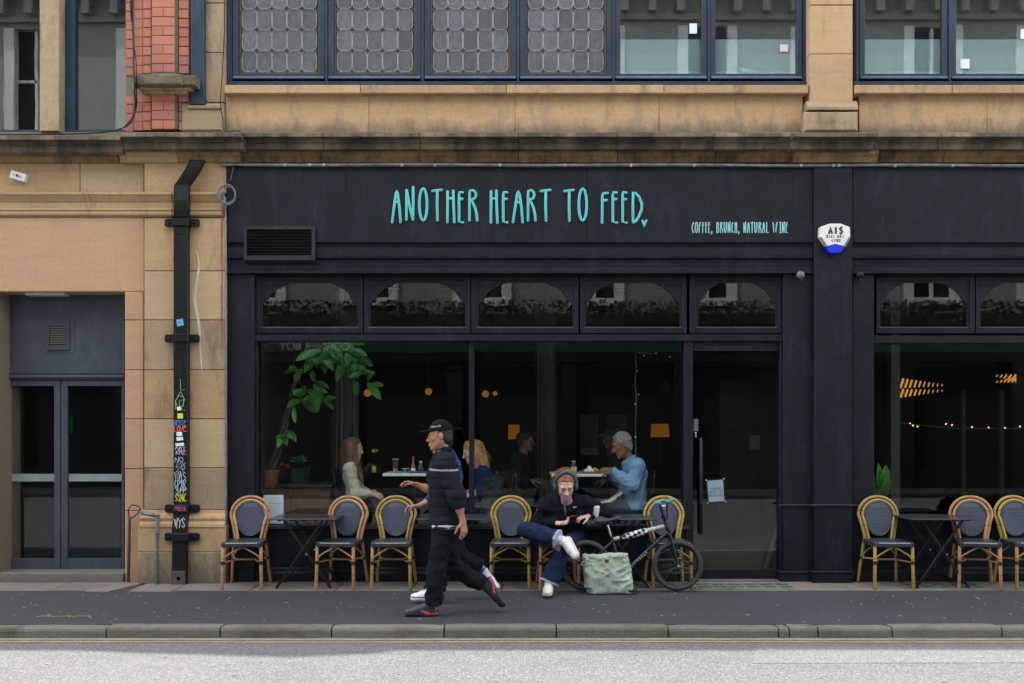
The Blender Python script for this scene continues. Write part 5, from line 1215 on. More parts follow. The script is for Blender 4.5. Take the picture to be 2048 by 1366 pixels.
while x < X(592, .74): m_.cbox(x, x+.02, .73, .751, z0, zc-.037, .005); x += .0285
m_.build('slat', timber, CN, kind='stuff')
def plantlet(name, px, py0, y, n, R_, col, label, spread=1.):
    m_ = MB(); c = P(px, py0, y)
    for i in range(n):
        d = Vector((random.gauss(0, 1), random.gauss(0, 1), abs(random.gauss(0, .8)))).normalized(); b = c+d*R_*.2; leafmesh(m_, b, c+d*R_*random.uniform(.6, 1.1), R_*.13, (0, -.6, .8), .2, 3)
    tag(m_.build(name, col, smooth=True), label, 'plant'); return m_
bush = leafmat('bush_leaf', (.03, .07, .02), (.05, .10, .03))
plantlet('small_plant', 745, 945, .75, 170, .11, bush, 'small bushy plant behind the woman near the inside table')
plantlet('counter_plant', 597, 925, .95, 50, .11, lfm, 'small leafy plant in a dark pot on the timber counter')
plantlet('red_flowers', 570, 938, .9, 60, .09, simple('red_petals', (.4, .05, .03), (.3, .03, .02)), 'cluster of red flowers on the timber counter by the trunk')
plantlet('yellow_flower', 750, 905, .65, 26, .05, simple('yellow_petals', (.5, .3, .06)), 'yellowish flower head above the little vase')
lath('planter_pot', 598, .95, zc, [(.11, .001), (.13, .17), (.135, .18), (.12, .18)], simple('teal_glaze', (.02, .055, .05), rough=.3), 'dark teal glazed pot on the timber counter', 'pot')
m_ = MB(); m_.box(X(505, .8), X(516.5, .8), .22, .8, IF, 4.1); tag(m_.build('timber_post', simple('copper_timber', (.24, .10, .045), (.2, .08, .04), 8, .5, stretch=(3, 3, .3))), 'copper coloured timber edge inside the left end of the cafe window', 'post')
cold = simple('iron_column_paint', (.055, .05, .052), (.035, .033, .036), 8, .4)
def column(px, y, r, label, cap=False):
    t = thing('iron_column', label, 'column', (X(px, y), y, IF)); m_ = MB(); n = 48; v = []; ring = [(r*(1-.09*(k_ % 3 == 0)-.03*(k_ % 3 == 1))) for k_ in range(n)]
    for z_ in (IF+.3, 3.75): v += [(X(px, y)+ring[k_]*math.cos(2*math.pi*k_/n), y+ring[k_]*math.sin(2*math.pi*k_/n), z_) for k_ in range(n)]
    m_.add(v, [(k_, (k_+1) % n, n+(k_+1) % n, n+k_) for k_ in range(n)]); m_.build('shaft', cold, t)
    m_ = MB(); m_.lathe([(r*1.5, IF), (r*1.5, IF+.12), (r*1.2, IF+.2), (r*1.1, IF+.3)], (X(px, y), y, 0), 20); m_.build('base', cold, t, smooth=True)
    m_ = MB(); m_.lathe([(r, 3.2), (r*1.15, 3.22), (r*1.02, 3.26), (r*1.02, 3.7), (r*1.4, 3.78), (r*1.5, 3.8)], (X(px, y), y, 0), 20); m_.build('capital', cold, t, smooth=True)
column(690, 1.5, .17, 'fluted dark iron column behind the tree in the left window'); column(1093, 2.4, .14, 'fluted dark iron column behind the man with headphones')
def screen(px0, px1, p0, p1, y, label):
    m_ = MB(); x0, x1, z0_, z1_ = X(px0, y), X(px1, y), Z(p1, y), Z(p0, y); nx = int((x1-x0)/.032); nz = int((z1_-z0_)/.032)
    for i in range(nx+1): x_ = x0+(x1-x0)*i/nx; m_.box(x_-.005, x_+.005, y, y+.008, z0_, z1_)
    for i in range(nz+1): z_ = z0_+(z1_-z0_)*i/nz; m_.box(x0, x1, y-.004, y+.004, z_-.005, z_+.005)
    tag(m_.build('lattice_screen', simple('lattice_metal', (.13, .125, .12)) if 'lattice_metal' not in bpy.data.materials else bpy.data.materials['lattice_metal'], kind=None), label, 'screen')
screen(645, 682, 968, 1040, 1.25, 'pale square lattice screen left of the woman with brown hair'); screen(1080, 1120, 962, 1042, 1.8, 'pale square lattice screen behind the man with headphones')
globe = emit('amber_globe', (1., .42, .09), .05); shade = emit('amber_shade', (1., .36, .035), .032); spark = emit('bulb_glow', (1., .5, .14), .6)
for px, py0, y, r, lb in ((617, 794, 3.2, .045, 'dim amber pendant globe low among the tree leaves'), (735, 786, 3.4, .052, 'amber pendant globe above the woman with brown hair'), (857, 783, 3.6, .05, 'amber pendant globe just above the walker'), (971, 788, 3.8, .05, 'amber pendant globe right of the window mullion'), (990, 787, 4.6, .035, 'smallest amber pendant globe right of the mullion')):
    t = thing('pendant_lamp', lb, 'lamp', P(px, py0, y), 'amber pendant globes in the cafe'); m_ = MB(); m_.ball(P(px, py0, y), r, 14, 10); m_.build('globe', globe, t, smooth=True); m_ = MB(); m_.tube([P(px, py0, y)+Vector((0, 0, r)), (X(px, y), y, 4.1)], .006, 5); m_.build('cord', M['rubber'], t)
for px, py0, y, w_, h_, lb in ((1028, 864, 3.0, 24, 29, 'glowing amber lampshade beside the head of the person in black'), (1320, 861, 3.4, 38, 26, 'wide glowing amber lampshade left of the cafe door')):
    t = thing('table_lamp', lb, 'lamp', P(px, py0, y)); m_ = MB(); c = P(px, py0, y); a, h = w_/2/S(y), h_/2/S(y); m_.lathe([(a, -h), (a*.92, h), (a*.9, h), (a*.98, -h)], c, 20); m_.build('lamp_shade', shade, t, smooth=True); m_ = MB(); m_.tube([c-Vector((0, 0, h)), (c.x, c.y, IF+.8)], .012, 8); m_.build('stem', M['rubber'], t)
dkp = simple('poster_board', (.028, .027, .033)); lab = simple('dim_label', (.13, .13, .14))
for px0, px1, p0, p1, y, lb in ((1160, 1197, 829, 910, 3.0, 'dark menu board with pale label behind the plate'), (1213, 1254, 829, 912, 3.05, 'second dark menu board behind the man in blue')):
    t = thing('menu_board', lb, 'board', P((px0+px1)/2, (p0+p1)/2, y)); m_ = MB(); m_.box(X(px0, y), X(px1, y), y, y+.03, Z(p1, y), Z(p0, y)); m_.build('board', dkp, t, bevel=.004)
    m_ = MB(); m_.box(X(px0, y)+.01, X(px1, y)-.01, y-.004, y, Z(p1-1, y), Z(p1-14, y)); m_.build('caption_label', lab, t); m_ = MB(); m_.box(X(px0, y)+.08, X(px1, y)-.08, y-.006, y-.004, Z(p1-6, y), Z(p1-9, y)); m_.build('printed_line', M['print'], t)
t = thing('wall_clock', 'dim round wall clock seen through the cafe window near the door', 'clock', P(1330, 776, 5.5)); m_ = MB(); m_.lathe([(.085, -.03), (.085, .0)], P(1330, 776, 5.5), 20, 'y'); m_.build('face', lab, t)
m_ = MB(); m_.lathe([(.095, -.02), (.095, .01)], P(1330, 776, 5.5), 20, 'y'); m_.build('rim', M['rubber'], t)
ID = thing('inner_door', 'dim inner double door with steel pull handles and paper notices', 'door', P(1525, 1060, 2.2)); y = 2.2
for a, b in ((1440, 1534), (1535, 1625)):
    m_ = MB(); m_.box(X(a, y), X(b, y)-.005, y, y+.05, IF+.01, Z(760, y)); l = m_.build('door_leaf', simple('inner_door_paint', (.018, .017, .018)) if a == 1440 else bpy.data.materials['inner_door_paint'], ID, bevel=.004)
for s_, px in ((1, 1526), (-1, 1548)):
    m_ = MB(); m_.tube(curve([P(px+s_*5, 898, y-.01), P(px, 900, y-.07), P(px-s_*1, 908, y-.08), P(px-s_*1, 950, y-.08), P(px, 956, y-.07), P(px+s_*5, 958, y-.01)], 4), .011, 8); m_.build('pull_handle', simple('dull_steel', (.13, .12, .11), rough=.35, metal=.7) if px == 1526 else bpy.data.materials['dull_steel'], ID, smooth=True)
for a, b in ((1499, 1520), (1553, 1560)): m_ = MB(); m_.box(X(a, y), X(b, y), y-.004, y, Z(899, y), Z(871, y)); m_.build('paper_notice', simple('dim_paper', (.22, .23, .24)) if a == 1499 else bpy.data.materials['dim_paper'], ID)
SL = thing('string_light', 'wire with tiny lights hanging down inside the right cafe window', 'lights', P(1275, 700, .35)); pts = [P(1304, 708, .35), P(1290, 706, .35), P(1272, 708, .35), P(1273, 740, .34), P(1270, 765, .35), P(1273, 800, .33), P(1271, 850, .35), P(1272, 930, .35)]
m_ = MB(); m_.tube(curve(pts, 4), .007, 5); m_.build('wire', simple('grey_wire', (.045, .045, .05)), SL)
for px, py0 in ((1288, 711), (1312, 706), (1274, 742), (1277, 789), (1270, 808), (1271, 874), (1340, 714)): m_ = MB(); m_.ball(P(px, py0, .34), .008, 8, 6); m_.build('bulb', M['paper'], SL, smooth=True)
# right shop
y = 2.6
def slat_lamp(px0, px1, rows, label, n, lean=5, shrink=.8):
    t = thing('slatted_lamp', label, 'lamp', P((px0+px1)/2, rows[0][0], y)); m_ = MB()
    for r, (pa, pb) in enumerate(rows):
        for i in range(n):
            u = i/(n-1) if n > 1 else 0; k_ = 1-shrink*u if shrink > 0 else 1+shrink*(1-u); px = px0+(px1-px0)*u; c_ = (pa+pb)/2+(4*u if r == 0 else -5*u); h = (pb-pa)/2*k_
            q = MB(); q.bar(P(px-lean*k_, c_+h, y+u*.6), P(px+lean*k_, c_-h, y+u*.6), .013*max(k_, .35), .006); q.build('lamp_slat', spark2, t)
spark2 = emit('amber_slat', (1., .47, .08), .15)
slat_lamp(1804, 1884, [(757, 776), (778, 795)], 'glowing amber slatted lamp at the left of the right shop window', 10, 3)
slat_lamp(1994, 2036, [(745, 758), (758, 769)], 'glowing amber slatted lamp at the right edge of the photo', 6, 5, -.7)
SR = thing('bulb_string', 'sagging string of warm bulbs across the right shop window', 'lights', P(1900, 850, 2.0))
pts = [P(1802, 845, 2), P(1830, 849, 2), P(1870, 853, 2), P(1920, 857, 2), P(1970, 857, 2), P(2030, 857, 2), P(2120, 852, 2)]; m_ = MB(); m_.tube(curve(pts, 4), .008, 5); m_.build('wire', simple('pale_wire', (.12, .11, .09)), SR)
for px, py0 in ((1820, 847), (1826, 851), (1835, 853), (1892, 848), (1904, 850), (1944, 854), (1977, 855), (2010, 856), (2040, 853)): m_ = MB(); m_.ball(P(px, py0, 2), .010, 8, 6); m_.build('bulb', spark, SR, smooth=True)
VP = thing('window_plant', 'bright green leafy plant in the left corner of the right shop window', 'plant', P(1764, 1000, .4))
for b, t_, w_ in (((1757, 985), (1772, 928), 13), ((1760, 990), (1777, 950), 11), ((1755, 992), (1756, 925), 10), ((1760, 995), (1776, 975), 9), ((1754, 998), (1768, 968), 9), ((1752, 990), (1742, 950), 9)):
    m_ = MB(); leafmesh(m_, P(*b, .45), P(*t_, .34), w_/S(.4)*.95, (.2, -1, .4), .15); m_.build('leaf', lf2 if 'lf2' in globals() else globals().setdefault('lf2', leafmat('bright_leaf', (.06, .22, .03), (.09, .30, .05))), VP, smooth=True)
m_ = MB(); m_.lathe([(.07, Z(1030, .42)), (.1, Z(998, .42)), (.09, Z(998, .42))], (X(1756, .42), .42, 0), 14); m_.build('pot', terra, VP, smooth=True)
m_ = MB(); m_.box(X(1782, .6), X(1800, .6), .6, .75, IF, 4.1); tag(m_.build('inner_post', simple('inner_post_paint', (.02, .02, .022))), 'dark post just inside the right shop window', 'post')
for px, w_, lb in ((1925, 6, 'slim grey blue post inside the right shop, left one'), (2000, 9, 'slim grey blue post inside the right shop, right one')):
    m_ = MB(); y2 = 3.0; m_.box(X(px, y2), X(px+w_, y2), y2, y2+.06, IF, Z(780, y2)); tag(m_.build('shop_post', simple('bluish_post', (.08, .11, .13)) if px == 1925 else bpy.data.materials['bluish_post']), lb, 'post')
# behind the grey double door
y = 2.4; ZL = Z(1146, .27)
EX = thing('exit_sign', 'dim green exit sign glowing behind the grey double door', 'sign', P(123, 848, y)); m_ = MB(); m_.box(X(99, y), X(148, y), y, y+.04, Z(867, y), Z(831, y)); m_.build('housing', M['rubber'], EX); m_ = MB(); m_.box(X(101, y), X(146, y), y-.004, y-.001, Z(865, y), Z(833, y)); m_.build('panel', emit('green_panel', (.01, .22, .05), .02), EX)
for px, lb in ((78, 'left warm bulb behind the grey double door'), (103, 'middle warm bulb behind the grey double door'), (138, 'right warm bulb behind the grey double door')):
    m_ = MB(); m_.ball(P(px, 865, 3.4), .03, 10, 7); tag(m_.build('warm_bulb', emit('warm_bulb_glow', (1., .5, .2), .12) if px == 78 else bpy.data.materials['warm_bulb_glow'], smooth=True), lb, 'bulb', 'warm bulbs in the lobby')
m_ = MB(); m_.box(X(-2, .9), X(24, .9), .9, 1.1, ZL, 2.9); tag(m_.build('lobby_pillar', simple('grey_plaster', (.20, .19, .18))), 'pale grey pillar inside the far left door glass', 'pillar')
m_ = MB(); m_.box(X(26, 1.6), X(240, 1.6), 1.6, 2.1, ZL, Z(985, 1.6)); tag(m_.build('lobby_desk', simple('teal_desk', (.035, .085, .10), rough=.4), bevel=.01), 'dim teal desk inside the grey double door', 'desk')
m_ = MB(); m_.box(X(60, 3.2), X(66, 3.2), 3.2, 3.3, ZL, 2.9); m_.box(X(0, 3.2), X(112, 3.2), 3.18, 3.2, Z(840, 3.2), Z(812, 3.2)); tag(m_.build('lobby_screen', simple('blue_grey_panel', (.10, .14, .16))), 'dim blue grey panel on a post deep behind the grey double door', 'screen')
# ================================================================ SMOOTH BODIES (distance fields turned into one continuous surface)
def _ax(lo, hi, res, fine):
    out = [lo]; x = lo
    while x < hi:
        r = res
        for a, b, q in fine:
            if a-res <= x <= b: r = min(r, q)
        x += r; out.append(x)
    return np.array(out, np.float32)
class Sdf:
    def __init__(s, lo, hi, res, fine=()):
        s.ax = [_ax(lo[i], hi[i], res, [(f[0][i], f[1][i], f[2]) for f in fine]) for i in range(3)]
        s.d = np.full([len(a) for a in s.ax], 1., np.float32)
    def _sub(s, lo, hi):
        sl = []
        for i in range(3):
            a = np.searchsorted(s.ax[i], lo[i]); b = np.searchsorted(s.ax[i], hi[i])
            if b-a < 1: return None
            sl.append(slice(max(a-1, 0), b+1))
        g = np.meshgrid(*[s.ax[i][sl[i]] for i in range(3)], indexing='ij', sparse=True)
        return tuple(sl), g
    def op(s, sl, d, k, op):
        a = s.d[sl]
        if op == 'u':
            h = np.maximum(k-np.abs(a-d), 0)/k; s.d[sl] = np.minimum(a, d)-h*h*k*.25
        elif op == 's':
            d = -d; h = np.maximum(k-np.abs(a-d), 0)/k; s.d[sl] = np.maximum(a, d)+h*h*k*.25
        else: s.d[sl] = np.maximum(a, d)
    def cone(s, a, b, ra, rb=None, k=.03, op='u'):
        rb = ra if rb is None else rb; a = np.array(a, float); b = np.array(b, float); m = max(ra, rb)+k+.02
        r = s._sub(np.minimum(a, b)-m, np.maximum(a, b)+m)
        if r is None: return s
        sl, (x, y, z) = r; ab = b-a; L = max(ab@ab, 1e-9)
        t = np.clip(((x-a[0])*ab[0]+(y-a[1])*ab[1]+(z-a[2])*ab[2])/L, 0, 1)
        d = np.sqrt((x-a[0]-t*ab[0])**2+(y-a[1]-t*ab[1])**2+(z-a[2]-t*ab[2])**2)-(ra+(rb-ra)*t)
        s.op(sl, d, k, op); return s
    def ell(s, c, r, ax=None, k=.03, op='u'):
        c = np.array(c, float); ax = np.eye(3) if ax is None else np.array(ax, float); m = max(r)+k+.02
        q = s._sub(c-m, c+m)
        if q is None: return s
        sl, (x, y, z) = q; x = x-c[0]; y = y-c[1]; z = z-c[2]
        p = [x*ax[i][0]+y*ax[i][1]+z*ax[i][2] for i in range(3)]
        k0 = np.sqrt(sum((p[i]/r[i])**2 for i in range(3))); k1 = np.sqrt(sum((p[i]/r[i]**2)**2 for i in range(3)))+1e-6
        s.op(sl, k0*(k0-1)/k1, k, op); return s
    def rbox(s, c, h, ax=None, rad=.01, k=.01, op='u'):
        c = np.array(c, float); ax = np.eye(3) if ax is None else np.array(ax, float); m = sum(h)+k+.02
        sl, (x, y, z) = s._sub(c-m, c+m); x = x-c[0]; y = y-c[1]; z = z-c[2]
        p = [np.abs(x*ax[i][0]+y*ax[i][1]+z*ax[i][2])-(h[i]-rad) for i in range(3)]
        d = np.sqrt(sum(np.maximum(q, 0)**2 for q in p))+np.minimum(np.maximum(np.maximum(p[0], p[1]), p[2]), 0)-rad
        s.op(sl, d, k, op); return s
    def blank(s): q = object.__new__(Sdf); q.ax = s.ax; q.d = np.full(s.d.shape, 1., np.float32); return q
    def join(s, o, k=.03): s.op((slice(None),)*3, o.d, k, 'u'); return s
    def cut(s, p, n, rad=.2):
        p = np.array(p, float); n = np.array(n, float); n = n/np.linalg.norm(n)
        r = s._sub(p-rad, p+rad)
        if r is None: return s
        sl, (x, y, z) = r; d = (x-p[0])*n[0]+(y-p[1])*n[1]+(z-p[2])*n[2]
        lim = np.sqrt((x-p[0])**2+(y-p[1])**2+(z-p[2])**2)-rad
        d = np.where(lim < 0, d, -1.); s.d[sl] = np.maximum(s.d[sl], d); return s
    def warp(s, fn):
        i = np.nonzero(np.abs(s.d) < .04)
        s.d[i] += fn(s.ax[0][i[0]], s.ax[1][i[1]], s.ax[2][i[2]]); return s
    def mesh(s):
        d = s.d; d[0] = d[-1] = 1; d[:, 0] = d[:, -1] = 1; d[:, :, 0] = d[:, :, -1] = 1
        n = d < 0; nx, ny, nz = d.shape
        cnt = np.zeros((nx-1, ny-1, nz-1), np.int8)
        C8 = [(i, j, k) for i in (0, 1) for j in (0, 1) for k in (0, 1)]
        for i, j, k in C8: cnt += n[i:nx-1+i, j:ny-1+j, k:nz-1+k]
        I = np.nonzero((cnt > 0) & (cnt < 8)); N = len(I[0])
        vals = np.stack([d[I[0]+i, I[1]+j, I[2]+k] for i, j, k in C8], 1)
        acc = np.zeros((N, 3)); w = np.zeros(N)
        for a in range(8):
            for b in range(a+1, 8):
                ca, cb = C8[a], C8[b]
                if sum(abs(p-q) for p, q in zip(ca, cb)) != 1: continue
                va, vb = vals[:, a], vals[:, b]; m = (va < 0) != (vb < 0)
                t = np.where(m, va/np.where(m, va-vb, 1), 0)
                for ax in range(3): acc[:, ax] += np.where(m, ca[ax]+(cb[ax]-ca[ax])*t, 0)
                w += m
        acc /= w[:, None]; V = np.zeros((N, 3))
        for ax in range(3):
            A = s.ax[ax]; V[:, ax] = A[I[ax]]+(A[I[ax]+1]-A[I[ax]])*acc[:, ax]
        idx = -np.ones((nx-1, ny-1, nz-1), np.int32); idx[I] = np.arange(N)
        Q = []
        for ax in range(3):
            u, v = (ax+1) % 3, (ax+2) % 3
            lo = [slice(None)]*3; hi = [slice(None)]*3; lo[ax] = slice(0, -1); hi[ax] = slice(1, None)
            E = np.array(np.nonzero(n[tuple(lo)] != n[tuple(hi)]))
            ok = (E[u] > 0) & (E[v] > 0) & (E[u] < d.shape[u]-1) & (E[v] < d.shape[v]-1); E = E[:, ok]
            f = []
            for du, dv in ((-1, -1), (0, -1), (0, 0), (-1, 0)):
                e = E.copy(); e[u] += du; e[v] += dv; f.append(idx[e[0], e[1], e[2]])
            f = np.stack(f, 1); fl = ~n[E[0], E[1], E[2]]; f[fl] = f[fl][:, ::-1]; Q.append(f)
        return V, np.concatenate(Q)
def sdf_obj(name, s, mat, parent, colfn=None, label=None):
    V, Q = s.mesh(); me = bpy.data.meshes.new(name)
    me.vertices.add(len(V)); me.vertices.foreach_set('co', V.astype(np.float32).ravel())
    me.loops.add(len(Q)*4); me.loops.foreach_set('vertex_index', Q.astype(np.int32).ravel())
    me.polygons.add(len(Q)); me.polygons.foreach_set('loop_start', np.arange(0, len(Q)*4, 4, dtype=np.int32)); me.polygons.foreach_set('use_smooth', np.ones(len(Q), bool))
    me.update(calc_edges=True); me.validate()
    if colfn is not None:
        at = me.color_attributes.new('Col', 'FLOAT_COLOR', 'POINT'); c = np.ones((len(V), 4), np.float32); c[:, :3] = colfn(V); at.data.foreach_set('color', c.ravel())
    me.materials.append(mat); o = bpy.data.objects.new(name, me); link(o, parent); return tag(o, label)
def vcol(name, rough=.6, var=.12, bump=.002, bscale=120, spec=.5, stretch=(1, 1, 1)):
    m = NT(name); a = m.n('VertexColor', {'layer_name': 'Col'}).outputs[0]
    n = m.noise(m.pos('pos', stretch), bscale*.3, 5)
    col = m.mix(1., a, m.math('ADD', m.math('MULTIPLY', n, var*2), 1-var), 'MULTIPLY')
    kw = {}
    b = m.bsdf(col, rough, 0, m.noise(m.pos('pos', stretch), bscale, 4), bdist=bump, bstr=.6, Specular_IOR_Level=spec); return m.mat
M['skin'] = vcol('skin', .55, .1, .0012, 150, spec=.35); M['cloth'] = vcol('woven_cloth', .9, .2, .002, 220, spec=.12); M['hair'] = vcol('hair', .55, .45, .006, 130, stretch=(1, 1, .3)); M['shoe'] = vcol('shoe_leather', .5, .1, .001)
M['denim'] = vcol('denim', .9, .35, .0015, 300, spec=.12)
def A3(v): return np.array(v, float)
def nrm(v): v = A3(v); return v/np.linalg.norm(v)
def lerp(a, b, t): return A3(a)*(1-t)+A3(b)*t
_T = np.random.RandomState(3).rand(32, 32, 32).astype(np.float32)*2-1
def vn(x, y, z):
    """lattice noise, -1 to 1"""
    i = [np.floor(q).astype(int) for q in (x, y, z)]; f = [q-j for q, j in zip((x, y, z), i)]; f = [q*q*(3-2*q) for q in f]; out = 0
    for dx in (0, 1):
        for dy in (0, 1):
            for dz in (0, 1):
                w = (f[0] if dx else 1-f[0])*(f[1] if dy else 1-f[1])*(f[2] if dz else 1-f[2]); out = out+w*_T[(i[0]+dx) % 32, (i[1]+dy) % 32, (i[2]+dz) % 32]
    return out
def wrinkle(a, f=38., seed=0.):
    g = f/3.4
    def fn(x, y, z):
        wx, wz = .05*vn(x*5+seed, y*5, z*5), .05*vn(x*5, y*5+seed+9, z*5)
        u = 1-2.6*np.abs(vn((x+wx)*g*.8+seed*7, y*g*.6, (z+wz)*g*1.7)); v = 1-2.6*np.abs(vn((x+z)*g*.9+3, y*g+seed*5, (z-x)*g*1.3)); h = vn(x*g*3, y*g*3, z*g*3+seed)
        return -a*(.75*np.clip(u, -.6, 1)+.55*np.clip(v, -.6, 1)+.18*h)
    return fn
class Head:
    def __init__(h, c, f, u, s=1.):
        h.c = A3(c); h.f = nrm(f); h.r = nrm(np.cross(h.f, A3(u))); h.u = np.cross(h.r, h.f); h.s = s; h.ax = [h.r, h.f, h.u]
    def L(h, x, y, z): return h.c+(h.r*x+h.f*y+h.u*z)*h.s
    def loc(h, V): q = (V-h.c)/h.s; return q@h.r, q@h.f, q@h.u
    def cone(h, s, a, b, ra, rb=None, k=.02, op='u'): s.cone(h.L(*a), h.L(*b), ra*h.s, (ra if rb is None else rb)*h.s, k, op)
    def ell(h, s, c, r, k=.02, op='u'): s.ell(h.L(*c), [q*h.s for q in r], h.ax, k, op)
    def skin(h, s):
        h.ell(s, (0, -.012, .038), (.074, .094, .086)); h.ell(s, (0, .03, -.025), (.06, .064, .085), .03)
        for q in (-1, 1):
            h.cone(s, (q*.054, .0, -.05), (q*.018, .066, -.098), .017, .016, .03); h.ell(s, (q*.04, .06, -.018), (.021, .02, .018), .02)
        h.ell(s, (0, .07, -.1), (.026, .021, .019), .02); h.cone(s, (-.042, .076, .026), (.042, .076, .026), .014, None, .018)
        for q in (-1, 1): h.ell(s, (q*.031, .099, .006), (.018, .016, .011), .012, 's')
        for q in (-1, 1): h.ell(s, (q*.031, .079, .005), (.0135, .0125, .0115), .003)
        h.cone(s, (0, .085, .016), (0, .111, -.03), .0075, .0125, .012)
        for q in (-1, 1): h.ell(s, (q*.012, .098, -.034), (.008, .01, .007), .006)
        h.cone(s, (-.019, .083, -.058), (.019, .083, -.058), .0085, None, .01); h.cone(s, (-.016, .082, -.069), (.016, .082, -.069), .0085, None, .008)
        h.cone(s, (-.022, .094, -.0635), (.022, .094, -.0635), .0025, None, .004, 's')
        for q in (-1, 1): h.ell(s, (q*.079, -.008, -.002), (.011, .021, .032), .008)
    def colour(h, V, base, brow=(.05, .03, .02), beard=None, lips=None, down=False):
        c = np.tile(np.array(base, float), (len(V), 1)); x, y, z = h.loc(V); ax = np.abs(x)
        near = (ax < .11) & (y < .16) & (y > -.13) & (np.abs(z) < .16)
        def blend(mask, col): c[:] = c*(1-mask[:, None])+np.array(col)*mask[:, None]
        sm = lambda e0, e1, v: np.clip((v-e0)/(e1-e0), 0, 1)
        lips = lips or (base[0]*.82, base[1]*.68, base[2]*.66)
        blend(near*(y > .07)*sm(.012, .006, np.abs(z+.0635))*sm(.027, .018, ax), lips)
        blend(near*(y > .05)*.35*sm(.02, .006, np.hypot(ax-.042, (z+.022)*1.2)), (base[0]*1.05, base[1]*.72, base[2]*.68))
        blend(near*(y > .05)*sm(.0075, .004, np.abs(z-.028+.25*np.maximum(ax-.035, 0)))*sm(.05, .044, ax)*sm(.012, .016, ax), brow)
        eye = near*(y > .06)*sm(.0145, .011, np.hypot(ax-.031, (z-.004)*2.2))
        if down: blend(eye, tuple(q*.62 for q in base)); blend(near*(y > .06)*sm(.003, .0015, np.abs(z+.001))*sm(.016, .013, np.abs(ax-.031)), (.04, .02, .015)); eye = eye*0
        blend(eye, (.6, .58, .55)); blend((not down)*near*(y > .06)*sm(.0062, .004, np.hypot(ax-.031, z-.004)), (.03, .02, .015))
        blend(near*(y > .06)*sm(.0045, .002, np.abs(z-.0105+.002))*sm(.017, .014, np.abs(ax-.031)), tuple(q*.35 for q in base))
        if beard is not None:
            k = near*sm(-.038, -.058, z)*sm(.0, .03, y)*(1-sm(.012, .006, np.abs(z+.0635))*sm(.027, .018, ax))
            k = np.maximum(k, near*(y > .07)*sm(-.04, -.046, z)*sm(-.062, -.056, z)*0.9); blend(k*beard[3], beard[:3])
        return c
def hand(s, w, d, pn, thumb, curl=.5, size=1., spread=1.):
    """palm with four unequal bent fingers and a thumb leaving its side; pn = way the palm faces"""
    w = A3(w); d = nrm(d); pn = A3(pn); pn = nrm(pn-d*(pn@d)); sd = np.cross(d, pn); sd = sd if sd@A3(thumb) > 0 else -sd
    z = size; kn = []
    for i, off in enumerate((.03, .010, -.010, -.028)):
        k_ = w+d*(.088-.006*abs(i-1.2))*z+sd*off*z; kn.append(k_); s.cone(w+sd*off*.45*z, k_, .0145*z, .0105*z, .014)
    for i, (k_, L) in enumerate(zip(kn, (.070, .079, .073, .056))):
        a = 0.; p = k_; dd = nrm(d+sd*(.10-.075*i)*spread)
        for j, fr in enumerate((.44, .31, .25)):
            a += curl*(.7, 1.0, .7)[j]*(1+.08*i); v = dd*math.cos(a)+pn*math.sin(a); q = p+v*L*fr*z
            s.cone(p, q, (.0092-.0010*j)*z, (.0084-.0010*j)*z, .004); p = q
    p = w+d*.018*z+sd*.02*z; v = nrm(d*.55+sd*.75+pn*.3); q = p+v*.046*z; s.cone(p, q, .0145*z, .0105*z, .012)
    v = nrm(d*.85+sd*.25+pn*(.3+curl*.3)); r = q+v*.032*z; s.cone(q, r, .0102*z, .009*z, .006); s.cone(r, r+nrm(v+pn*.3)*.026*z, .009*z, .0075*z, .004)
def torso(s, J, o=0., k=.05, w=1., belly=0.):
    ax = nrm(A3(J['shR'])-A3(J['shL'])); pel, ch, nk = A3(J['pel']), A3(J['chest']), A3(J['neck'])
    wa = lerp(pel, ch, .45)+A3(J.get('bulge', (0, 0, 0)))
    s.cone(J['hipL'], J['hipR'], .095*w+o, None, k)
    for q in (-1, 1):
        s.cone(pel+ax*q*.055*w, wa+ax*q*.05*w, .098*w+o, .09*w+belly+o, k); s.cone(wa+ax*q*.05*w, ch+ax*q*.07*w, .09*w+belly+o, .098*w+o, k)
        sh = A3(J['shR'] if q > 0 else J['shL']); s.cone(lerp(ch, nk, .65), sh, .062*w+o, .052*w+o, k); s.cone(ch+ax*q*.07*w, sh, .085*w+o, .055*w+o, k)
    s.cone(ch, lerp(ch, nk, .8), .09*w+o, .06*w+o, k)
def limb(s, a, b, c, r, o=0., k=.03, r3=None):
    s.cone(a, b, r[0]+o, r[1]+o, k); s.cone(b, c, r[1]+o, r[2]+(o if r3 is None else r3), k)
    m = lerp(b, c, .3); s.cone(lerp(b, c, .12), lerp(b, c, .5), r[1]*1.02+o, r[1]*.9+o, k)
ARM = (.05, .041, .027); LEG = (.085, .056, .037)
def bounds(pts, m=.16): P_ = np.array([A3(p) for p in pts]); return P_.min(0)-m, P_.max(0)+m
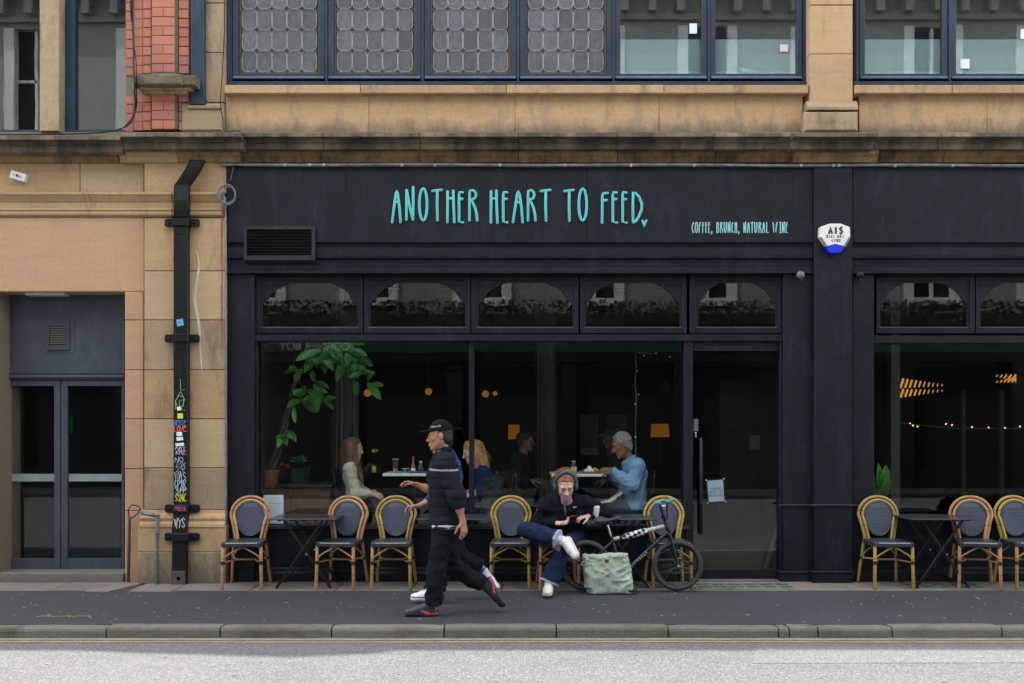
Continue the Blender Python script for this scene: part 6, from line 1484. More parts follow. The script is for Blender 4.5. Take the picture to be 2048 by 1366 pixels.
def shoe(parent, ank, toe, up, col, sole, name='shoe', L=.285, extra=None):
    ank = A3(ank); t = nrm(toe); u = A3(up); u = nrm(u-t*(u@t)); r = np.cross(t, u)
    heel = ank-t*.03-u*.085; b = lambda x, y, z: heel+t*x+r*y+u*z                      # sole plane at u = 0
    lo, hi = bounds([heel, b(L, 0, 0), b(0, 0, .12)], .09); s = Sdf(lo, hi, .006)
    s.cone(b(.04, 0, .035), b(.17, 0, .034), .036, .042, .02); s.cone(b(.17, 0, .034), b(L-.04, 0, .026), .043, .032, .02)
    s.cone(b(.035, 0, .095), b(.05, 0, .04), .04, .038, .02); s.cone(b(.07, 0, .085), b(.17, 0, .045), .034, .032, .03)
    s.cone(b(.035, 0, .016), b(L-.055, 0, .016), .043, .046, .01)
    s.cut(b(.12, 0, 0), -u, .3); s.cut(b(.03, 0, .105), u+t*-.2, .075)
    def cf(V):
        q = V-heel; z = q@u; x = q@t
        c = np.tile(np.array(col, float), (len(V), 1)); c[z < .026] = sole
        lc = (x > .085) & (x < .165) & (z > .05) & (np.abs(q@r) < .026) & (np.sin(x*420) > .1); c[lc] = np.array(col)*(.55 if col[0] > .3 else 2.2)
        c[np.abs(z-.0275) < .0035] = np.array(col)*.45
        if extra: extra(c, x, q@r, z)
        return c
    return sdf_obj(name, s, M['shoe'], parent, cf)
def person(label, loc, J, hd, skin, hands, group=None, w=1., head_kw={}, feet=True, arm=ARM, leg=LEG, res=.011):
    t = thing('person', label, 'person', loc, group)
    pts = [v for k_, v in J.items() if k_ not in ('bulge',)]+[hd.c]
    lo, hi = bounds(pts, .17); fine = [(hd.c-.15, hd.c+.15, .0055)]
    for q in ('L', 'R'):
        if q in hands: c_ = A3(J['wr'+q])+nrm(hands[q][0])*.08; fine.append((c_-.11, c_+.11, .0062))
    s = Sdf(lo, hi, res, fine)
    torso(s, J, -.022, .05, w)
    s.cone(lerp(J['chest'], J['neck'], .8), hd.L(0, -.012, -.045), .056, .053, .03)
    for q in ('L', 'R'):
        if 'el'+q in J: limb(s, J['sh'+q], J['el'+q], J['wr'+q], arm, -.002)
        if 'kn'+q in J: limb(s, J['hip'+q], J['kn'+q], J['an'+q], leg, -.012); s.cone(J['an'+q], A3(J['an'+q])+A3((0, 0, -.03)), .034)
        if q in hands: hand(s, J['wr'+q], *hands[q])
    hd.skin(s)
    sdf_obj('body', s, M['skin'], t, lambda V: hd.colour(V, skin, **head_kw)); return t
def top(t, J, hd, col, o=.016, w=1., sleeve=1., wr=.012, res=.01, hood=False, name='jacket', mat='cloth', wk=.006, k=.04, neckr=.066, colfn=None, extra=None, hem=None, arm=ARM, seed=0., belly=0.):
    pts = [J[q] for q in ('pel', 'chest', 'neck', 'shL', 'shR', 'hipL', 'hipR')]+[J[q] for q in ('elL', 'elR', 'wrL', 'wrR') if q in J]
    lo, hi = bounds(pts, .2); s = Sdf(lo, hi, res); torso(s, J, o, k, w, belly)
    for q in ('L', 'R'):
        if 'el'+q not in J: continue
        e, wv = A3(J['el'+q]), A3(J['wr'+q])
        sv = sleeve[q] if isinstance(sleeve, dict) else sleeve
        end = lerp(e, wv, max(sv, .0)); a_ = s.blank(); limb(a_, J['sh'+q], e, end, (arm[0]+.004, arm[1]+.003, arm[1]+(arm[2]-arm[1])*sv), o, k*.7, wr)
        a_.warp(wrinkle(wk, 44., seed+len(q))); a_.cut(end, wv-e, .085); s.join(a_, k*.8)
    nk = A3(J['neck']); hdir = nrm(hd.c-nk)
    if hood:
        b = -hd.f*.055+A3((0, 0, .0)); ax = nrm(A3(J['shR'])-A3(J['shL']))
        for q in (-1, 1): s.cone(nk+b+A3((0, 0, .01))+ax*q*.02, nk+b*.6+ax*q*.085+A3((0, 0, .01)), .05, .035, .03); s.cone(nk+ax*q*.085+A3((0, 0, .008)), nk+hd.f*.07+ax*q*.02-A3((0, 0, .07)), .026, .02, .02)
    s.warp(wrinkle(wk, seed=seed))
    s.cone(nk-hdir*.01+hd.f*.012, nk+hdir*.16+hd.f*.03, neckr, neckr*1.05, .012, 's')
    if hem is not None: s.cut(hem[0], hem[1], hem[2])
    if extra: extra(s)
    return sdf_obj(name, s, M[mat], t, colfn or (lambda V: np.tile(np.array(col, float), (len(V), 1))))
def trousers(t, J, col, o=.012, flare=.0, w=1., res=.01, mat='denim', cuff=None, wk=.006, seed=1., colfn=None, up_to=1., leg=LEG):
    pts = [J[q] for q in ('pel', 'hipL', 'hipR', 'knL', 'knR', 'anL', 'anR')]; lo, hi = bounds(pts, .2); s = Sdf(lo, hi, res)
    pel = A3(J['pel']); s.cone(J['hipL'], J['hipR'], .095*w+o, None, .04); s.cone(pel, lerp(pel, J['chest'], .22), .115*w+o, .105*w+o, .04)
    for q in ('L', 'R'):
        k_, a = A3(J['kn'+q]), A3(J['an'+q]); e = lerp(k_, a, up_to)
        a_ = s.blank(); a_.cone(J['hip'+q], k_, leg[0]+o, leg[1]+o+.004, .03); a_.cone(k_, e, leg[1]+o+.004, leg[2]+o+.012+flare, .03)
        a_.warp(wrinkle(wk, 30., seed)); a_.cut(e, a-k_, .13+flare); s.join(a_, .03)
    def cf(V):
        c = np.tile(np.array(col, float), (len(V), 1))
        if cuff is not None:
            for q in ('L', 'R'):
                k_, a = A3(J['kn'+q]), A3(J['an'+q]); e = lerp(k_, a, up_to); n = nrm(a-k_); al = (V-e)@n; m = (al > -.022) & (al < .03) & (np.linalg.norm(V-e-al[:, None]*n, axis=1) < leg[2]+o+.03+flare); c[m] = cuff
        if colfn: c = colfn(V, c)
        return c
    return sdf_obj('trousers', s, M[mat], t, cf)
def hair(t, hd, col, grow=.014, curl=0., strands=(), n0=(0, .75, -.66), p0=(0, .062, .052), res=.006, col2=None, freq=90., lift=0., side=.0, zs=.5):
    pts = [hd.c]+[p for st in strands for p in st[:2]]; lo, hi = bounds(pts, .2); s = Sdf(lo, hi, res)
    g = grow; hd.ell(s, (0, -.016, .04+lift), (.074+g+side, .094+g, .086+g), .01); hd.ell(s, (0, -.045, -.03), (.06+g, .055+g, .06), .03)
    n = hd.r*n0[0]+hd.f*n0[1]+hd.u*n0[2]; s.cut(hd.L(*p0), n, .22)
    for a, b, ra, rb in strands: s.cone(a, b, ra, rb, .02)
    if curl:
        s.warp(lambda x, y, z: curl*1.5*(vn(x*freq*.55, y*freq*.55, z*freq*zs)+.6*vn(x*freq*1.1+5, y*freq*1.1, z*freq*1.1*zs)))
    c1 = np.array(col, float); c2 = np.array(col2 or tuple(q*.6 for q in col), float)
    def cf(V): k_ = np.clip(.5+.9*vn(V[:, 0]*freq*.8, V[:, 1]*freq*.8, V[:, 2]*freq*zs*.6), 0, 1)[:, None]; return c1*k_+c2*(1-k_)
    return sdf_obj('hair', s, M['hair'], t, cf)

def strands(t, hd, n, style, c1, c2, length=.05, r=.0028, p0=(0, .062, .052), n0=(0, .75, -.66), guides=(), seed=1, amp=.009, grow=.012, bias=None):
    """loose locks over the hair body, one mesh"""
    rs = np.random.RandomState(seed); m_ = MB(); cols = []; n0 = nrm(n0)
    for _ in range(n*4):
        if len(cols) >= n: break
        v = rs.normal(size=3); v /= np.linalg.norm(v); loc = np.array((v[0]*(.074+grow), -.016+v[1]*(.094+grow), .04+v[2]*(.086+grow)))
        if (loc-np.array(p0))@n0 > 0 or v[2] < -.75: continue
        if bias is not None and rs.rand() > bias(v): continue
        root = hd.L(*loc); nv = nrm(hd.r*v[0]/.074+hd.f*v[1]/.094+hd.u*v[2]/.086)
        if style == 'curl':
            a = nrm(np.cross(nv, rs.normal(size=3))); b = np.cross(nv, a); L = length*rs.uniform(.6, 1.25); ph = rs.rand()*6; tn = rs.uniform(1.2, 2.2)
            pts = [root+nv*(L*u-.008)+(a*math.cos(ph+6.28*tn*u)+b*math.sin(ph+6.28*tn*u))*amp*(.4+u)+np.array((0, 0, -.02*u*u)) for u in np.linspace(0, 1, 9)]
        elif style == 'long' and guides:
            g = min(guides, key=lambda g_: np.linalg.norm(A3(g_[0])-root)+rs.rand()*.05); j = rs.normal(size=3)*g[2]*.75; j2 = rs.normal(size=3)*g[3]*.95; w_ = rs.rand()*6
            A, B = A3(g[0])+j+nv*.02, A3(g[1])+j2; pts = []
            for u in np.linspace(0, 1, 10):
                q = root*(1-u)**2+A*2*u*(1-u)+B*u*u; pts.append(q+nrm(np.cross(B-root, (.3, 1, .1)))*amp*math.sin(w_+u*11)*u)
        else:
            back = nrm(-hd.f*.7-hd.u*.6+rs.normal(size=3)*.35); tg = nrm(back-nv*(back@nv)); L = length*rs.uniform(.6, 1.2); pts = [root+tg*L*u+nv*(.002+.012*L/.03*math.sin(u*2.6)*.5)+rs.normal(size=3)*.001 for u in np.linspace(0, 1, 5)]
        k = len(m_.v); m_.tube(pts, [r*(1-.7*i/(len(pts)-1)) for i in range(len(pts))], 4, caps=False); cols.append((k, len(m_.v), rs.rand()))
    o = m_.build('hair_lock', M['hair'], t, smooth=True, kind='stuff'); at = o.data.color_attributes.new('Col', 'FLOAT_COLOR', 'POINT'); c = np.ones((len(m_.v), 4), np.float32)
    for a, b, w in cols: c[a:b, :3] = np.array(c1)*w+np.array(c2)*(1-w)
    at.data.foreach_set('color', c.ravel()); return o
# ================================================================ PEOPLE
SK = (.52, .30, .21)
# ---- man with headphones, seated on the pavement
J = dict(pel=P(1138, 1066, -.32), chest=P(1134, 1026, -.5), neck=P(1133, 1000, -.58), shR=P(1095, 1011, -.56), shL=P(1172, 1008, -.54), elR=P(1075, 1043, -.46), wrR=P(1114, 1047, -.65),
         elL=P(1212, 1027, -.39), wrL=P(1176, 1032, -.57), hipR=P(1120, 1074, -.36), hipL=P(1154, 1074, -.36), knR=P(1052, 1060, -.72), anR=P(1117, 1079, -.88), knL=P(1129, 1092, -.80), anL=P(1098, 1166, -.84))
hd = Head(P(1131, 971, -.68), (.07, -.86, -.51), (0, -.51, .86), 1.05)
t = person('person with red curly hair and blue headphones sitting cross legged looking at a phone', (J['pel'].x, -.4, 0), J, hd, (.62, .41, .325),
           {'R': ((1, -.25, .1), (.0, -.35, .94), (0, -1, .3), .55), 'L': ((-1, -.55, -.06), (.15, .4, -.85), (-.3, -1, .3), .5)},
           head_kw=dict(brow=(.3, .13, .06), beard=(.30, .14, .08, .62), down=True))
sw = top(t, J, hd, (.0075, .0085, .015), .018, 1.06, .96, .014, hood=True, wk=.008, hem=(lerp(J['pel'], J['chest'], -.05), A3(J['pel'])-A3(J['chest']), .3), seed=.7)
tee = Sdf(*bounds([lerp(J['chest'], J['neck'], .75)], .14), .008); tee.cone(lerp(J['chest'], J['neck'], .72)+A3((0, -.005, 0)), lerp(J['chest'], J['neck'], .95)+A3((0, -.03, 0)), .075, .06); sdf_obj('shirt', tee, M['cloth'], t, lambda V: np.tile(np.array((.26, .20, .32)), (len(V), 1)))
trousers(t, J, (.014, .022, .058), .014, .026, cuff=(.36, .40, .48), seed=2., wk=.009)
white = (.66, .64, .58)
shoe(t, A3(J['anL'])+A3((0, 0, .0)), (-.12, -1, -.02), (0, 0, 1), white, (.6, .57, .5))
shoe(t, A3(J['anR'])+A3((.035, -.01, .0)), (.30, -.72, -.62), (-.80, -.50, .12), white, (.62, .58, .48))
sk_ = Sdf(*bounds([J['anR'], A3(J['anR'])+A3((.05, 0, -.03))], .12), .008); sk_.cone(J['anR'], A3(J['anR'])+A3((.04, -.005, -.015)), .042, .042); sdf_obj('sock', sk_, M['cloth'], t, lambda V: np.tile(np.array((.5, .55, .72)), (len(V), 1)))
hair(t, hd, (.30, .125, .05), .006, .006, [(hd.L(-.06, -.07, .06), hd.L(-.085, -.07, -.05), .05, .035), (hd.L(.04, -.08, .06), hd.L(.05, -.08, -.02), .045, .03), (hd.L(-.02, -.05, .11), hd.L(-.06, -.06, .08), .035, .04)], p0=(0, .052, .074), col2=(.20, .065, .02), freq=85., zs=1.)
strands(t, hd, 330, 'curl', (.40, .17, .065), (.17, .06, .02), .055, .0034, p0=(0, .015, .075), amp=.010, bias=lambda v: 1. if v[1] < -.12 else .0)
strands(t, hd, 260, 'short', (.34, .165, .08), (.2, .09, .04), .02, .002, p0=(0, .058, .074), seed=5, grow=.006)
hp = Sdf(*bounds([hd.c], .2), .006)
n_ = 14
for i in range(n_):
    a0, a1 = math.pi*i/n_, math.pi*(i+1)/n_; f_ = lambda a: hd.L(.099*math.cos(a), .0, .0+.149*math.sin(a)); hp.cone(f_(a0), f_(a1), .014, None, .004)
for q in (-1, 1): hd.ell(hp, (q*.097, .0, -.012), (.024, .036, .044), .006)
sdf_obj('headphones', hp, M['shoe'], t, lambda V: np.where((np.abs(hd.loc(V)[0]) < .088)[:, None] & (hd.loc(V)[2] < .06)[:, None], np.array((.02, .022, .03)), np.array((.03, .075, .15))))
fc = A3(J['chest'])+A3((0, -.128, .02))
def onfront(o, dx, dz, probe=None):
    """place a small mark on the garment's front surface"""
    dg = o.data; best = None; V = np.empty(len(dg.vertices)*3, np.float32); dg.vertices.foreach_get('co', V); V = V.reshape(-1, 3)
    m = (np.abs(V[:, 0]-dx) < .012) & (np.abs(V[:, 2]-dz) < .014)
    return float(V[m, 1].min()) if m.any() else None
def mark(parent, o, name, pts, r, mat, n=5):
    q = []
    for px, py in pts:
        x_, z_ = X(px, -.66), Z(py, -.66); y_ = onfront(o, x_, z_)
        if y_ is not None: q.append((x_, y_-.003, z_))
    if len(q) > 1: m_ = MB(); m_.tube(q, [r]*len(q) if not isinstance(r, list) else r[:len(q)], n); return m_.build(name, mat, parent)
mark(t, sw, 'zip', [(1129.5, 1008), (1129.5, 1014), (1130, 1020), (1130.5, 1026), (1131, 1031)], .0035, simple('brass_zip', (.4, .3, .16), rough=.35, metal=.6))
mark(t, sw, 'chest_logo', [(1146.5, 1012.5), (1147, 1014.5), (1148.5, 1015.3), (1150.5, 1014.7), (1154, 1013.2)], [.0012, .004, .0042, .003, .001], M['white'])
ph = thing('phone', 'dark phone held in both hands by the man with headphones', 'phone', P(1146, 1040, -.725)); c = A3(ph.location)
m_ = MB(); m_.obox(c, (.036, .0, .004), (0, .05, -.045), (-.001, .003, .004)); m_.build('case', M['rubber'], ph, bevel=.002)
m_ = MB(); m_.obox(c+A3((-.0012, .0035, .005)), (.033, 0, .004), (0, .046, -.041), (-.0001, .0006, .0008)); m_.build('screen', simple('dark_screen', (.02, .025, .03), rough=.1), ph)
# ---- older man in blue sweater inside
yb = .55
J = dict(pel=P(1270, 1012, yb), chest=P(1270, 950, yb), neck=P(1258, 918, yb), shL=P(1275, 932, .36), shR=P(1262, 932, .74), elL=P(1266, 971, .30), wrL=P(1222, 940, .33), elR=P(1248, 968, .76), wrR=P(1214, 943, .62),
         hipL=P(1268, 1017, .46), hipR=P(1268, 1017, .64), knL=P(1186, 1012, .42), knR=P(1190, 1010, .68), anL=P(1192, 1086, .42), anR=P(1196, 1086, .68), bulge=(-.03, 0, 0))
hd = Head(P(1244, 890, .52), (-.93, -.12, -.36), (-.36, 0, .93), 1.08)
t = person('person with short grey hair in a pale blue sweater eating at the cafe window table', (J['pel'].x, yb, IF), J, hd, (.25, .125, .07),
           {'L': ((-1, .15, .05), (0, .5, -.85), (-.2, -.6, .2), .55), 'R': ((-1, -.3, -.1), (0, .2, -1), (0, -1, 0), .7)}, head_kw=dict(brow=(.2, .19, .18), beard=(.33, .22, .16, .3)))
top(t, J, hd, (.19, .33, .53), .02, 1.04, .97, .012, name='sweater', wk=.006, belly=.02, hem=(lerp(J['pel'], J['chest'], -.1), A3(J['pel'])-A3(J['chest']), .32), seed=3., neckr=.062)
trousers(t, J, (.03, .075, .115), .014, .01, seed=5.)
hair(t, hd, (.33, .34, .36), .003, .004, p0=(0, .06, .075), n0=(0, .82, -.57), col2=(.18, .19, .2), freq=150.)
strands(t, hd, 420, 'short', (.42, .43, .45), (.16, .165, .17), .018, .0024, p0=(0, .06, .075), n0=(0, .82, -.57), grow=.004, seed=3)
for q in 'LR': shoe(t, A3(J['an'+q])+A3((0, 0, .0)), (-1, 0, 0), (0, 0, 1), (.03, .03, .03), (.05, .05, .05))
nw = Sdf(*bounds([P(1215, 1000, .4), P(1240, 985, .4)], .16), .007)
nw.rbox(P(1212, 1003, .36), (.10, .10, .008), [(.97, 0, .22), (0, 1, 0), (-.22, 0, .97)], .006); nw.rbox(P(1232, 993, .36), (.075, .09, .007), [(.8, 0, .6), (0, 1, 0), (-.6, 0, .8)], .006, .02); nw.warp(wrinkle(.006, 45., 2.))
tag(sdf_obj('newspaper', nw, M['cloth'], None, lambda V: np.tile(np.array((.42, .41, .36)), (len(V), 1))), 'folded pale newspaper on the lap of the man in blue sweater', 'newspaper')
# ---- woman with long brown hair, left window
yb = .62
J = dict(pel=P(716, 1012, yb), chest=P(706, 955, yb), neck=P(701, 927, yb), shR=P(700, 938, .44), shL=P(706, 938, .79), elR=P(712, 988, .38), wrR=P(746, 989, .42), elL=P(722, 986, .80), wrL=P(750, 986, .56),
         hipR=P(716, 1016, .53), hipL=P(716, 1016, .71), knR=P(792, 1014, .50), knL=P(794, 1012, .72), anR=P(796, 1088, .50), anL=P(800, 1088, .72))
hd = Head(P(707, 898, .6), (.98, -.12, -.12), (.12, 0, .99), .98)
t = person('person with long brown hair in a beige top sitting at the left window table', (J['pel'].x, yb, IF), J, hd, (.56, .36, .27),
           {'R': ((.95, .2, -.25), (-.1, .6, -.7), (.2, 0, 1), .6), 'L': ((.95, -.5, -.25), (-.1, -.4, -.8), (.2, 0, 1), .6)}, w=.86, head_kw=dict(brow=(.12, .07, .04)), arm=(.043, .035, .024))
top(t, J, hd, (.45, .41, .345), .014, .88, .95, .01, name='top', wk=.006, seed=4., arm=(.043, .035, .024), hem=(lerp(J['pel'], J['chest'], -.05), A3(J['pel'])-A3(J['chest']), .3))
trousers(t, J, (.02, .022, .03), .01, .0, w=.9, seed=6.)
WG = [(hd.L(q, y_, .05), P(px, py, y2), r1, r2) for q, y_, px, py, y2, r1, r2 in
     [(.075, -.03, 712, 938, .46, .035, .03), (.07, -.05, 704, 940, .48, .04, .032), (-.07, -.04, 706, 936, .75, .04, .03), (.0, -.09, 694, 936, .60, .045, .04), (.08, -.015, 722, 953, .45, .03, .02), (.075, -.01, 716, 925, .45, .028, .026)]]+[(P(714, 930, .46), P(724, 962, .44), .03, .014)]
hair(t, hd, (.15, .072, .038), .008, .004, WG,
     p0=(0, .052, .055), n0=(0, .86, -.5), col2=(.085, .04, .02), freq=70., zs=.12)
strands(t, hd, 330, 'long', (.25, .13, .07), (.085, .04, .02), guides=WG, r=.0028, amp=.006, p0=(0, .052, .055), n0=(0, .86, -.5))
for q in 'LR': shoe(t, J['an'+q], (1, 0, 0), (0, 0, 1), (.03, .03, .03), (.05, .05, .05))
# ---- blonde woman at the inside table
yb = .62
J = dict(pel=P(985, 1014, yb), chest=P(972, 960, yb), neck=P(959, 931, yb), shL=P(966, 944, .45), shR=P(960, 944, .80), elL=P(958, 985, .40), wrL=P(927, 995, .42), elR=P(945, 985, .8), wrR=P(920, 990, .62),
         hipL=P(985, 1017, .53), hipR=P(985, 1017, .71), knL=P(905, 1014, .5), knR=P(905, 1012, .72), anL=P(905, 1088, .5), anR=P(905, 1088, .72))
hd = Head(P(944, 904, .6), (-.94, -.12, -.3), (-.3, 0, .95), .98)
t = person('person with wavy blonde hair in a navy top at the inside table behind the walkers', (J['pel'].x, yb, IF), J, hd, (.56, .35, .26), {'L': ((-1, .1, -.1), (0, .5, -.8), (0, -.5, .6), .5), 'R': ((-1, -.2, -.1), (0, 0, -1), (0, -.5, .6), .5)}, w=.88, head_kw=dict(brow=(.25, .15, .07)), arm=(.043, .036, .025))
top(t, J, hd, (.012, .022, .075), .014, .9, .12, .008, name='top', seed=7., arm=(.043, .036, .025), hem=(lerp(J['pel'], J['chest'], -.05), A3(J['pel'])-A3(J['chest']), .3))
trousers(t, J, (.02, .025, .05), .01, seed=8., w=.9)
WG = [(hd.L(.0, -.09, .05), P(968, 925, .6), .05, .045), (P(966, 915, .55), P(976, 942, .5), .045, .025), (hd.L(-.08, -.04, .02), P(966, 930, .47), .035, .035), (hd.L(.08, -.04, .02), P(962, 936, .74), .035, .03)]
hair(t, hd, (.50, .29, .10), .010, .007, WG, p0=(0, .055, .055), n0=(0, .86, -.5), col2=(.27, .13, .045), freq=60., zs=.3)
strands(t, hd, 330, 'long', (.72, .46, .18), (.30, .15, .05), guides=WG, r=.0032, amp=.016, p0=(0, .055, .055), n0=(0, .86, -.5))
for q in 'LR': shoe(t, J['an'+q], (-1, 0, 0), (0, 0, 1), (.03, .03, .03), (.05, .05, .05))
ct = Sdf(*bounds([P(970, 955, .55), P(1010, 1035, .55)], .2), .01)
ct.cone(P(972, 965, .42), P(996, 965, .75), .06, .06, .04); ct.cone(P(990, 965, .5), P(992, 1020, .44), .085, .10, .05); ct.cone(P(1000, 965, .6), P(1004, 1030, .6), .07, .09, .05); ct.cone(P(975, 970, .42), P(972, 1035, .40), .05, .06, .05); ct.warp(wrinkle(.014, 26., 1.5))
tag(sdf_obj('coat', ct, M['cloth'], None, lambda V: np.tile(np.array((.022, .030, .036)), (len(V), 1))), 'dark coat hung over the chair of the blonde woman', 'coat')
# ---- dim person at the back, and one in a green cap
yb = 2.0
J = dict(pel=P(1030, 990, yb), chest=P(1040, 935, yb), neck=P(1046, 908, yb), shR=P(1036, 920, 1.82), shL=P(1046, 920, 2.2), elR=P(1032, 962, 1.76), wrR=P(1062, 962, 1.8), elL=P(1046, 962, 2.2), wrL=P(1070, 958, 2.1), hipL=P(1030, 993, 2.1), hipR=P(1030, 993, 1.9))
hd = Head(P(1051, 883, yb), (.96, -.1, -.02), (0, 0, 1), 1.0)
t = person('person with dark hair in black sitting deep inside by the small lampshade', (J['pel'].x, yb, IF), J, hd, (.24, .13, .085), {'R': ((1, 0, -.1), (0, .4, -.9), (0, -.5, .6), .5), 'L': ((1, 0, -.1), (0, 0, -1), (0, -.5, .6), .5)}, res=.014)
top(t, J, hd, (.012, .013, .015), .018, 1., .95, res=.014, name='jumper'); hair(t, hd, (.016, .012, .01), .012, .003, p0=(0, .06, .06), res=.009)
yb = 2.0
J = dict(pel=P(1240, 992, yb), chest=P(1236, 935, yb), neck=P(1230, 908, yb), shL=P(1236, 920, 1.82), shR=P(1230, 920, 2.2), elL=P(1236, 958, 1.78), wrL=P(1210, 962, 1.8), elR=P(1230, 960, 2.2), wrR=P(1205, 960, 2.1), hipL=P(1240, 995, 1.9), hipR=P(1240, 995, 2.1))
hd = Head(P(1223, 877, yb), (-.97, -.15, -.1), (-.1, 0, 1), 1.0)
t = person('person in a green baseball cap half hidden behind the man in blue', (J['pel'].x, yb, IF), J, hd, (.12, .055, .035), {'L': ((-1, 0, -.1), (0, .4, -.9), (0, -.5, .6), .5)}, res=.014)
top(t, J, hd, (.025, .022, .022), .018, 1., .95, res=.014, name='jumper')
def cap(t, hd, col, brim, res=.007, stripe=None):
    s = Sdf(*bounds([hd.c, hd.L(0, .16, .06)], .2), res); hd.ell(s, (0, -.012, .045), (.086, .106, .098), .01); s.cut(hd.L(0, .0, .045), -hd.u+hd.f*.05, .25)
    hd.ell(s, (0, .105, .052), (.072, .075, .012), .012)
    def cf(V):
        x, y, z = hd.loc(V); c = np.tile(np.array(col, float), (len(V), 1)); c[(y > .098) & (z < .075)] = brim
        if stripe: c[(np.abs(z-.085) < .006) & (y > -.02) & (y < .07)] = stripe
        return c
    return sdf_obj('cap', s, M['cloth'], t, cf)
cap(t, hd, (.018, .06, .04), (.16, .15, .12))
# ---- the two walkers, in step
def walker(label, y, dx, J, hd, skin, hands, jc, tc, puff, sh, sleeve, group='two people walking past'):
    t = person(label, (J['pel'].x, y, 0), J, hd, skin, hands, group, head_kw=dict(brow=(.03, .02, .015)))
    def px(s):
        pass
    cf = None
    if puff:
        nk, pl = A3(J['neck']), A3(J['pel'])
        def cf(V):
            c = np.tile(np.array(jc, float), (len(V), 1)); r = np.linalg.norm(V-A3(J['shL']), axis=1)
            c[(np.abs(V[:, 2]-Z(938, y)) < .006) & (V[:, 1] < y-.02)] = (.35, .36, .4); return c
    pts = [J[q] for q in ('pel', 'chest', 'neck', 'shL', 'shR', 'elL', 'elR', 'wrL', 'wrR')]
    lo, hi = bounds(pts, .2); s = Sdf(lo, hi, .009); torso(s, J, .03 if puff else .02, .04)
    arms_ = []
    for q in ('L', 'R'): e, wv = A3(J['el'+q]), A3(J['wr'+q]); a_ = s.blank(); limb(a_, J['sh'+q], e, lerp(e, wv, sleeve[q]), (.056, .05, .042), .022 if puff else .016, .03, .012); arms_.append((a_, lerp(e, wv, sleeve[q]), wv-e))
    nk = A3(J['neck']); hdir = nrm(hd.c-nk); s.cone(nk-hdir*.02, nk+hdir*.045, .075, .072, .03)
    if puff:
        def pf(x, yy, z): return .011*(1-np.abs(np.sin(math.pi*z/.078+.5*vn(x*7, yy*7, z*3))))**2*(1+.5*vn(x*16, yy*16, z*9))-.004-.005*vn(x*24, yy*24, z*14)
        s.warp(pf); [a_[0].warp(pf) for a_ in arms_]
    else: s.warp(wrinkle(.007, 30., 9.)); [a_[0].warp(wrinkle(.007, 40., 3.)) for a_ in arms_]
    for a_ in arms_: a_[0].cut(a_[1], a_[2], .1); s.join(a_[0], .02)
    s.cone(nk, nk+hdir*.16, .062, .064, .01, 's')
    s.cut(lerp(J['pel'], J['chest'], -.08), A3(J['pel'])-A3(J['chest']), .34)
    sdf_obj('jacket', s, M['cloth'], t, cf or (lambda V: np.tile(np.array(jc, float), (len(V), 1))))
    trousers(t, J, tc, .016, .008, mat='cloth', wk=.013, seed=11.+y)
    return t
y = -1.85
J = dict(pel=P(890, 1046, y), chest=P(886, 950, y), neck=P(888, 912, y), shL=P(892, 928, -2.02), shR=P(882, 928, -1.68), elL=P(912, 989, -2.07), wrL=P(926, 1043, -2.05), elR=P(873, 984, -1.60), wrR=P(835, 970, -1.62),
         hipL=P(891, 1054, -1.93), hipR=P(889, 1054, -1.77), knL=P(874, 1135, -1.94), anL=P(868, 1209, -1.92), knR=P(905, 1134, -1.76), anR=P(968, 1168, -1.75))
hd = Head(P(880, 872, y), (-.99, -.06, -.1), (-.1, 0, 1), 1.0)
t = walker('person in black cap and quilted jacket striding left in black shoes with red soles', y, 0, J, hd, (.34, .17, .11), {'L': ((.15, -.1, -1), (-.6, .6, 0), (-.8, .0, -.2), .45), 'R': ((-.95, 0, .25), (0, -.3, -.9), (-.2, 0, 1), .5)}, (.011, .0125, .018), (.0075, .0085, .012), True, None, {'L': .5, 'R': .12})
cap(t, hd, (.007, .007, .009), (.007, .007, .009), stripe=(.2, .2, .22)); hair(t, hd, (.012, .01, .009), .006, .002, p0=(0, .0, .06), n0=(0, .9, .4), res=.008)
def redsole(c, x, yv, z): c[(z < .024) & (x < .11)] = (.36, .05, .06); c[(np.abs(z-.03-.25*(x-.1)) < .006) & (x > .07) & (x < .14)] = (.55, .1, .09)
def darkshoe(c, x, yv, z): redsole(c, x, yv, z)
shoe(t, A3(J['anL'])+A3((.0, 0, -.002)), (-1, -.05, 0), (0, 0, 1), (.018, .018, .022), (.035, .036, .04), extra=darkshoe, L=.295)
shoe(t, J['anR'], (.45, -.05, -.85), (-.6, 0, .35), (.018, .018, .022), (.035, .036, .04), extra=darkshoe, L=.295)
hs = Sdf(*bounds([J['hipL'], J['hipR']], .2), .008); hs.cone(J['hipL'], J['hipR'], .126, None, .02); hs.cut((J['pel'].x, y, Z(1046, y)), (0, 0, 1), .3); hs.cut((J['pel'].x, y, Z(1054, y)), (0, 0, -1), .3); sdf_obj('shirt_hem', hs, M['cloth'], t, lambda V: np.tile(np.array((.4, .41, .44)), (len(V), 1)))
y = -1.22
J = dict(pel=P(899, 1042, y), chest=P(897, 952, y), neck=P(896, 918, y), shL=P(902, 930, -1.39), shR=P(895, 930, -1.05), elL=P(915, 986, -1.44), wrL=P(912, 1040, -1.45), elR=P(878, 992, -1.0), wrR=P(838, 1012, -1.05),
         hipL=P(900, 1048, -1.3), hipR=P(898, 1048, -1.14), knL=P(884, 1115, -1.3), anL=P(876, 1181, -1.29), knR=P(914, 1112, -1.12), anR=P(962, 1136, -1.1))
hd = Head(P(882, 881, y), (-.98, -.06, -.14), (-.1, 0, 1), .98)
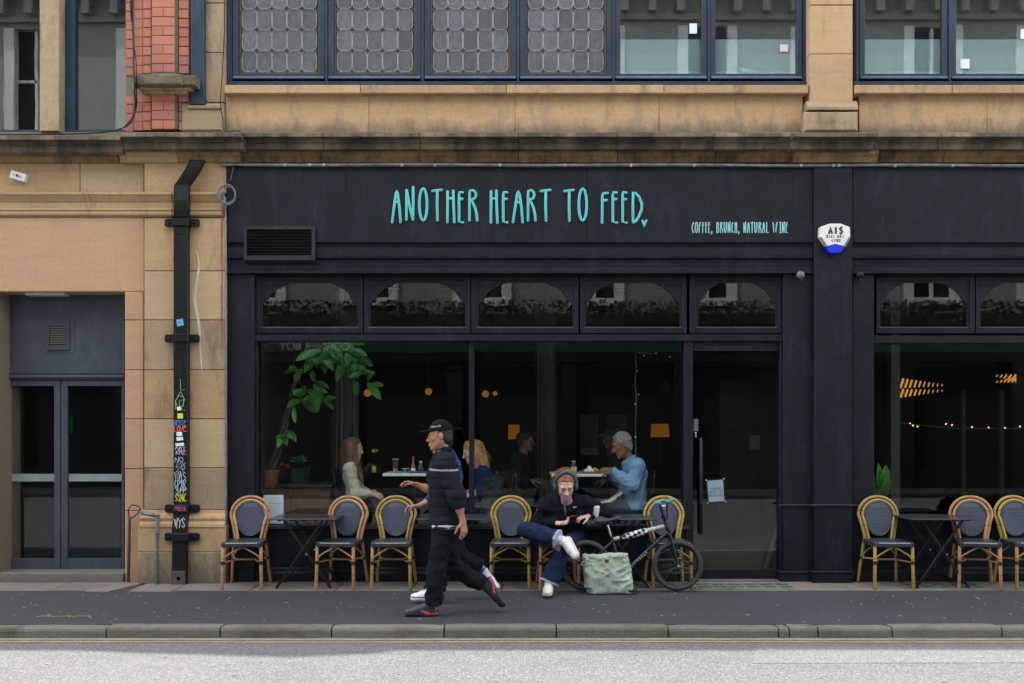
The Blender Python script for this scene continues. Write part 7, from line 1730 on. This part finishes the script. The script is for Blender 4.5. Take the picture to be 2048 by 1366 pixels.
t = walker('person in a blue jacket and white shoes walking left, half hidden behind the other walker', y, 0, J, hd, (.38, .2, .14), {'L': ((0, 0, -1), (-.6, .6, 0), (-.8, .0, -.2), .5), 'R': ((-.95, 0, -.1), (0, -.3, -.9), (-.2, 0, 1), .6)}, (.02, .045, .15), (.008, .009, .013), False, None, {'L': .95, 'R': .6})
hair(t, hd, (.014, .011, .01), .008, .003, p0=(0, .06, .065), res=.008)
def bw(c, x, yv, z): c[(np.abs(z-.032) < .006) & (x > .05)] = (.08, .09, .12); c[(z > .045) & (x < .07)] = (.05, .07, .22)
shoe(t, A3(J['anL'])+A3((0, 0, .0)), (-1, -.05, 0), (0, 0, 1), (.68, .7, .74), (.72, .74, .78), extra=bw, L=.29)
shoe(t, J['anR'], (.75, -.05, -.55), (-.5, 0, .6), (.6, .62, .7), (.66, .68, .74), extra=bw, L=.29)
# ================================================================ BICYCLE AND BAG
BY = -.665
BK = thing('bmx_bicycle', 'black bmx bicycle with checkered pad and turquoise grips parked at the folding table', 'bicycle', (X(1263, BY), BY, 0))
bkp = simple('bike_black', (.018, .018, .021), rough=.3, metal=.2); tyre = simple('tyre_rubber', (.040, .042, .045), (.028, .03, .032), 30, .8, bump=.003, bscale=120)
def q(px, py0, dy=0): return P(px, py0, BY)+Vector((0, dy, 0))
RA, FA = q(1172, 1131), q(1355, 1131); RW = .249
for nm, c in (('wheel', RA), ('wheel', FA)):
    m_ = MB(); m_.tube([c+Vector((.207*math.cos(a*2*math.pi/44), 0, .207*math.sin(a*2*math.pi/44))) for a in range(44)], .0155, 8, closed=True, flat=1.0); wh = m_.build(nm, M['metalblack'], BK, smooth=True)
    m_ = MB(); m_.tube([c+Vector(((RW-.0245)*math.cos(a*2*math.pi/56), 0, (RW-.0245)*math.sin(a*2*math.pi/56))) for a in range(56)], .0255, 10, closed=True); m_.build('tyre', tyre, wh, smooth=True)
    m_ = MB()
    for i in range(36):
        a = i*2*math.pi/36; s_ = 1 if i % 2 else -1; b_ = a+(.5 if i % 4 < 2 else -.5); m_.tube([c+Vector((.024*math.cos(b_), s_*.028, .024*math.sin(b_))), c+Vector((.2*math.cos(a), s_*.006, .2*math.sin(a)))], .0012, 4, caps=False)
    m_.build('spokes', simple('dark_spokes', (.10, .10, .105), rough=.4, metal=.8) if nm and 'dark_spokes' not in bpy.data.materials else bpy.data.materials['dark_spokes'], wh, kind='stuff')
    m_ = MB(); m_.tube([c+Vector((0, -.055, 0)), c+Vector((0, .055, 0))], .017, 10); m_.lathe([(.028, -.034), (.03, -.026), (.02, -.022)], c, 12, 'y'); m_.lathe([(.02, .022), (.03, .026), (.028, .034)], c, 12, 'y'); m_.build('hub', bkp, wh, smooth=True)
    m_ = MB(); m_.tube([c+Vector((0, -.062, 0)), c+Vector((0, -.085, 0))], .0175, 10); m_.build('axle_peg', M['lead'] if c is FA else bkp, wh)
ST, BB, HT, HB = q(1224, 1079), q(1245, 1147), q(1331, 1043), q(1338, 1066)
def tb_(name, a, b, r, mat=None, par=BK): m_ = MB(); m_.tube([a, b], r, 10); return m_.build(name, mat or bkp, par, smooth=True)
fr = tb_('frame', q(1225, 1079), q(1333, 1051), .0165)
for nm, a, b, r in (('down_tube', HB+Vector((0, 0, .02)), BB, .0195), ('seat_tube', ST+Vector((-.01, 0, .03)), BB, .0155), ('head_tube', HT, HB, .0215)): tb_(nm, a, b, r)
for s_ in (-1, 1):
    o = Vector((0, s_*.05, 0)); o2 = Vector((0, s_*.02, 0)); tb_('chain_stay', BB+o2, RA+o, .0095); tb_('seat_stay', q(1226, 1081)+o2, RA+o, .0085); m_ = MB(); m_.tube(curve([HB+Vector((.002, s_*.04, -.01)), q(1343, 1085, s_*.052), FA+o], 5), [.0155, .0155, .015, .0145, .014, .0135, .013, .012, .012, .011, .011], 8); m_.build('fork_leg', bkp, BK, smooth=True)
m_ = MB(); m_.bar(HB+Vector((.002, -.055, -.012)), HB+Vector((.002, .055, -.012)), .016, .016, (0, 0, 1)); m_.build('fork_crown', bkp, BK, bevel=.004)
tb_('seat_post', q(1224, 1082), q(1215, 1049), .0125, M['chrome'])
m_ = MB(); sp = curve([q(1192, 1042), q(1202, 1041), q(1215, 1041), q(1228, 1038), q(1241, 1034)], 4); ws = [.045+.028*math.sin(math.pi*min(1, (1-i/16)*.9))*(1-i/16) for i in range(17)]; ws = [.050, .062, .068, .070, .068, .063, .056, .048, .041, .035, .031, .028, .026, .024, .023, .021, .015]
m_.tube(sp, [w_*.6 for w_ in ws], 12, flat=1.6, axis=(0, 1, 0)); sd = m_.build('saddle', simple('saddle_cover', (.04, .04, .052), rough=.6), BK, smooth=True)
m_ = MB(); m_.tube([q(1205, 1048), q(1222, 1046)], .018, 8); m_.build('saddle_clamp', bkp, BK)
def checker():
    m = NT('checker_pad'); v = m.pos('obj'); c = m.n('TexChecker', Scale=30.); mp = m.n('Mapping'); m.set(mp, 'i0', v); m.set(mp, 'Rotation', (0, math.radians(-15), 0)); m.set(c, 'Vector', mp.outputs[0]); m.set(c, 'Color1', (.6, .61, .62, 1)); m.set(c, 'Color2', (.012, .012, .014, 1)); m.bsdf(c.outputs[0], .6); return m.mat
m_ = MB(); a, b = q(1247, 1074.5), q(1293, 1061.5); m_.tube([a, a+(b-a)*.03, b-(b-a)*.03, b], [.024, .031, .031, .024], 12); m_.build('frame_pad', checker(), BK, smooth=True)
for a_, b_ in ((1294.5, 1310), (1312, 1328), (1228, 1238)):
    f_ = lambda px: q(px, 1079-(px-1225)*.2592); tb_('tape_wrap', f_(a_), f_(b_), .0215 if a_ == 1294.5 else .0185, simple('white_tape', (.55, .56, .6), (.3, .3, .34), 60) if 'white_tape' not in bpy.data.materials else bpy.data.materials['white_tape'])
f2 = lambda u: HB+Vector((0, 0, .02))+(BB-HB-Vector((0, 0, .02)))*u
for i in range(9):                                          # worn white lettering on the down tube
    u = .50+i*.045; c = f2(u)+Vector((0, -.0195, 0)); d = (BB-HB).normalized(); n_ = Vector((-d.z, 0, d.x)); m_ = MB()
    for k_ in range(2): m_.bar(c+d*random.uniform(-.009, .009)-n_*.013, c+d*random.uniform(-.009, .009)+n_*.013, .0035, .0012)
    m_.bar(c-d*.008+n_*random.uniform(-.012, .012), c+d*.008+n_*random.uniform(-.012, .012), .0035, .0012); m_.build('decal', bpy.data.materials['white_tape'], BK)
m_ = MB(); ux = Vector((.05, .0, .022)); m_.bar(HT+Vector((0, 0, .012)), HT+Vector((-.035, -.0, .065)), .02, .022); m_.build('stem', bkp, BK, bevel=.004)
CB = HT+Vector((-.01, 0, .075)); dx = Vector((.135, 0, .02))
L1, L2 = Vector((X(1312, -.9), -.88, Z(1006, -.9))), Vector((X(1340, -.34), -.36, Z(1000, -.34)))
mid = (L1+L2)/2; ba = (L2-L1).normalized(); cl = Vector((X(1331, BY), BY, Z(1038, BY)))
pl = [L1-ba*.02, L1+ba*.13+Vector((0, 0, -.008)), cl-ba*.07+Vector((0, 0, .02)), cl-ba*.045, cl, cl+ba*.045, cl+ba*.07+Vector((0, 0, .02)), L2-ba*.13+Vector((0, 0, -.008)), L2+ba*.02]
m_ = MB(); m_.tube(pl, .0112, 8); m_.build('handlebar', M['metalblack'], BK, smooth=True)
m_ = MB(); a, b = pl[1]+(pl[2]-pl[1])*.32, pl[7]+(pl[6]-pl[7])*.32; m_.tube([a, b], .010, 8); m_.build('crossbar', M['chrome'], BK, smooth=True)
tq = simple('turquoise_grip', (.03, .36, .52), rough=.5)
for a, b, lb in ((pl[0], pl[1], None), (pl[8], pl[7], None)):
    m_ = MB(); d = (b-a); m_.tube([a, a+d*.06, a+d*.12, a+d*.95, a+d], [.02, .021, .0165, .0165, .02], 10); m_.build('grip', tq, BK, smooth=True)
for i in range(5): u = .3+.1*i; m_ = MB(); c = a if False else (pl[1]+(pl[2]-pl[1])*.32)*(1-u)+(pl[7]+(pl[6]-pl[7])*.32)*u; m_.bar(c-ba*.012+Vector((0, 0, .012)), c+ba*.012+Vector((0, 0, -.012)), .005, .013); m_.build('bar_tape', bpy.data.materials['white_tape'], BK)
m_ = MB(); m_.lathe([(.062, -.046), (.066, -.043), (.066, -.040), (.05, -.038)], BB, 22, 'y'); m_.build('chainring', bkp, BK)
for s_, a in ((-1, 1.05), (1, 1.05+math.pi)):
    e = BB+Vector((.165*math.cos(a)*(1 if s_ > 0 else 1), s_*.075, -.165*abs(math.sin(a)) if s_ < 0 else .165*.5)); m_ = MB(); m_.bar(BB+Vector((0, s_*.065, 0)), e, .013, .009); m_.build('crank', bkp, BK, bevel=.003)
    m_ = MB(); m_.box(e.x-.045, e.x+.045, e.y-.05+s_*.05, e.y+.05+s_*.05, e.z-.01, e.z+.01); m_.build('pedal', M['rubber'], BK, bevel=.004)
m_ = MB(); m_.tube([BB+Vector((0, -.042, .062)), RA+Vector((0, -.042, .03)), RA+Vector((-.03, -.042, 0)), RA+Vector((0, -.042, -.03)), BB+Vector((0, -.042, -.062)), BB+Vector((.062, -.042, 0))], .005, 5, closed=True); m_.build('chain', M['metalblack'], BK)
# ---- canvas bag
GY_ = -.78
BG = thing('canvas_bag', 'slouched pale green canvas tote bag leaning on the bicycle', 'bag', (X(1217, GY_), GY_, 0))
tl, tr_, br_, bl = P(1169, 1114, GY_+.04), P(1252, 1112, GY_+.04), P(1262, 1180, GY_), P(1177, 1182, GY_)
s = Sdf(*bounds([tl, tr_, br_, bl], .12), .0065)
n_ = 9
for i in range(n_+1):
    u = i/n_; a = lerp(bl, tl, u); b = lerp(br_, tr_, u); th = .052-.024*u+.01*math.sin(u*3.1); s.cone(a+A3((th*.6, 0, 0)), b-A3((th*.6, 0, 0)), th, None, .03)
s.cone(A3(tl)+A3((.005, .0, -.005)), lerp(tl, tr_, .5)+A3((0, -.02, -.012)), .02, .024, .02); s.cone(lerp(tl, tr_, .5)+A3((0, -.02, -.012)), A3(tr_)+A3((.0, 0, .005)), .024, .016, .02)
s.warp(wrinkle(.011, 34., 4.))
s.cut((X(1217, GY_), GY_, .004), (0, 0, -1), .6)
canvas = (.30, .37, .30)
bo = sdf_obj('bag_body', s, vcol('canvas', .9, .16, .0018, 260), BG, lambda V: np.array(canvas)*(1+.22*vn(V[:, 0]*12, V[:, 1]*12, V[:, 2]*12))[:, None])
cvm = simple('canvas_strap', (.33, .40, .33), (.27, .33, .27), 30, .9)
hy = -.855
m_ = MB(); m_.tube(curve([P(1205, 1116, hy+.03), P(1207, 1124, hy), P(1211, 1135, hy-.008), P(1217, 1139, hy-.01), P(1222, 1134, hy-.008), P(1224, 1123, hy), P(1225, 1115, hy+.03)], 5), .0085, 6, flat=.6); m_.build('handle', cvm, BG, smooth=True)
m_ = MB(); c = P(1214, 1122, hy-.004); m_.obox(c, (.02, 0, .002), (0, .004, 0), (0, -.002, .017)); m_.build('leather_patch', simple('tan_leather', (.22, .09, .03), rough=.5), BG, bevel=.003)
m_ = MB(); m_.tube([c+Vector((-.01, -.006, -.008)), c+Vector((-.002, -.006, .008)), c+Vector((.006, -.006, -.008)), c+Vector((.012, -.006, .006))], .002, 4); m_.build('patch_mark', simple('dark_leather', (.05, .02, .01)), BG)
m_ = MB(); m_.tube(curve([P(1177, 1118, -.82), P(1170, 1122, -.83), P(1164, 1127, -.79), P(1168, 1132, -.79), P(1173, 1128, -.79), P(1166, 1123, -.79), P(1162, 1130, -.79)], 4), .0075, 6); m_.build('knotted_strap', cvm, BG, smooth=True)
m_ = MB(); m_.tube([P(1240, 1116, -.79), P(1244, 1112, -.79), P(1249, 1114, -.785)], .006, 6); m_.build('knotted_strap', cvm, BG, smooth=True)
m_ = MB(); m_.tube([P(1217, 1141, hy-.003), P(1218, 1160, -.806), P(1217, 1178, -.80)], .0022, 4); m_.build('seam', simple('canvas_seam', (.24, .30, .25)), BG)
